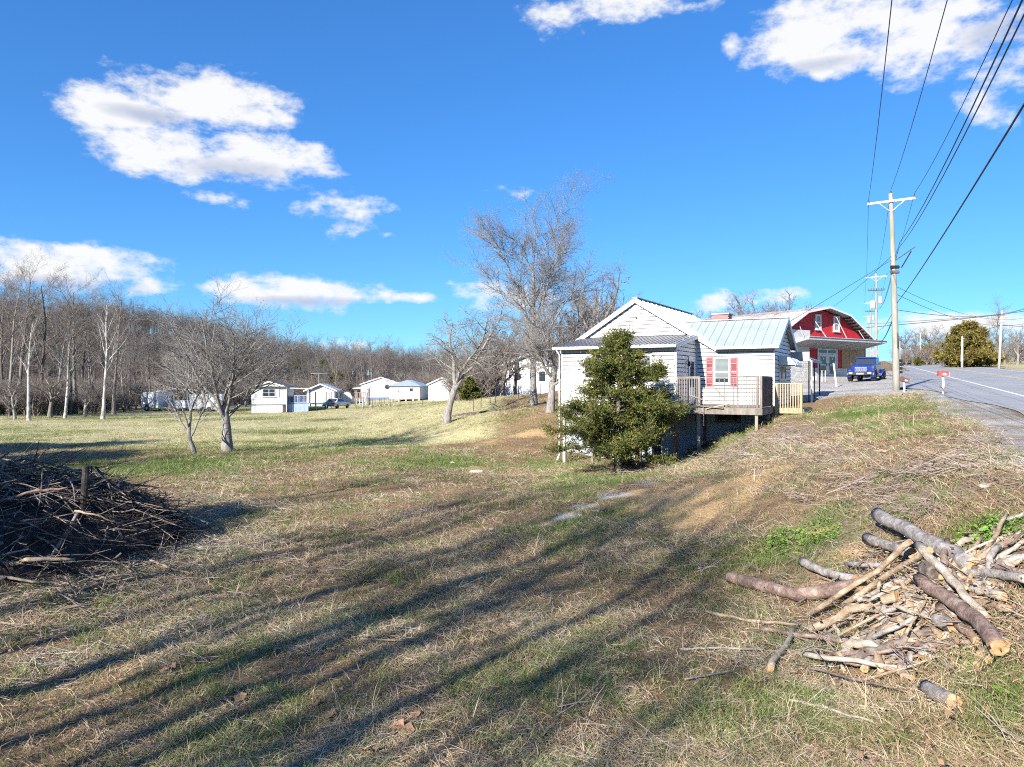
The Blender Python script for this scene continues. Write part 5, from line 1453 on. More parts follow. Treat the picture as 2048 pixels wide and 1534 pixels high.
# ---------------------------------------------------------------- utility poles and lines
POLEW = plain('pole_wood', (.30, .285, .24), .9, .25, 6, stretch=(1, 1, .15), dirt=(.20, .22, .13), dirt_amt=.7, bmp=.6)
INSUL = plain('insulator', (.12, .11, .11), .4); GALV = plain('galvanised', (.50, .51, .53), .4, .1, 4, metal=.4); WIRE = plain('wire_black', (.014, .016, .022), .55)
PD = unit(V3(22.6, 47, 0)); PPERP = V3(PD[1], -PD[0], 0)
P1 = V3(20.15, 38.0, 0); P1[2] = gz(P1[0], P1[1])
P2 = V3(42.7, 85.0, 0); P2[2] = gz(P2[0], P2[1]); P3 = V3(65.3, 132.0, 0); P3[2] = gz(P3[0], P3[1]); P4 = V3(88, 179, 0); P4[2] = gz(88, 179)
P0 = P1 - (P2 - P1); P0[2] = gz(P0[0], P0[1])
TOP = {0: 10.3, 1: 13.25, 2: 16.2, 3: 18.4, 4: 20.3}
LEAN1 = -.30
def pole(i, base, label, transformer=False, lean=0.0):
    T = thing('utility_pole', base, label, 'utility pole')
    h = TOP[i] - base[2]
    n = 12; pts = [(lean * (k / n) ** 1.3, 0, -.3 + (h + .3) * k / n) for k in range(n + 1)]
    MB().tube(pts, [.175 - .07 * k / n for k in range(n + 1)], 12).build('pole', POLEW, T, smooth=True)
    c = V3(lean * .95, 0, h - .42); a = c - PPERP * 1.12 + V3(0, 0, -.04) - PD * .12; b = c + PPERP * 1.12 + V3(0, 0, .04) - PD * .12
    arm = MB().beam(a, b, .1, .12).build('crossarm', plain('crossarm_wood', (.48, .46, .43), .8, .15, 4), T)
    for s in (-1, 1):
        MB().beam(c + PPERP * s * .62 - PD * .16 + V3(0, 0, -.03), c + V3(0, 0, -.55) - PD * .1, .035, .02).build('brace', GALV, arm)
    for q in (a + PPERP * .06, b - PPERP * .06, V3(lean, 0, h - .05)):
        MB().tube([q + V3(0, 0, .04), q + V3(0, 0, .1), q + V3(0, 0, .13), q + V3(0, 0, .17), q + V3(0, 0, .22)], [.02, .055, .035, .05, .025], 10).build('insulator', INSUL, arm if q[2] < h - .2 else T)
    if transformer:
        for s, z in ((.42, 3.6), (-.36, 4.1)):
            q = PPERP * s - PD * .25 + V3(0, 0, h - z)
            MB().tube([q, q + V3(0, 0, .06), q + V3(0, 0, .85), q + V3(0, 0, .92)], [.2, .25, .25, .12], 14).build('transformer', GALV if s > 0 else plain('transformer_pale', (.6, .58, .56), .5), T)
        MB().beam(V3(0, 0, h - 2.0) - PPERP * .9 - PD * .15, V3(0, 0, h - 2.0) + PPERP * .9 - PD * .15, .1, .1).build('lower_arm', WOODD, T)
        for k in range(7): MB().tube([V3(0, 0, h - 2.0) + PPERP * (-.8 + .27 * k) - PD * .15, V3(0, 0, h - 1.75) + PPERP * (-.8 + .27 * k) - PD * .2], .05, 6).build('cutout', INSUL, T)
    return T, a + PPERP * .06 + base + V3(0, 0, .22), V3(lean, 0, h + .17) + base, b - PPERP * .06 + base + V3(0, 0, .22)
ATT = {}
for i, base, lab, tr, ln in ((0, P0, 'wooden utility pole standing behind the photographer', False, 0), (1, P1, 'tall weathered wooden utility pole with crossarm, nearest the road mailboxes', False, LEAN1), (2, P2, 'utility pole with transformers second along the road, behind the nearest one', True, 0), (3, P3, 'third utility pole along the road, just above the red store roof edge', True, 0), (4, P4, 'farthest utility pole of the row along the road', False, 0)):
    T, *ATT[i] = pole(i, base, lab, tr, ln)
    if i == 1:
        h = TOP[1] - base[2]
        for z, m in ((h * .625, BLACKM), (h * .60, INSUL)):
            MB().tube([(LEAN1*.5-.2, -.1, z), (LEAN1*.5+.22, -.12, z)], .09, 8).build('cable_clamp', m, T)
        MB().beam((LEAN1*.5+.05, -.15, h*.66), (LEAN1*.5+.85, -.5, h*.72), .06, .05).build('bracket_arm', BLACKM, T)
        MB().tube([(LEAN1*.5+.3, -.2, h*.62), (LEAN1*.5+.7, -.4, h*.70)], .035, 6).build('stay', BLACKM, T)
        for k in range(4): MB().tube([(.14, .02, .95 + .2 * k), (.3, .02, .95 + .2 * k)], .075, 10).build('meter', BLACKM, T)
        MB().beam((.18, .02, .6), (.18, .02, 2.6), .05, .05).build('conduit', GALV, T)
        MB().tube([(-.02, -.17, 2.2), (-.02, -.17, 3.0)], .03, 6).build('ground_wire', BLACKM, T)
def wire(name, pts, r, label, sag=.9, n=14, cat='cable', group=None):
    out = []
    for k in range(len(pts) - 1):
        a, b = np.asarray(pts[k], float), np.asarray(pts[k+1], float)
        L = np.linalg.norm(b - a); sg = sag * (L / 52.0) ** 2
        for i in range(n + (1 if k == len(pts) - 2 else 0)):
            t = i / n; p = a + (b - a) * t; p = p - V3(0, 0, sg * 4 * t * (1 - t)); out.append(p)
    o0 = out[0]; mb = MB().tube([p - o0 for p in out], r, 5)
    o = mb.build(name, WIRE, None, loc=o0)
    return tag(o, label, cat, group)
def wires():
    for k, nm in ((0, 'leftmost'), (1, 'middle'), (2, 'rightmost')):
        wire('power_line', [ATT[i][k] for i in range(5)], .0115, '%s of the three bare power lines on the pole tops' % nm, cat='power line', group='power lines along the road')
    def at1(z, dx=.16): return P1 + V3(LEAN1 * .6 + dx, -.1, z)
    off = lambda i, z, s: [P0, P1, P2, P3, P4][i] + PPERP * s + V3(0, 0, z)
    wire('neutral_cable', [off(0, 6.9, .25), at1(7.35), off(2, 7.5, .2), off(3, 7.5, .2)], .012, 'dark cable below the crossarm, clamped to the nearest pole', cat='cable')
    wire('phone_cable', [off(0, 7.35, .3), at1(7.75, .3), off(2, 7.6, .3)], .014, 'double dark cable beside the rightmost power line', cat='cable')
    wire('phone_cable', [off(0, 6.4, .5), at1(4.62, .2), off(2, 5.0, .3), off(3, 5.0, .3)], .017, 'thick black cable sweeping down to the nearest pole from the right photo edge', sag=.35)
    a = at1(7.0, -.15)
    xw, zw = s_on_y(1668, 612, -.5); st = SO + SX * xw + SY * -.5; st[2] = zw
    wire('service_drop', [a, st], .013, 'service cable from the nearest pole down to the red store roof', sag=.5)
    wire('service_drop', [a + V3(0, 0, -.2), HO + HX * .3 + HY * 2.2 + V3(0, 0, 6.1)], .011, 'service cable from the nearest pole to the white house gable', sag=.3)
    R1 = on_ground(1998, 88); R2 = on_ground(1924, 100); R3 = on_ground(1841, 150)
    for k, (q, h, lab, ln) in enumerate(((R1, 7.1, 'pale leaning telephone pole across the road, right of the broad cedar', .35), (R2, 4.4, 'short pale pole standing in front of the broad cedar across the road', .05), (R3, 6.5, 'thin pale pole far across the road near the small shrubs', 0))):
        T = thing('telephone_pole', q, lab, 'telephone pole')
        MB().tube([(0, 0, -.2), (ln * .5, 0, h * .5), (ln, 0, h)], [.16, .14, .11], 10).build('pole', plain('pale_pole', (.46, .43, .38), .9, .15, 5, bmp=.3), T, smooth=True)
        MB().tube([(ln * .9 - .1, -.15, h * .92), (ln * .9 + .25, -.15, h * .92)], .04, 6).build('bracket', GALV, T)
        MB().bx(-.25, -.1, -.2, -.05, h * .2, h * .36).build('cable_box', GALV, T) if k == 1 else MB().tube([(ln * .8 - .2, -.14, h * .8), (ln * .8 + .3, -.14, h * .8)], .03, 6).build('step_bolt', GALV, T)
    far = px_at(2140, 560, 95)
    wire('service_drop', [at1(5.0), px_at(2130, 606, 80)], .013, 'upper thin cable crossing the road from the nearest pole', sag=1.6, group='cables over the road')
    wire('service_drop', [at1(5.4), px_at(2130, 596, 80)], .011, 'topmost thin cable crossing the road from the nearest pole', sag=1.6, group='cables over the road')
    wire('service_drop', [at1(4.2), px_at(2120, 582, 80)], .015, 'single rising cable crossing the road from the nearest pole', sag=1.0, group='cables over the road')
    wire('trunk_cable', [px_at(1733, 655, 92), px_at(1996, 630, 88), px_at(2140, 608, 84)], .034, 'thick dark cable bundle crossing behind the nearest pole to the right pole', sag=.7)
    wire('trunk_cable', [px_at(1733, 648, 92), R1 + V3(.3, 0, 6.6), px_at(2140, 596, 84)], .022, 'thinner cable just above the thick bundle over the road', sag=.7)
    wire('trunk_cable', [R2 + V3(0, 0, 4.3), R1 + V3(.25, 0, 5.4), px_at(2140, 662, 84)], .026, 'sagging cable from the short pole to the leaning telephone pole', sag=.9)
    wire('trunk_cable', [at1(3.9, .0), P2 + V3(0, 0, 4.0), P3 + V3(0, 0, 4)], .03, 'low telephone cable running up the road behind the red store', sag=.8)
wires()

# ---------------------------------------------------------------- mailboxes, signs, far car
def mailbox(px, d, h, boxc, label, tilt, rz, L=.5):
    p = on_ground(px, d)
    T = thing('mailbox', p, label, 'mailbox', rz=rz)
    MB().tube([(0, 0, -.2), (.02, 0, h * .5), (.0, .02, h)], [.055, .05, .05], 8).build('post', plain('pale_post', (.66, .63, .58), .85, .15, 6, bmp=.3), T)
    b = MB(); pr = [(-.1, 0), (.1, 0), (.1, .13)] + [(.1 * math.cos(t), .13 + .1 * math.sin(t)) for t in np.linspace(.2, 2.94, 8)] + [(-.1, .13)]
    b.prism(pr, 'x', -L/2, L/2)
    bx_ = b.build('box', plain('mailbox_' + label[:3], boxc, .5, .15, 8, dirt=(.5, .42, .38), dirt_amt=.5), T, loc=(0, 0, h), rot=(0, tilt, 0))
    MB().bx(L/2, L/2 + .012, -.095, .095, .01, .2).build('door', plain('mailbox_door', (.55, .5, .46), .5), bx_)
    MB().bx(-.05, .1, -.112, -.101, .06, .12).build('label_plate', WHITE, bx_)
    MB().bx(-.02, .01, .101, .11, .1, .3).build('flag', plain('flag_red', (.5, .03, .03), .5), bx_)
    return T, p
T, p = mailbox(1886, 33.0, .82, (.42, .07, .06), 'red mailbox on a white post at the road shoulder', R(3), R(-12), .44)
b = MB(); rng = np.random.RandomState(2)
for k in range(16):
    a = rng.rand() * 6.28; b.tube([(0, 0, 0), (.08*math.cos(a), .08*math.sin(a), .25), (.25*math.cos(a), .25*math.sin(a), .35 + .3*rng.rand())], [.008, .006, .003], 4, cap=False)
o = b.build('dry_shrub', BARK_BROWN, None, loc=on_ground(1890, 32.8)); tag(o, 'small leafless shrub against the red mailbox post', 'shrub')
mailbox(1808, 37.0, .5, (.17, .08, .06), 'brown tilted mailbox beside the foot of the nearest utility pole', R(14), R(10), .5)
def leaning_post():
    p = on_ground(1674, 50.0)
    b = MB(); b.tube([(0, 0, -.2), (-.24, 0, 1.62)], .055, 8)
    o = b.build('leaning_post', WHITE, None, loc=p); tag(o, 'thin white post leaning left in front of the store doors', 'post')
    p = on_ground(1644, 58.0)
    b = MB(); b.tube([(0, 0, 0), (0, 0, .95), (.3, .1, .95), (.3, .1, 0)], .03, 6)
    o = b.build('hand_rail', WHITE, None, loc=p); tag(o, 'short white pipe handrail left of the store doors', 'rail')
    p = on_ground(1748, 78.0)
    T = thing('stop_sign', p, 'grey back of an octagonal road sign behind the blue pickup', 'road sign', rz=R(-25))
    MB().tube([(0, .05, 0), (0, .05, 2.6)], .03, 6).build('post', GALV, T)
    MB().prism([(.42*math.cos(t), 2.3 + .42*math.sin(t)) for t in np.arange(8) * math.pi/4 + math.pi/8], 'y', 0, .01).build('plate', plain('sign_back', (.22, .22, .23), .5), T)
    p = on_ground(1797, 150.0)
    T = thing('warning_sign', p, 'small yellow diamond warning sign at the far bend of the road', 'road sign', rz=R(-28))
    MB().tube([(0, .05, 0), (0, .05, 2.2)], .05, 6).build('post', GALV, T)
    MB().prism([(0, .9), (.75, 1.65), (0, 2.4), (-.75, 1.65)], 'y', -.01, .02).build('plate', plain('sign_yellow', (.80, .42, .02), .5), T)
    MB().prism([(-.12, 1.3), (.12, 1.3), (.12, 1.7), (.3, 1.7), (0, 2.1), (-.3, 1.7), (-.12, 1.7)], 'y', -.02, -.011).build('arrow', BLACKM, T)
leaning_post()
def sedan(loc, rz, label, body, name='car', sc=1.0):
    T = thing(name, loc, label, 'car', rz=rz, scale=sc)
    TY = plain('tyre_rubber', (.035, .035, .036)); RM = plain('wheel_rim', (.09, .09, .095))
    b = MB(); b.prism([(-2.3, .35), (-2.35, .62), (-2.1, .78), (-.95, .88), (1.35, .93), (2.2, .88), (2.32, .6), (2.25, .35)], 'x', -.86, .86); b.build('body', body, T, bevel=.05)
    b = MB(); lo = [(-.8, -1.0, .87), (.8, -1.0, .87), (.8, 1.55, .92), (-.8, 1.55, .92)]; hi = [(-.62, -.2, 1.38), (.62, -.2, 1.38), (.62, 1.0, 1.40), (-.62, 1.0, 1.40)]
    b.add(lo + hi, [(3,2,1,0),(4,5,6,7),(0,1,5,4),(1,2,6,5),(2,3,7,6),(3,0,4,7)]); cab = b.build('cabin', body, T, bevel=.03)
    b = MB(); b.slab([(-.66, 1.50, .99), (.66, 1.50, .99), (.54, 1.09, 1.34), (-.54, 1.09, 1.34)], -.02); b.build('rear_window', GLASS, cab)
    b = MB(); b.slab([(.66, -.90, .96), (-.66, -.90, .96), (-.54, -.30, 1.33), (.54, -.30, 1.33)], -.02); b.build('windshield', GLASS, cab)
    for s in (-1, 1):
        b = MB(); b.slab([(s*.79, -.75, .95), (s*.79, 1.2, .98), (s*.655, .9, 1.33), (s*.655, -.15, 1.32)], .02 * s); b.build('side_window', GLASS, cab)
        b = MB(); b.bx(s*.62-.2, s*.62+.2, 2.24, 2.33, .66, .80); b.build('tail_light', plain('tail_red', (.45, .02, .02), .25), T)
        b = MB(); b.bx(s*.6-.18, s*.6+.18, -2.37, -2.28, .58, .70); b.build('headlight', plain('headlight_lens', (.75, .72, .62), .12), T)
        for y in (-1.4, 1.45): wheel(T, s*.78, y, .31, .2, TY, RM, s)
    MB().bx(-.88, .88, 2.2, 2.42, .36, .56).build('rear_bumper', body, T, bevel=.03)
    MB().bx(-.25, .25, 2.34, 2.35, .62, .76).build('number_plate', plain('plate_grey', (.30, .30, .32), .5), T)
    return T
CARW = plain('car_silver', (.60, .59, .57), .3, .04, 2, metal=.2)
t_ = road_tw(np.array([78.0]), np.array([152.0]))[0][0]
q = road_pt(140, 6.0, .03)
sedan(tuple(q), R(-26.4) , 'white car driving far up the road, seen between the poles', plain('car_white', (.78, .78, .77), .3, .03, 2), 'distant_car')

# ---------------------------------------------------------------- yards beyond the field
TRIMG = plain('grey_print', (.35, .38, .44), .6)
VIN = plain('vinyl_white', (.62, .615, .60), .5, .06, 1.5, dirt=(.5, .48, .45), dirt_amt=.35)
ROOFD = plain('dark_shingle', (.10, .10, .105), .9, .3, 4, bmp=.4); ROOFW = metal_roof('white_metal_roof', (.70, .71, .71))
BLUEP = plain('blue_paint_wood', (.30, .40, .62), .7, .1, 3)
def boards(T, frame, z0, z1, ext, h=.25, holes=()): siding(T, frame, z0, z1, ext, h, holes)
def gable_house(name, px, d, W, L, He, Hp, rz, label, roof=ROOFW, wallm=VIN, overh=.3, base=.0, cat='house', skirt=None, hip=False, boards_h=.3):
    """front gable faces -y locally; origin at front centre on the ground"""
    p = on_ground(px, d)
    T = thing(name, p, label, cat, rz=rz)
    b = MB(); b.prism([(-W/2, base), (W/2, base), (W/2, He), (0, Hp - .12), (-W/2, He)], 'y', .02, L); b.build('wall', wallm, T)
    if boards_h: boards(T, lambda a: ((a, 0.02), 0), base, Hp - .2, lambda z: (-W/2, W/2) if z < He else (-W/2 * (Hp - z) / (Hp - He), W/2 * (Hp - z) / (Hp - He)), boards_h)
    k = (Hp - He) / (W / 2)
    for s in (-1, 1):
        n = max(3, int(L / 1.8))
        for i in range(n):
            ya = -overh + (L + 2*overh) * i / n; yb = -overh + (L + 2*overh) * (i + 1) / n - .006
            q = [(s*(W/2+overh), ya, He - k*overh), (s*(W/2+overh), yb, He - k*overh), (0, yb, Hp), (0, ya, Hp)]
            b = MB(); b.slab(q, .06 if s < 0 else -.06); b.beam((s*(W/2+overh), ya + .03, He - k*overh + .02), (0, ya + .03, Hp + .02), .04, .03); b.build('roof_sheet', roof, T)
        b = MB(); b.beam((s*(W/2+overh), -overh-.03, He-k*overh-.06), (0, -overh-.03, Hp-.06), .04, .18); b.build('rake_board', WHITE, T)
        b = MB(); b.bx(s*(W/2+overh)-.05, s*(W/2+overh)+.05, -overh, L+overh, He-k*overh-.16, He-k*overh-.03); b.build('gutter', WHITE, T)
    if skirt is not None:
        for i in range(int(W / .6)):
            x = -W/2 + i * .6; MB().bx(x, min(W/2, x + .595), -.0, .02, -.3, base).build('skirting_panel', skirt, T)
        MB().bx(-W/2 - .02, W/2 + .02, .021, L, -.3, base - .01).build('underside', WOODD, T)
    return T
def yard():
    # trailer home with lit end wall and blue side deck
    T = gable_house('mobile_home', 538, 88, 4.05, 17, 3.15, 3.85, R(14), 'white trailer home with blue side deck, end wall facing the field', roof=ROOFD, base=1.0, skirt=VIN, overh=.12)
    fr = lambda a, z, o: (a, .0 - o, z)
    w = window(T, fr, (-.75, .75, 1.95, 2.95), bars=[(-.03, .03, 2.02, 2.88), (-.68, .68, 2.43, 2.47)], depth=.08)
    for s in (-1, 1): MB().bx(s*1.0-.2, s*1.0+.2, -.07, -.025, 1.95, 2.95).build('shutter', VIN, T)
    MB().bx(-2.1, 2.1, -.35, -.05, 3.12, 3.22).build('trim_band', ROOFD, T); MB().bx(-2.06, 2.06, -.06, -.03, .96, 1.04).build('base_trim', WOODD, T)
    MB().tube([(2.05, -.05, 3.1), (2.05, -.05, .1)], .05, 8).build('downspout', WHITE, T)
    # deck
    dk = MB().bx(2.06, 4.6, .6, 6.0, 1.0, 1.1).build('deck', BLUEP, T)
    for k in range(5): MB().bx(2.1 + k*.5, 2.1 + k*.5 + .48, .58, .62, -.2, .99).build('skirting_panel', BLUEP, dk)
    for x in (2.15, 3.35, 4.55): MB().bx(x-.05, x+.05, .6, .7, 1.1, 2.1).build('railing_post', BLUEP, dk)
    MB().bx(2.1, 4.6, .6, .68, 2.05, 2.12).build('top_rail', BLUEP, dk); MB().bx(2.1, 4.6, .6, .68, 1.2, 1.26).build('bottom_rail', BLUEP, dk)
    for k in range(16): x = 2.2 + k * .15; MB().bx(x-.02, x+.02, .62, .66, 1.26, 2.05).build('baluster', BLUEP, dk)
    MB().slab([(2.0, .3, 3.05), (5.0, .3, 2.95), (5.0, 6, 2.95), (2.0, 6, 3.05)], .08).build('porch_roof', ROOFW, T)
    for y in (.5, 5.8): MB().bx(4.5, 4.6, y, y+.1, 1.1, 2.95).build('porch_post', WHITE, T)
    MB().bx(2.1, 2.9, 2.0, 2.9, 1.1, 1.95).build('grill', BLACKM, dk)
    # camper
    p = on_ground(299, 98); T = thing('camper_trailer', p, 'white camper trailer with rounded nose parked at the wood edge', 'camper', rz=R(5))
    b = MB(); b.prism([(-1.15, .45), (1.15, .45), (1.15, 2.4), (.9, 2.62), (-.8, 2.62), (-1.05, 2.4), (-1.15, 1.7)], 'y', 0, 5.0); body = b.build('body', VIN, T, bevel=.06)
    MB().bx(-.7, .55, -.012, -.002, 1.75, 1.82).build('stripe', TRIMG, body); MB().bx(-.3, .8, -.012, -.002, 1.55, 1.6).build('stripe', TRIMG, body); MB().bx(-.5, .2, -.012, -.002, 2.0, 2.05).build('stripe', TRIMG, body)
    TY = plain('tyre_rubber', (.035, .035, .036)); RM = plain('wheel_rim', (.09, .09, .095))
    b = MB(); b.tube([(-.35, -.08, .45), (-.35, .1, .45)], .38, 20); wh = b.build('wheel', TY, T); MB().tube([(-.35, -.1, .45), (-.35, -.081, .45)], .2, 14).build('rim', GALV, wh)
    MB().bx(-.9, -.05, -.03, -.002, .8, .95).build('wheel_arch', BLACKM, body); MB().bx(.6, 1.0, -.03, -.003, 1.3, 1.5).build('hatch', TRIMG, body); MB().bx(.3, .8, 1.5, 2.2, 2.62, 2.85).build('roof_vent', VIN, body)
    # small flat trailer with grey side
    p = on_ground(357, 100); T = thing('utility_trailer', p, 'low grey utility trailer between the camper and the white box trailer', 'trailer')
    MB().bx(-1.25, 1.25, 0, 3, .5, 1.5).build('box', plain('grey_side', (.50, .54, .62), .5, .1, 2), T, bevel=.03)
    MB().bx(-1.27, 1.27, -.03, -.002, 1.4, 1.5).build('rail', GALV, T)
    for x in (-.7, .7): MB().tube([(x, .1, .32), (x, .3, .32)], .32, 16).build('wheel', TY, T)
    MB().bx(1.25, 2.3, 1.2, 1.35, .45, .55).build('hitch', BLACKM, T)
    # cargo box trailer
    p = on_ground(411, 98); T = thing('cargo_trailer', p, 'long white box trailer seen through the branches of the lawn tree', 'trailer', rz=R(2))
    b = MB(); b.bx(-2.15, 2.15, 0, 2.3, .35, 2.45); body = b.build('box', VIN, T, bevel=.03)
    MB().bx(-2.17, 2.17, -.02, 2.32, 2.4, 2.5).build('roof_rim', BLACKM, body); MB().bx(-2.16, 2.16, -.015, -.002, .36, .44).build('lower_rim', GALV, body)
    for k in range(6): x = -1.9 + k * .75; MB().bx(x-.02, x+.02, -.012, -.002, .5, 2.35).build('panel_seam', TRIMG, body)
    MB().bx(.9, 1.7, -.02, -.003, .6, 2.2).build('door', VIN, body)
    for x in (-.4, .45): MB().tube([(x, -.02, .33), (x, .2, .33)], .33, 16).build('wheel', TY, T)
    # garage
    T = gable_house('garage', 641, 116, 4.3, 8, 2.6, 3.5, R(8), 'small white gabled garage behind the trampoline', overh=.45)
    MB().bx(-1.4, 1.4, -.06, -.0, 0, 2.1).build('garage_door', VIN, T)
    MB().tube([(-.5, 2, 3.3), (-.5, 2, 5.2)], .03, 6).build('antenna_mast', GALV, T); MB().beam((-1.8, 2, 5.2), (.9, 2, 5.25), .05, .05).build('antenna', GALV, T)
    # trampoline
    p = on_ground(642, 93); T = thing('trampoline', p, 'round trampoline with tall netting poles on the grass in front of the garage', 'trampoline')
    n = 24; ring = [(1.25*math.cos(t), 1.25*math.sin(t)) for t in np.linspace(0, 2*math.pi, n+1)[:-1]]
    MB().prism(ring, 'z', .84, .86).build('mat', BLACKM, T); b = MB(); b.tube([(x*1.03, y*1.03, .86) for x, y in ring + ring[:1]], .07, 6, cap=False); b.build('rim_pad', plain('pad_teal', (.05, .22, .24), .7), T)
    for k in range(6):
        t = k * math.pi / 3 + .3; x, y = 1.28*math.cos(t), 1.28*math.sin(t)
        MB().tube([(x, y, -.05), (x, y, .84)], .045, 6).build('leg', GALV, T); MB().tube([(x*1.04, y*1.04, .6), (x*1.04, y*1.04, 2.4)], .04, 6).build('net_pole', BLACKM, T)
    b = MB()
    for k in range(24):
        t = 2*math.pi*k/24; b.tube([(1.22*math.cos(t), 1.22*math.sin(t), .9), (1.22*math.cos(t), 1.22*math.sin(t), 2.3)], .008, 3, cap=False)
    b.build('net', BLACKM, T)
    sedan(tuple(on_ground(674, 97)), R(166), 'silver sedan seen from behind beside the trampoline', CARW, 'parked_sedan')
    # shed with round roof
    p = on_ground(692, 120); T = thing('garden_shed', p, 'small barn-roofed white shed with dark roof behind the sedan', 'shed', rz=R(6))
    pr = [(-.95, 0), (.95, 0), (.95, 1.2), (.65, 1.85), (0, 2.1), (-.65, 1.85), (-.95, 1.2)]
    MB().prism(pr, 'y', 0, 3).build('wall', VIN, T)
    for (a, c) in zip(pr[2:-1], pr[3:]): MB().beam((a[0]*1.06, 1.5, a[1]*1.02), (c[0]*1.06, 1.5, c[1]*1.02), 3.3, .06, up=(-(c[1]-a[1]), 0, c[0]-a[0])).build('roof_sheet', ROOFD, T)
    MB().bx(-.55, .55, -.05, -.005, .05, 1.6).build('door', VIN, T); MB().bx(-.02, .02, -.06, -.051, .05, 1.6).build('door_seam', TRIMG, T)
    # climbing frame
    p = on_ground(723, 104); T = thing('play_tower', p, 'wooden play tower with roof and swing beam left of the round-window house', 'playset', rz=R(4))
    for x in (-.9, .9):
        for y in (0, 1.5): MB().bx(x-.07, x+.07, y, y+.14, 0, 2.9).build('post', WOODG, T)
    MB().slab([(-1.2, -.3, 2.75), (1.2, -.3, 2.85), (1.2, 1.9, 2.95), (-1.2, 1.9, 2.85)], .12).build('roof', WHITE, T)
    MB().bx(-1, 1, 0, 1.6, 1.25, 1.35).build('platform', WOODG, T)
    for k in range(7): x = -.85 + k * .28; MB().bx(x-.05, x+.05, -.02, .02, 1.35, 2.05).build('picket', WOODR if k % 2 else WOODG, T)
    MB().bx(-1, 1, -.03, .03, 2.05, 2.15).build('rail', WOODG, T)
    for k in range(4): x = -.7 + k * .45; MB().tube([(x, -.1, .3), (x, -.1, 1.25)], .05, 6).build('lattice_bar', WHITE, T)
    MB().tube([(.9, -6, 0), (.9, 0, 2.4)], .09, 6).build('slide_beam', WHITE, T)
    # house with round window
    T = gable_house('white_house', 762, 128, 7.0, 9, 2.9, 4.1, R(10), 'white gabled house with a round window, behind the play tower', base=.5, skirt=plain('blue_skirt', (.16, .20, .32), .7), overh=.15, roof=ROOFD)
    b = MB(); b.prism([(1.1 + .45*math.cos(t), 2.35 + .45*math.sin(t)) for t in np.linspace(0, 2*math.pi, 17)[:-1]], 'y', -.04, .0); w = b.build('round_window', GLASS, T)
    MB().tube([(1.1 + .48*math.cos(t), -.03, 2.35 + .48*math.sin(t)) for t in np.linspace(0, 2*math.pi, 25)], .06, 6, cap=False).build('frame', WHITE, w)
    MB().bx(.85, 1.3, -.03, 0, 3.15, 3.55).build('gable_vent', TRIMG, T)
    # block building with hip roof on short piers
    p = on_ground(808, 118); T = thing('white_cottage', p, 'white cottage on short piers with pale metal hip roof, left of the gnarled tree', 'cottage', rz=R(-8))
    MB().bx(-2.4, 2.6, 0, 6, .45, 2.6).build('wall', VIN, T)
    for k in range(9): MB().bx(-2.42, 2.62, -.02, .0, .45 + k*.24, .45 + k*.24 + .225).build('siding_board', VIN, T)
    b = MB(); b.add([(-2.8,-.4,2.55),(3.0,-.4,2.55),(3.0,6.4,2.55),(-2.8,6.4,2.55),(-.2,2.6,3.6),(.4,3.4,3.6)], [(0,1,5,4),(1,2,5),(2,3,4,5),(3,0,4),(3,2,1,0)]); b.build('roof', ROOF_PALE, T)
    for x in (-2.2, -.9, .3, 1.5, 2.5): MB().bx(x-.12, x+.12, .02, .3, -.3, .449).build('pier', plain('concrete', (.42, .41, .39), .9), T)
    fr2 = lambda a, z, o: (a, -.02 - o, z)
    window(T, fr2, (.9, 1.6, 1.6, 2.3), fr=.08); MB().bx(-.5, .35, -.05, -.021, .5, 2.4).build('door', VIN, T)
    MB().tube([(-.9, -.1, 1.7), (-.9, -.25, 1.75), (-.9, -.25, 1.5)], .05, 6).build('porch_lamp', BLACKM, T)
    # white outbuilding
    T = gable_house('white_outbuilding', 885, 112, 4.5, 7, 2.6, 3.6, R(-10), 'plain white outbuilding half hidden behind the gnarled tree', overh=.2)
    # house behind the bank
    T = gable_house('white_house', 1056, 82, 8.4, 8, 3.0, 4.7, R(-14), 'white house behind the tallest tree, with pale blue lower boards and a dish', roof=ROOF_PALE, base=.0, overh=.4)
    for k in range(13): x = -4.18 + k * .64; MB().bx(x, x + .63, -.04, -.005, -.3, .85).build('lower_panel', plain('pale_blue_panel', (.56, .64, .72), .7, .08, 3), T)
    b = MB(); b.tube([(-1.3, -.45, 2.35), (-1.3, -.4, 2.35), (-1.3, -.3, 2.33)], [.36, .33, .1], 16); b.build('satellite_dish', plain('dish_grey', (.42, .47, .54), .5), T); MB().tube([(-1.3, -.3, 2.33), (-1.3, .0, 2.1)], .03, 6).build('dish_arm', GALV, T)
    window(T, lambda a, z, o: (a, .0 - o, z), (1.2, 2.1, 1.5, 2.8), fr=.09)
    window(T, lambda a, z, o: (a, .0 - o, z), (-3.6, -2.8, 1.6, 2.7), fr=.09)
    MB().bx(-2.3, -2.2, -.1, -.02, .3, 3.0).build('vent_pipe', GALV, T)
    # fence stakes
    st = MB().tube([(0, 0, -.2), (.02, 0, 1.15)], .03, 5).mesh('fence_stake', WOODD); tip = MB().tube([(.0, 0, .0), (.0, 0, .28)], .045, 5).mesh('stake_sleeve', WHITE)
    rng = random.Random(3)
    for i, (px, d) in enumerate([(727, 84), (745, 82), (762, 81), (781, 80), (800, 80), (822, 79), (845, 79), (741, 98), (750, 98), (759, 97), (769, 97), (778, 96), (787, 96), (712, 86), (866, 78)]):
        T = thing('fence_stake', on_ground(px, d), 'thin metal fence stake in the row on the far field', 'fence stake', 'stakes on the far field', rz=rng.random())
        new_obj('stake', st, T)
        if 7 <= i < 13: new_obj('sleeve', tip, T)
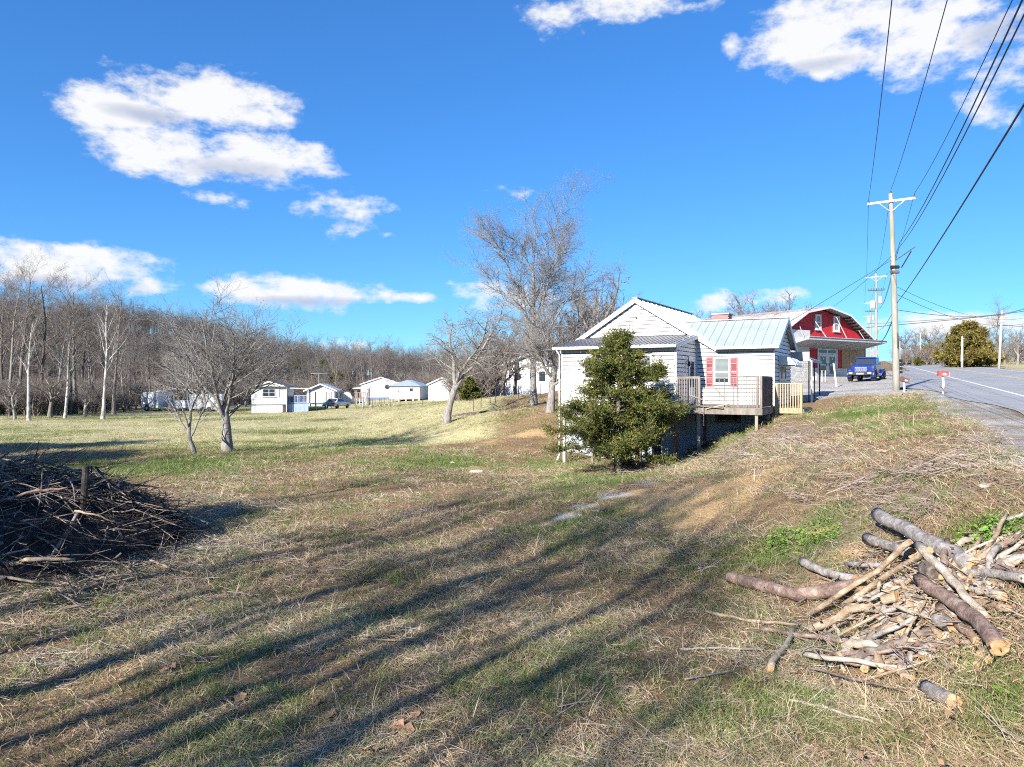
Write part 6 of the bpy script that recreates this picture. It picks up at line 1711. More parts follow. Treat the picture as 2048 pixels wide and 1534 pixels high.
    for i, px in enumerate((947, 962, 980, 991, 1037, 1081)):
        T = thing('fence_stake', on_ground(px, 56 + i), 'thin metal fence stake on the bank behind the fallen log', 'fence stake', 'stakes on the bank', rz=rng.random())
        new_obj('stake', st, T)
    # fallen log along the bank edge
    pts = [on_ground(px, 53.5 - k * .1, .08) for k, px in enumerate((905, 925, 945, 965, 985, 1003))]
    o = MB().tube([p - pts[0] for p in pts], [.13, .15, .14, .12, .11, .07], 8).build('fallen_log', BARK_DARK, None, smooth=True, loc=pts[0]); tag(o, 'dark fallen log along the edge of the bank behind the gnarled tree', 'log')
    p = on_ground(1750, 120)

yard()

# ---------------------------------------------------------------- log pile
def end_mat():
    m, nt, bs = nodemat('cut_wood')
    n = noise(nt, coords(nt, 'Object'), 14, 5, .6); oi = nt.nodes.new('ShaderNodeObjectInfo')
    c = ramp(nt, n, [(.3, (.33, .17, .08)), (.5, (.50, .31, .155)), (.7, (.62, .43, .25))])
    nt.links.new(c, bs.inputs['Base Color']); bs.inputs['Roughness'].default_value = .85; return m
CUT = end_mat(); HEART = plain('heart_wood', (.36, .17, .08), .85, .2, 12)
def log_mat(name, lo, mid, hi):
    m, nt, bs = nodemat(name)
    n = noise(nt, coords(nt, 'Object'), 7, 7, .7); n2 = noise(nt, coords(nt, 'Object'), 28, 4, .7)
    nt.links.new(ramp(nt, n, [(.3, lo), (.5, mid), (.68, hi)]), bs.inputs['Base Color']); bs.inputs['Roughness'].default_value = .9
    bs.inputs['Specular IOR Level'].default_value = .2
    bump(nt, bs, mmath(nt, 'ADD', n, n2), .9, .012); return m
LG = {'grey': log_mat('log_grey', (.10, .085, .08), (.30, .27, .25), (.50, .46, .43)), 'tan': log_mat('log_tan', (.15, .10, .065), (.34, .25, .17), (.52, .43, .32)),
      'red': log_mat('log_red', (.08, .05, .042), (.24, .165, .135), (.42, .33, .28)), 'pale': log_mat('log_pale', (.19, .155, .115), (.40, .34, .27), (.60, .54, .46)), 'dark': log_mat('log_dark', (.05, .04, .035), (.15, .12, .10), (.29, .25, .22))}
LOG_LABELS = []
def zl4(x, y): return 1680 + x / 4.383, 1000 + y / 4.383
def zl3(x, y): return 1380 + x / 3.066, 980 + y / 3.066
def a_log(name, pix, hs, rpx, kind, label, cat='log', taper=.85, end=True, seed=0, bend=.14, fork=None):
    rng = np.random.RandomState(seed + int(pix[0][0] * 7) % 991)
    P = [ray_ground(px, py, h + rpx / F_PX * 8.5 + .015) for (px, py), h in zip(pix, hs)]
    r0 = rpx * P[0][1] / F_PX
    pts = []; n = 5
    for k in range(len(P) - 1):
        for i in range(n): pts.append(P[k] + (P[k+1] - P[k]) * i / n)
    pts.append(P[-1]); pts = np.array(pts)
    pts[1:-1] += rng.normal(0, r0 * bend, pts[1:-1].shape) * V3(1, 1, .6)
    N = len(pts); rad = [r0 * (1 - (1 - taper) * i / (N - 1)) * rng.uniform(.95, 1.05) for i in range(N)]
    c = pts.mean(0)
    sides = 12 if r0 > .03 else 6
    b = MB(); b.tube([p - c for p in pts], rad, sides, m=0, capm=1 if end else 0)
    if fork:
        q = pts[int(N * .6)] - c; b.tube([q, q + V3(*fork) * .5, q + V3(*fork)], [r0 * .7, r0 * .6, r0 * .45], 8, m=0, capm=1)
    for v in range(len(b.v)):
        x = np.array(b.v[v]); b.v[v] = tuple(x + rng.normal(0, r0 * .05, 3))
    o = b.build(name, [LG[kind], CUT], None, loc=c, smooth=False)
    if sides == 12:
        o.data.polygons.foreach_set('use_smooth', [len(p.vertices) == 4 for p in o.data.polygons])
    if end and r0 > .035:
        for e, d in ((pts[-1], pts[-1] - pts[-2]), (pts[0], pts[0] - pts[1])):
            d = unit(d); h = MB(); h.tube([e - c + d * .0005, e - c + d * .004], [rad[0] * .22, rad[0] * .21], 10); h.build('heartwood', HEART, o)
    tag(o, label, cat)
    return o
def log_pile():
    A = a_log
    A('log', [zl4(325, 125), zl4(750, 345), zl4(1185, 575)], [.22, .30, .16], 12.5, 'grey', 'thickest grey weathered log, uppermost of the wood pile on the bank', taper=.95)
    A('log', [zl4(235, 335), zl4(640, 465)], [.12, .22], 10.5, 'grey', 'second grey weathered log, lying below the thickest one')
    A('log', [zl4(690, 395), zl4(980, 700), zl4(1290, 1045)], [.50, .45, .18], 9, 'pale', 'long pale straight log lying diagonally across the top of the wood pile', taper=.7)
    A('log', [zl4(690, 690), zl4(1020, 920), zl4(1220, 1060), zl4(1400, 1300)], [.32, .36, .30, .14], 12, 'red', 'crooked reddish brown log with a sawn end at the front right of the pile', taper=1.1)
    A('log', [zl4(620, 360), zl4(330, 620), zl3(715, 770)], [.52, .34, .04], 6.2, 'tan', 'long thin tan pole leaning from the pile top down to the left', taper=.9)
    A('log', [zl4(790, 440), zl4(440, 640), zl4(20, 925)], [.50, .30, .05], 7, 'tan', 'tan pole parallel to the long leaning one, ending in a splintered fork', taper=.8, fork=(-.1, -.16, -.05))
    A('log', [zl4(735, 600), zl4(430, 845)], [.36, .16], 5.5, 'tan', 'short thin tan pole in the middle of the pile')
    A('log', [zl4(590, 780), zl4(765, 803)], [.2, .24], 7.5, 'pale', 'short pale log with sawn end facing right in the pile middle')
    A('log', [zl4(500, 840), zl4(372, 885)], [.2, .24], 11.5, 'tan', 'short log with a round yellow sawn end, left of the pile middle')
    A('log', [zl4(255, 970), zl4(178, 995)], [.06, .1], 7, 'tan', 'small log with a round pale sawn end at the left foot of the pile')
    A('log', [zl4(420, 945), zl4(345, 1060)], [.14, .1], 11.5, 'grey', 'stubby dark grey log just below the round yellow sawn end')
    A('log', [zl4(505, 1010), zl4(690, 1010), zl4(815, 1045)], [.14, .2, .2], 8, 'pale', 'forked pale branch log in front of the pile', fork=(-.2, .22, .06))
    A('log', [zl4(850, 1050), zl4(1000, 1105)], [.16, .16], 14.5, 'grey', 'thick log with the broadest orange sawn face in the pile front')
    A('log', [zl4(880, 940), zl4(1060, 1090), zl4(1215, 1240)], [.2, .16, .06], 12, 'red', 'brown broken log under the crooked reddish one', end=True)
    A('log', [zl4(950, 1140), zl4(1038, 1203)], [.05, .05], 7, 'tan', 'small sawn round log, left of a pair at the pile front', )
    A('log', [zl4(1030, 1145), zl4(1112, 1225)], [.05, .05], 8, 'grey', 'small sawn round log with dark heart, right of a pair at the pile front')
    A('log', [zl4(1400, 1170), zl4(1466, 1258)], [.1, .1], 8.5, 'tan', 'small sawn log end right beside the crooked reddish log')
    A('log', [zl4(340, 1240), zl4(270, 1370), zl4(212, 1485)], [.05, .05, .05], 8.8, 'grey', 'dark grey log lying alone on the grass left of the pile front', bend=.15)
    A('log', [zl4(450, 1120), zl4(400, 1350)], [.03, .03], 4.6, 'tan', 'thin stick upright in the picture, between two short logs at the pile front')
    A('log', [zl4(810, 1245), zl4(720, 1378)], [.06, .06], 11, 'grey', 'pale grey short log with ringed sawn end in front of the pile')
    A('log', [zl4(600, 1105), zl4(500, 1180)], [.06, .06], 10, 'tan', 'orange split wedge of wood at the pile front')
    for k, (x, y, r, lab) in enumerate(((1220, 1368, 9, 'upper left of three small sawn ends on the grass'), (1300, 1412, 8.5, 'right of three small sawn ends on the grass'), (1195, 1445, 7, 'lowest of three small sawn ends on the grass'))):
        A('log', [zl4(x + 30, y - 75), zl4(x, y)], [.04, .05], r, 'tan', lab)
    A('log', [zl4(1325, 425), zl4(1200, 530), zl4(1060, 645)], [.22, .22, .2], 6.5, 'tan', 'short stick pointing up right across the thickest log')
    A('log', [zl4(1100, 640), zl4(1350, 645), zl4(1640, 700)], [.12, .2, .16], 9, 'grey', 'pale grey branch running to the right photo edge')
    A('log', [zl4(750, 595), zl4(850, 655)], [.28, .28], 19, 'dark', 'rotten dark stump end in the heart of the pile', end=False, bend=.1)
    A('log', [zl4(1120, 760), zl4(1440, 850)], [.14, .1], 10, 'pale', 'broad pale tan log on the right side of the pile')
    A('log', [zl4(1090, 850), zl4(1480, 960)], [.06, .05], 9, 'tan', 'tan log half buried in twigs on the right side of the pile')
    A('log', [zl3(240, 532), zl3(430, 580), zl3(650, 640), zl3(850, 620), zl3(1060, 585)], [.04, .04, .05, .1, .18], 11, 'red', 'long dark brown log reaching out to the left of the pile', taper=1.15, bend=.12)
    A('log', [zl3(690, 440), zl3(820, 505), zl3(1010, 545)], [.04, .08, .14], 8.5, 'grey', 'grey curved branch above the long dark brown log')
    A('log', [zl3(960, 452), zl3(1215, 462)], [.1, .14], 5.5, 'grey', 'thin grey straight branch behind the leaning tan poles')
    A('log', [zl3(1447, 1212), zl3(1620, 1300)], [.06, .06], 14, 'grey', 'single grey log with sawn end lying alone below the pile', bend=.05, taper=.98)
    S = 'stick'
    A(S, [zl3(100, 745), zl3(360, 800), zl3(665, 826)], [.02]*3, 3.2, 'tan', 'long curved tan stick on the grass left of the pile', 'stick', bend=.5)
    A(S, [zl3(-60, 975), zl3(120, 968), zl3(445, 978)], [.02]*3, 2.2, 'pale', 'pale wavy stick lying level on the grass left of the pile', 'stick', bend=.8)
    A(S, [zl3(605, 1285), zl3(850, 1340), zl3(1200, 1450), zl3(1485, 1508)], [.02]*4, 2.8, 'pale', 'longest pale stick in the right foreground grass', 'stick', bend=.6)
    A(S, [zl3(1030, 1320), zl3(1285, 1352)], [.02]*2, 1.8, 'pale', 'short pale stick right of the longest foreground stick', 'stick')
    A(S, [zl3(-30, 1160), zl3(265, 1105)], [.02]*2, 2.0, 'grey', 'thin grey stick in the grass below the wavy pale one', 'stick')
    A(S, [zl3(1150, 1040), zl3(1530, 1065)], [.02]*2, 2.2, 'pale', 'pale stick level in front of the small sawn logs', 'stick')
    A(S, [zl3(650, 700), zl3(960, 500), zl3(1140, 380)], [.06, .2, .3], 1.6, 'dark', 'thin dark twig slanting over the long dark brown log', 'stick')
    A(S, [(720, 1278), (850, 1282)], [.02]*2, 1.8, 'tan', 'straight tan stick in the middle foreground grass', 'stick')
    A(S, [(1640, 1402), (1700, 1418)], [.02]*2, 1.6, 'pale', 'small pale stick near the longest foreground stick', 'stick') if False else None
    # the rest of the heap: cut branches one can count but not tell apart
    rng = np.random.RandomState(31)
    for k in range(125):
        x, y = 4.85 + rng.normal(0, .52), 8.3 + rng.normal(0, .42)
        r = rng.uniform(.012, .036) if rng.rand() < .8 else rng.uniform(.04, .06)
        L = rng.uniform(.45, 1.6) * (1.0 if r < .045 else .7)
        an = rng.normal(-.85, .4) if rng.rand() < .65 else rng.normal(.75, .5)
        e0 = V3(x - math.cos(an) * L / 2, y - math.sin(an) * L / 2, 0); e1 = V3(x + math.cos(an) * L / 2, y + math.sin(an) * L / 2, 0); e0[2] = gz(e0[0], e0[1]); e1[2] = gz(e1[0], e1[1]); d = unit(e1 - e0 + V3(0, 0, rng.normal(0, .06))); c = (e0 + e1) / 2
        t = np.linspace(-.5, .5, 9); P = c[None] + d[None] * (t * L)[:, None]
        lift = np.max(ground_z(P[:, 0], P[:, 1]) + r - P[:, 2])
        q = math.exp(-((x - 4.9) / .8) ** 2 - ((y - 8.35) / .7) ** 2)
        P[:, 2] += min(lift, .16) + rng.uniform(0, .24) * q
        P[1:-1] += rng.normal(0, r * .35, P[1:-1].shape); c = P.mean(0)
        b = MB(); b.tube([p - c for p in P], list(np.linspace(r, r * rng.uniform(.55, .95), 9)), 9, m=0, capm=1)
        o = b.build('log', [LG[['tan', 'pale', 'grey', 'tan', 'red', 'pale', 'dark'][k % 7]], CUT], None, loc=c)
        o.data.polygons.foreach_set('use_smooth', [len(p.vertices) == 4 for p in o.data.polygons])
        tag(o, 'cut branch tangled in the middle of the wood pile', 'log', 'cut branches tangled in the wood pile')
    # loose twigs in and around the pile
    rng = np.random.RandomState(8); br = []
    for k in range(750):
        x, y = rng.normal(950, 400), rng.normal(880, 270)
        p = ray_ground(*zl4(x, y), h=rng.uniform(.02, .30) * math.exp(-((x-900)/500)**2 - ((y-850)/330)**2) + .02)
        a = rng.rand() * 6.28; L = rng.uniform(.25, .9); d = unit(V3(math.cos(a), math.sin(a), rng.normal(.05, .22))); d2 = unit(d + rng.normal(0, .3, 3))
        br.append((3, np.array([p - d * L * .5, p, p + d2 * L * .5]), np.array([1.2, 1, .4]) * rng.uniform(.0025, .009)))
    V, F = tubes_np(br, [5] * 4)
    tag(new_obj('loose_twigs', mesh_np('loose_twigs', V, F, [LG['tan']])), 'tangle of loose tan twigs in and around the log pile', kind='stuff')
    # a scrap of white paper
    p = ray_ground(*zl4(850, 1395), h=.02)
    b = MB(); g = 6
    vs = [(.16 * (i / g - .5), .11 * (j / g - .5), .02 * rng.rand() + .02 * math.sin(i)) for i in range(g + 1) for j in range(g + 1)]
    b.add(vs, [(i*(g+1)+j, i*(g+1)+j+1, (i+1)*(g+1)+j+1, (i+1)*(g+1)+j) for i in range(g) for j in range(g)])
    tag(b.build('paper_scrap', WHITE, None, loc=p), 'crumpled scrap of white paper on the grass before the pile', 'litter')
log_pile()

# ---------------------------------------------------------------- brush pile
def brush_pile():
    cx, cy, rx, ry, H = -11.2, 14.2, 4.55, 4.1, 1.7
    def top(x, y):
        q = ((x - cx) / rx) ** 2 + ((y - cy) / ry) ** 2
        return H * np.clip(1 - q, 0, 1) ** .58
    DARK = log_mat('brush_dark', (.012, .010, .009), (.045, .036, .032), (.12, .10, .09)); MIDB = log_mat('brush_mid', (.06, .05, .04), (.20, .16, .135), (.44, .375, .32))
    rng = np.random.RandomState(21)
    # inner core of packed dark debris
    n = 40; xs = np.linspace(-1, 1, n); V = []; F = []
    for i in range(n):
        for j in range(n):
            x = cx + xs[i] * rx * .93; y = cy + xs[j] * ry * .93; V.append((x, y, gz0(x, y) - .1 + max(0, float(top(x, y)) - .22) * .86 + .16 * float(vnoise(x, y, .5)) + .12 * float(vnoise(x, y, .22))))
    F = [(i*n+j, (i+1)*n+j, (i+1)*n+j+1, i*n+j+1) for i in range(n-1) for j in range(n-1)]
    def sticks(n, l0, l1, r0, r1, lift, flat):
        out = []
        for k in range(n):
            a = rng.rand() * 6.28; r = math.sqrt(rng.rand()) * 1.04
            x, y = cx + rx * r * math.cos(a), cy + ry * r * math.sin(a)
            z = gz0(x, y) + float(top(x, y)) * (1 - lift * rng.rand()) + .03
            t = a + rng.normal(0, .9); d = unit(V3(math.cos(t), math.sin(t), rng.normal(-.25 * r, flat)))
            L = rng.uniform(l0, l1); p = V3(x, y, z); pts = [p - d * L / 2]
            for s in range(4): d = unit(d + rng.normal(0, .13, 3)); pts.append(pts[-1] + d * L / 4)
            pts = np.array(pts)
            for q in pts: q[2] = max(q[2], gz0(q[0], q[1]) + .01)
            out.append((3, pts, np.linspace(1, .4, 5) * rng.uniform(r0, r1)))
        return out
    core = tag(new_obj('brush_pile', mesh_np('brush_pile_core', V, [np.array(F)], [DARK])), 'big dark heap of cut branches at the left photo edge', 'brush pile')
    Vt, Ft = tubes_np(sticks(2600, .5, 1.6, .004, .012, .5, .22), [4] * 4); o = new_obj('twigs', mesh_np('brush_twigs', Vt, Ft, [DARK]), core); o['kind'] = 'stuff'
    Vt, Ft = tubes_np(sticks(640, .7, 2.0, .006, .02, .12, .24) + sticks(60, .8, 2.2, .02, .045, .1, .3), [5] * 4); o = new_obj('branches', mesh_np('brush_branches', Vt, Ft, [MIDB]), core); o['kind'] = 'stuff'
    # longer twigs spilling out on the right
    sp = []
    for k in range(420):
        px, py = rng.uniform(120, 410), rng.uniform(1075, 1215)
        if py > 1090 + (400 - px) * .5 or py < 1060 + (400 - px) * .05: continue
        p = ray_ground(px, py, .03 + .08 * rng.rand()); a = rng.normal(.3, .7); L = rng.uniform(.3, 1.1); d = unit(V3(math.cos(a), -math.sin(a), rng.normal(0, .12)))
        sp.append((3, np.array([p - d * L / 2, p, p + unit(d + rng.normal(0, .15, 3)) * L / 2]), np.array([1.1, 1, .5]) * rng.uniform(.004, .012)))
    Vt, Ft = tubes_np(sp, [5] * 4); o = new_obj('spilled_twigs', mesh_np('spilled_twigs', Vt, Ft, [MIDB]), core); o['kind'] = 'stuff'
    # branches one can pick out
    def big(pix, hs, r, mat, label):
        P = np.array([ray_ground(px, py, h) for (px, py), h in zip(pix, hs)]); c = P[0]
        pts = []
        for k in range(len(P) - 1):
            for i in range(4): pts.append(P[k] + (P[k+1] - P[k]) * i / 4)
        pts.append(P[-1]); pts = np.array(pts); pts[1:-1] += rng.normal(0, r * .4, pts[1:-1].shape)
        o = MB().tube([p - c for p in pts], list(np.linspace(r, r * .55, len(pts))), 7).build('dead_branch', mat, None, smooth=True, loc=c); tag(o, label, 'branch', 'branches on the brush pile')
    p = V3(-8.05, 13.6, 1.2)
    o = MB().tube([(0, 0, -.5), (.02, 0, .0), (.05, .02, .55)], .06, 9).build('charred_post', DARK, None, loc=p); tag(o, 'short black post standing upright on top of the brush pile', 'post')
    big([(192, 935), (210, 960), (218, 1010)], [1.45, 1.3, .9], .03, DARK, 'dark crooked branch right beside the upright black post')
    big([(185, 950), (250, 975), (348, 1030)], [1.4, 1.2, .4], .028, DARK, 'long dark branch sloping down right from the black post')
    big([(0, 1002), (70, 982), (135, 975)], [1.2, 1.4, 1.45], .03, LG['red'], 'long reddish branch along the top left of the brush pile')
    big([(0, 1125), (70, 1118), (150, 1120)], [.35, .45, .4], .045, LG['tan'], 'thick tan branch low at the left of the brush pile')
    big([(228, 1060), (240, 1060), (246, 1085)], [.7, .65, .35], .022, LG['grey'], 'short grey branch hanging down the middle of the brush pile')
    big([(150, 1022), (190, 1030), (235, 1045)], [1.0, .95, .8], .02, LG['tan'], 'tan stick across the upper face of the brush pile')
    big([(62, 995), (100, 1005)], [1.15, 1.05], .05, LG['pale'], 'short whitish chunk of wood near the top left of the brush pile')
    big([(380, 1098), (420, 1098)], [.05, .05], .04, LG['pale'], 'pale chip of wood at the right tip of the brush pile')
    big([(0, 1112), (58, 1098)], [.5, .55], .02, LG['pale'], 'pale thin stick above the thick tan branch at the photo edge')
    big([(300, 1120), (350, 1140), (395, 1150)], [.1, .08, .05], .02, LG['tan'], 'tan stick lying in the twigs at the right foot of the brush pile')
    big([(255, 1000), (300, 1020), (355, 1040)], [.8, .5, .3], .02, DARK, 'dark thin branch on the right shoulder of the brush pile')
brush_pile()

# ---------------------------------------------------------------- fallen leaves one can pick out
def leaves():
    LM = plain('fallen_leaf', (.34, .19, .11), .8, .35, 18, per=.35)
    rng = np.random.RandomState(6)
    V = [(0, 0, .0)]; n = 15
    for k in range(n):
        t = 2 * math.pi * k / n; r = .075 * (.55 + .45 * abs(math.cos(2.5 * t)))
        V.append((r * math.cos(t), r * math.sin(t), .012 * math.sin(3 * t) + .02 * rng.rand()))
    F = [(0, 1 + k, 1 + (k + 1) % n) for k in range(n)]
    me = mesh_np('fallen_leaf', V, [np.array(F)], [LM])
    names = {}
    for px, py in [(633, 1407), (340, 1335), (450, 1478), (830, 1430), (795, 1455), (813, 1460), (700, 1440), (480, 1395), (355, 1450), (985, 1490), (742, 1500), (505, 1310), (575, 1293), (1580, 1078), (1512, 1362), (1590, 1348), (1740, 1555), (1750, 1475), (1835, 1380), (1860, 1395), (1990, 962), (1940, 1010), (1998, 940), (660, 1430), (915, 1360), (1640, 1325)]:
        py = min(py, 1528); p = ray_ground(px, py, .035)
        tag(new_obj('fallen_leaf', me, None, p, (rng.normal(0, .3), rng.normal(0, .3), rng.rand() * 6.28), (rng.uniform(.7, 1.25),) * 3), 'curled brown dead leaf lying on the grass', 'leaf', 'dead leaves on the grass')
    # pale stones in the grass
    SM = plain('field_stone', (.50, .46, .40), .9, .25, 9, bmp=.6)
    for k, (px, py, s, lab) in enumerate([(955, 944, .3, 'flat pale rock outcrop in the slope left of the cedar'), (1195, 1022, .13, 'flat stone at the lower end of the gravel strip'), (1160, 1030, .09, 'small grey stone beside the gravel strip end'), (905, 925, .16, 'small whitish stone on the green slope'), (985, 1058, .1, 'grey stone in the grass among the tree shadows'), (1970, 972, .12, 'small pale stone on the twig covered bank')]):
        p = ray_ground(px, py); b = bmesh.new(); bmesh.ops.create_icosphere(b, subdivisions=2, radius=1)
        for v in b.verts: v.co = Vector((v.co.x * s * rng.uniform(.85, 1.15), v.co.y * s * .7 * rng.uniform(.85, 1.15), v.co.z * s * .3 * rng.uniform(.8, 1.2)))
        me = bpy.data.meshes.new('stone'); b.to_mesh(me); b.free(); me.materials.append(SM)
        tag(new_obj('stone', me, None, p, (0, 0, rng.rand() * 3)), lab, 'stone')
leaves()

# ---------------------------------------------------------------- grass, dry thatch, weeds and twigs
def blade_mat(name, stops, rough=.75):
    m, nt, bs = nodemat(name)
    a = tnode(nt, 'ShaderNodeAttribute', attribute_name='tint', attribute_type='INSTANCER').outputs['Fac']
    g = nt.nodes.new('ShaderNodeNewGeometry')
    f = mmath(nt, 'ADD', mmath(nt, 'MULTIPLY', g.outputs['Random Per Island'], 0.5), mmath(nt, 'MULTIPLY', a, 0.5))
    nt.links.new(ramp(nt, f, stops), bs.inputs['Base Color']); bs.inputs['Roughness'].default_value = rough
    bs.inputs['Specular IOR Level'].default_value = 0.25
    return m
def tuft(rng, n, spread, l0, l1, lean, w, droop, mat, name):
    V = []; Q = []; T = []
    for i in range(n):
        a = rng.rand() * 6.28; r = spread * math.sqrt(rng.rand())
        b = V3(r * math.cos(a), r * math.sin(a), -.01)
        az = rng.rand() * 6.28; le = lean * (0.5 + rng.rand())
        d = unit(V3(math.cos(az) * le, math.sin(az) * le, 1)); s = unit(np.cross(d, V3(0.2, 0.1, 1) + rng.normal(0, .6, 3)))
        L = rng.uniform(l0, l1); p = b; o = len(V)
        ww = w * rng.uniform(.7, 1.3)
        for k in range(3):
            V += [p - s * ww * (1 - .28 * k) / 2, p + s * ww * (1 - .28 * k) / 2]
            p = p + d * L / 3; d = unit(d + V3(math.cos(az) * .25, math.sin(az) * .25, -droop) + rng.normal(0, .12, 3))
        V.append(p)
        Q += [(o, o+1, o+3, o+2), (o+2, o+3, o+5, o+4)]; T.append((o+4, o+5, o+6))
    return mesh_np(name, V, [np.array(Q), np.array(T)], [mat])
def weed(rng, n, mat, name):
    V = []; Q = []
    for i in range(n):
        a = rng.rand() * 6.28; r = .16 * math.sqrt(rng.rand()); c = V3(r * math.cos(a), r * math.sin(a), .02 + .09 * rng.rand())
        d = unit(V3(math.cos(a + rng.normal(0, .8)), math.sin(a + rng.normal(0, .8)), rng.normal(.2, .35))); s = unit(np.cross(d, V3(rng.normal(0, .3), rng.normal(0, .3), 1)))
        L = rng.uniform(.022, .05); o = len(V)
        V += [c, c + d * L * .5 + s * L * .36, c + d * L, c + d * L * .5 - s * L * .36]; Q.append((o, o+1, o+2, o+3))
    return mesh_np(name, V, [np.array(Q)], [mat])
def twigs(rng, n, mat, name, l0=.15, l1=.6, spread=.25, rad=.004):
    br = []
    for i in range(n):
        a = rng.rand() * 6.28; p = V3(rng.uniform(-spread, spread), rng.uniform(-spread, spread), .015 + .05 * rng.rand()); L = rng.uniform(l0, l1)
        d = unit(V3(math.cos(a), math.sin(a), rng.normal(0, .16)))
        d2 = unit(d + rng.normal(0, .25, 3) * V3(1, 1, .5))
        br.append((3, np.array([p - d * L * .5, p, p + d2 * L * .5]), np.array([1.2, 1, .5]) * rad * rng.uniform(.6, 1.6)))
    V, F = tubes_np(br, [3] * 4)
    return mesh_np(name, V, F, [mat])
def leaflitter(rng, n, mat, name):
    V = []; Q = []
    for i in range(n):
        c = V3(rng.uniform(-.3, .3), rng.uniform(-.3, .3), .012 + .02 * rng.rand()); a = rng.rand() * 6.28
        d = unit(V3(math.cos(a), math.sin(a), rng.normal(0, .25))); s = unit(np.cross(d, V3(rng.normal(0, .3), rng.normal(0, .3), 1))); L = rng.uniform(.022, .055); o = len(V)
        V += [c, c + d * L * .5 + s * L * .33, c + d * L, c + d * L * .5 - s * L * .33]; Q.append((o, o+1, o+2, o+3))
    return mesh_np(name, V, [np.array(Q)], [mat])
def build_grass():
    rng = np.random.RandomState(77)
    DRY = blade_mat('dry_grass', [(0.08, (.13, .08, .045)), (0.4, (.36, .255, .155)), (0.65, (.52, .40, .265)), (0.95, (.80, .69, .52))])
    GRN = blade_mat('green_grass', [(0.1, (.055, .095, .02)), (0.5, (.13, .19, .05)), (0.9, (.30, .33, .13))])
    STR = blade_mat('straw_grass', [(0.1, (.28, .25, .10)), (0.5, (.50, .45, .23)), (0.9, (.68, .62, .40))])
    WEED = blade_mat('leafy_weed', [(0.1, (.06, .13, .012)), (0.5, (.14, .29, .03)), (0.9, (.28, .44, .06))], .6)
    TWG = blade_mat('twig_litter', [(0.1, (.11, .075, .06)), (0.5, (.32, .245, .20)), (0.9, (.62, .54, .47))])
    LEAF = blade_mat('leaf_litter_piece', [(0.1, (.10, .06, .035)), (0.5, (.23, .14, .08)), (0.9, (.38, .25, .15))])
    protos = [tuft(rng, 16, .14, .10, .24, 1.6, .005, .38, DRY, 'thatch_0'), tuft(rng, 16, .15, .12, .30, 2.4, .005, .30, DRY, 'thatch_1'), tuft(rng, 14, .13, .05, .14, .9, .005, .30, DRY, 'thatch_2'),
              tuft(rng, 18, .12, .05, .13, .5, .005, .14, GRN, 'green_0'), tuft(rng, 16, .11, .07, .19, .7, .005, .22, GRN, 'green_1'),
              tuft(rng, 9, .10, .14, .36, .45, .005, .14, DRY, 'tall_dry'), twigs(rng, 8, TWG, 'twigs_0'), weed(rng, 34, WEED, 'weed_0'), leaflitter(rng, 5, LEAF, 'leaves_0'), tuft(rng, 18, .16, .04, .10, .8, .006, .2, STR, 'straw_0'),
              twigs(rng, 10, TWG, 'twigs_1', .3, 1.1, .4, .006)]
    n = 190000
    u = rng.rand(n)
    r = 3.2 * (62 / 3.2) ** (u ** 0.92)
    th = rng.uniform(-R(50), R(50), n)
    X = r * np.sin(th); Y = r * np.cos(th)
    t, w = road_tw(X, Y)
    ok = ((w < -3.2) | (w > 9.6)) & ~((Y > 37.5) & (X > 13))
    # not inside the house
    hx = (X - 11.2) * .866 - (Y - 31) * .5; hy = (X - 11.2) * .5 + (Y - 31) * .866
    ok &= ~((hx > -10) & (hx < 1.5) & (hy > -.1) & (hy < 9))
    X, Y, r = X[ok], Y[ok], r[ok]
    mk = masks(X, Y); n = len(X)
    q = rng.rand(n)
    wt = {0: .30 + 0 * X, 1: .28 + 0 * X, 2: .34 + 0 * X, 3: .13 + 2.2 * mk['green'], 4: .08 + 1.3 * mk['green'], 5: .006 + .02 * mk['litter'] + .02 * sstep(7, 12, X), 6: .012 + .24 * mk['litter'] * (r < 30), 7: 3.5 * sstep(.6, .95, mk['green']) * (X > 2.2) * (r < 18), 8: .03 + .3 * mk['litter'], 9: 3.0 * mk['straw'], 10: .012 * mk['litter'] * (r < 24) * (X > 0)}
    thin = 1 - np.clip(mk['clay'] * .9 + mk['gravel'] * 1.0, 0, .95)
    K = sorted(wt); Wm = np.stack([wt[k] for k in K], -1); Wm[:, [0, 1, 2]] *= (1 - .75 * mk['straw'] - .45 * np.clip(mk['green'], 0, 1))[:, None] * (1 - .4 * mk['litter'])[:, None]
    cs = np.cumsum(Wm, 1); idx = (cs < (rng.rand(n) * cs[:, -1])[:, None]).sum(1)
    dens = thin * np.clip(.62 + 1.5 * vnoise(X + 70, Y, 1.6) + .9 * vnoise(X, Y + 40, .5), .12, 1)
    keep = rng.rand(n) < dens
    X, Y, r, idx = X[keep], Y[keep], r[keep], np.array(K)[idx[keep]]
    n = len(X)
    Z = ground_z(X, Y)
    e = .25
    nx = -(ground_z(X + e, Y) - Z) / e; ny = -(ground_z(X, Y + e) - Z) / e
    tilt = np.stack([-np.clip(ny, -1, 1) * .7, np.clip(nx, -1, 1) * .7, rng.rand(n) * 6.28], -1)
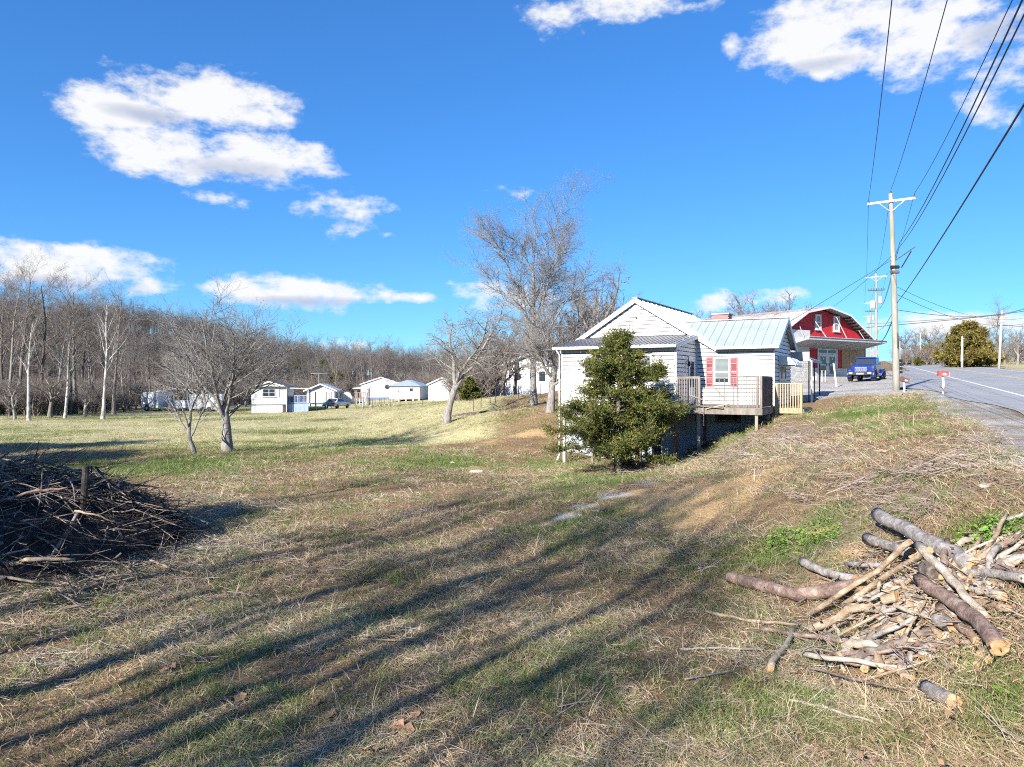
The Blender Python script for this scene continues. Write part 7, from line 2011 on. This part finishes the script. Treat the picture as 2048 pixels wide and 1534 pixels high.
    rot = np.stack([tilt[:, 0] + rng.normal(0, .08, n), tilt[:, 1] + rng.normal(0, .08, n), tilt[:, 2]], -1)
    s = rng.uniform(.65, 1.3, n) * (0.8 + np.clip(r / 30, 0, 1.6)) * np.where(np.isin(idx, [6, 10]), .8, 1.0)
    s = np.where(r > 36, s * .75, s)
    patch = np.clip(.5 + .9 * vnoise(X, Y, 1.9) + .5 * vnoise(X + 5, Y, .6), 0, 1)
    tint = np.clip(.6 * patch + .4 * rng.rand(n), 0, 1)
    gn_scatter('grass', np.stack([X, Y, Z], -1), rot, np.stack([s, s, s], -1), idx, tint, protos)
    # coarser tufts over the far field
    n = 42000
    r = rng.uniform(44, 120, n); th = rng.uniform(-R(42), R(2), n); X = r * np.sin(th); Y = r * np.cos(th); mk = masks(X, Y)
    keep = (mk['litter'] < .5) & (rng.rand(n) < .9); X, Y, r = X[keep], Y[keep], r[keep]; gk = mk['green'][keep]; n = len(X)
    s = rng.uniform(.7, 1.5, n) * np.interp(r, [44, 120], [1.2, 2.2])
    idx = np.where(rng.rand(n) < .12 + .8 * gk, 3, np.where(rng.rand(n) < .25, 2, 9))
    gn_scatter('field_grass', np.stack([X, Y, ground_z(X, Y)], -1), np.stack([0 * X, 0 * X, rng.rand(n) * 6.28], -1), np.stack([s, s, s * .75], -1), idx, rng.rand(n), protos)

build_grass()

# ---------------------------------------------------------------- rows one can count from the left get their own label
ORD = ['leftmost', 'second', 'third', 'fourth', 'fifth', 'sixth', 'seventh', 'eighth', 'ninth', 'tenth', 'eleventh', 'twelfth', 'thirteenth', 'fourteenth', 'fifteenth']
for g in ('bare trees across the road', 'bare trees behind the white yard buildings', 'bare trees behind the red building', 'bare trees behind the bank', 'stakes on the bank', 'stakes on the far field'):
    row = sorted([o for o in scene.objects if o.parent is None and o.get('group') == g], key=lambda o: o.location.x / max(1.0, o.location.y))
    for k, o in enumerate(row):
        o['label'] = o['label'] + (', leftmost' if k == 0 else ', rightmost' if k == len(row) - 1 else ', %s from the left' % ORD[k])
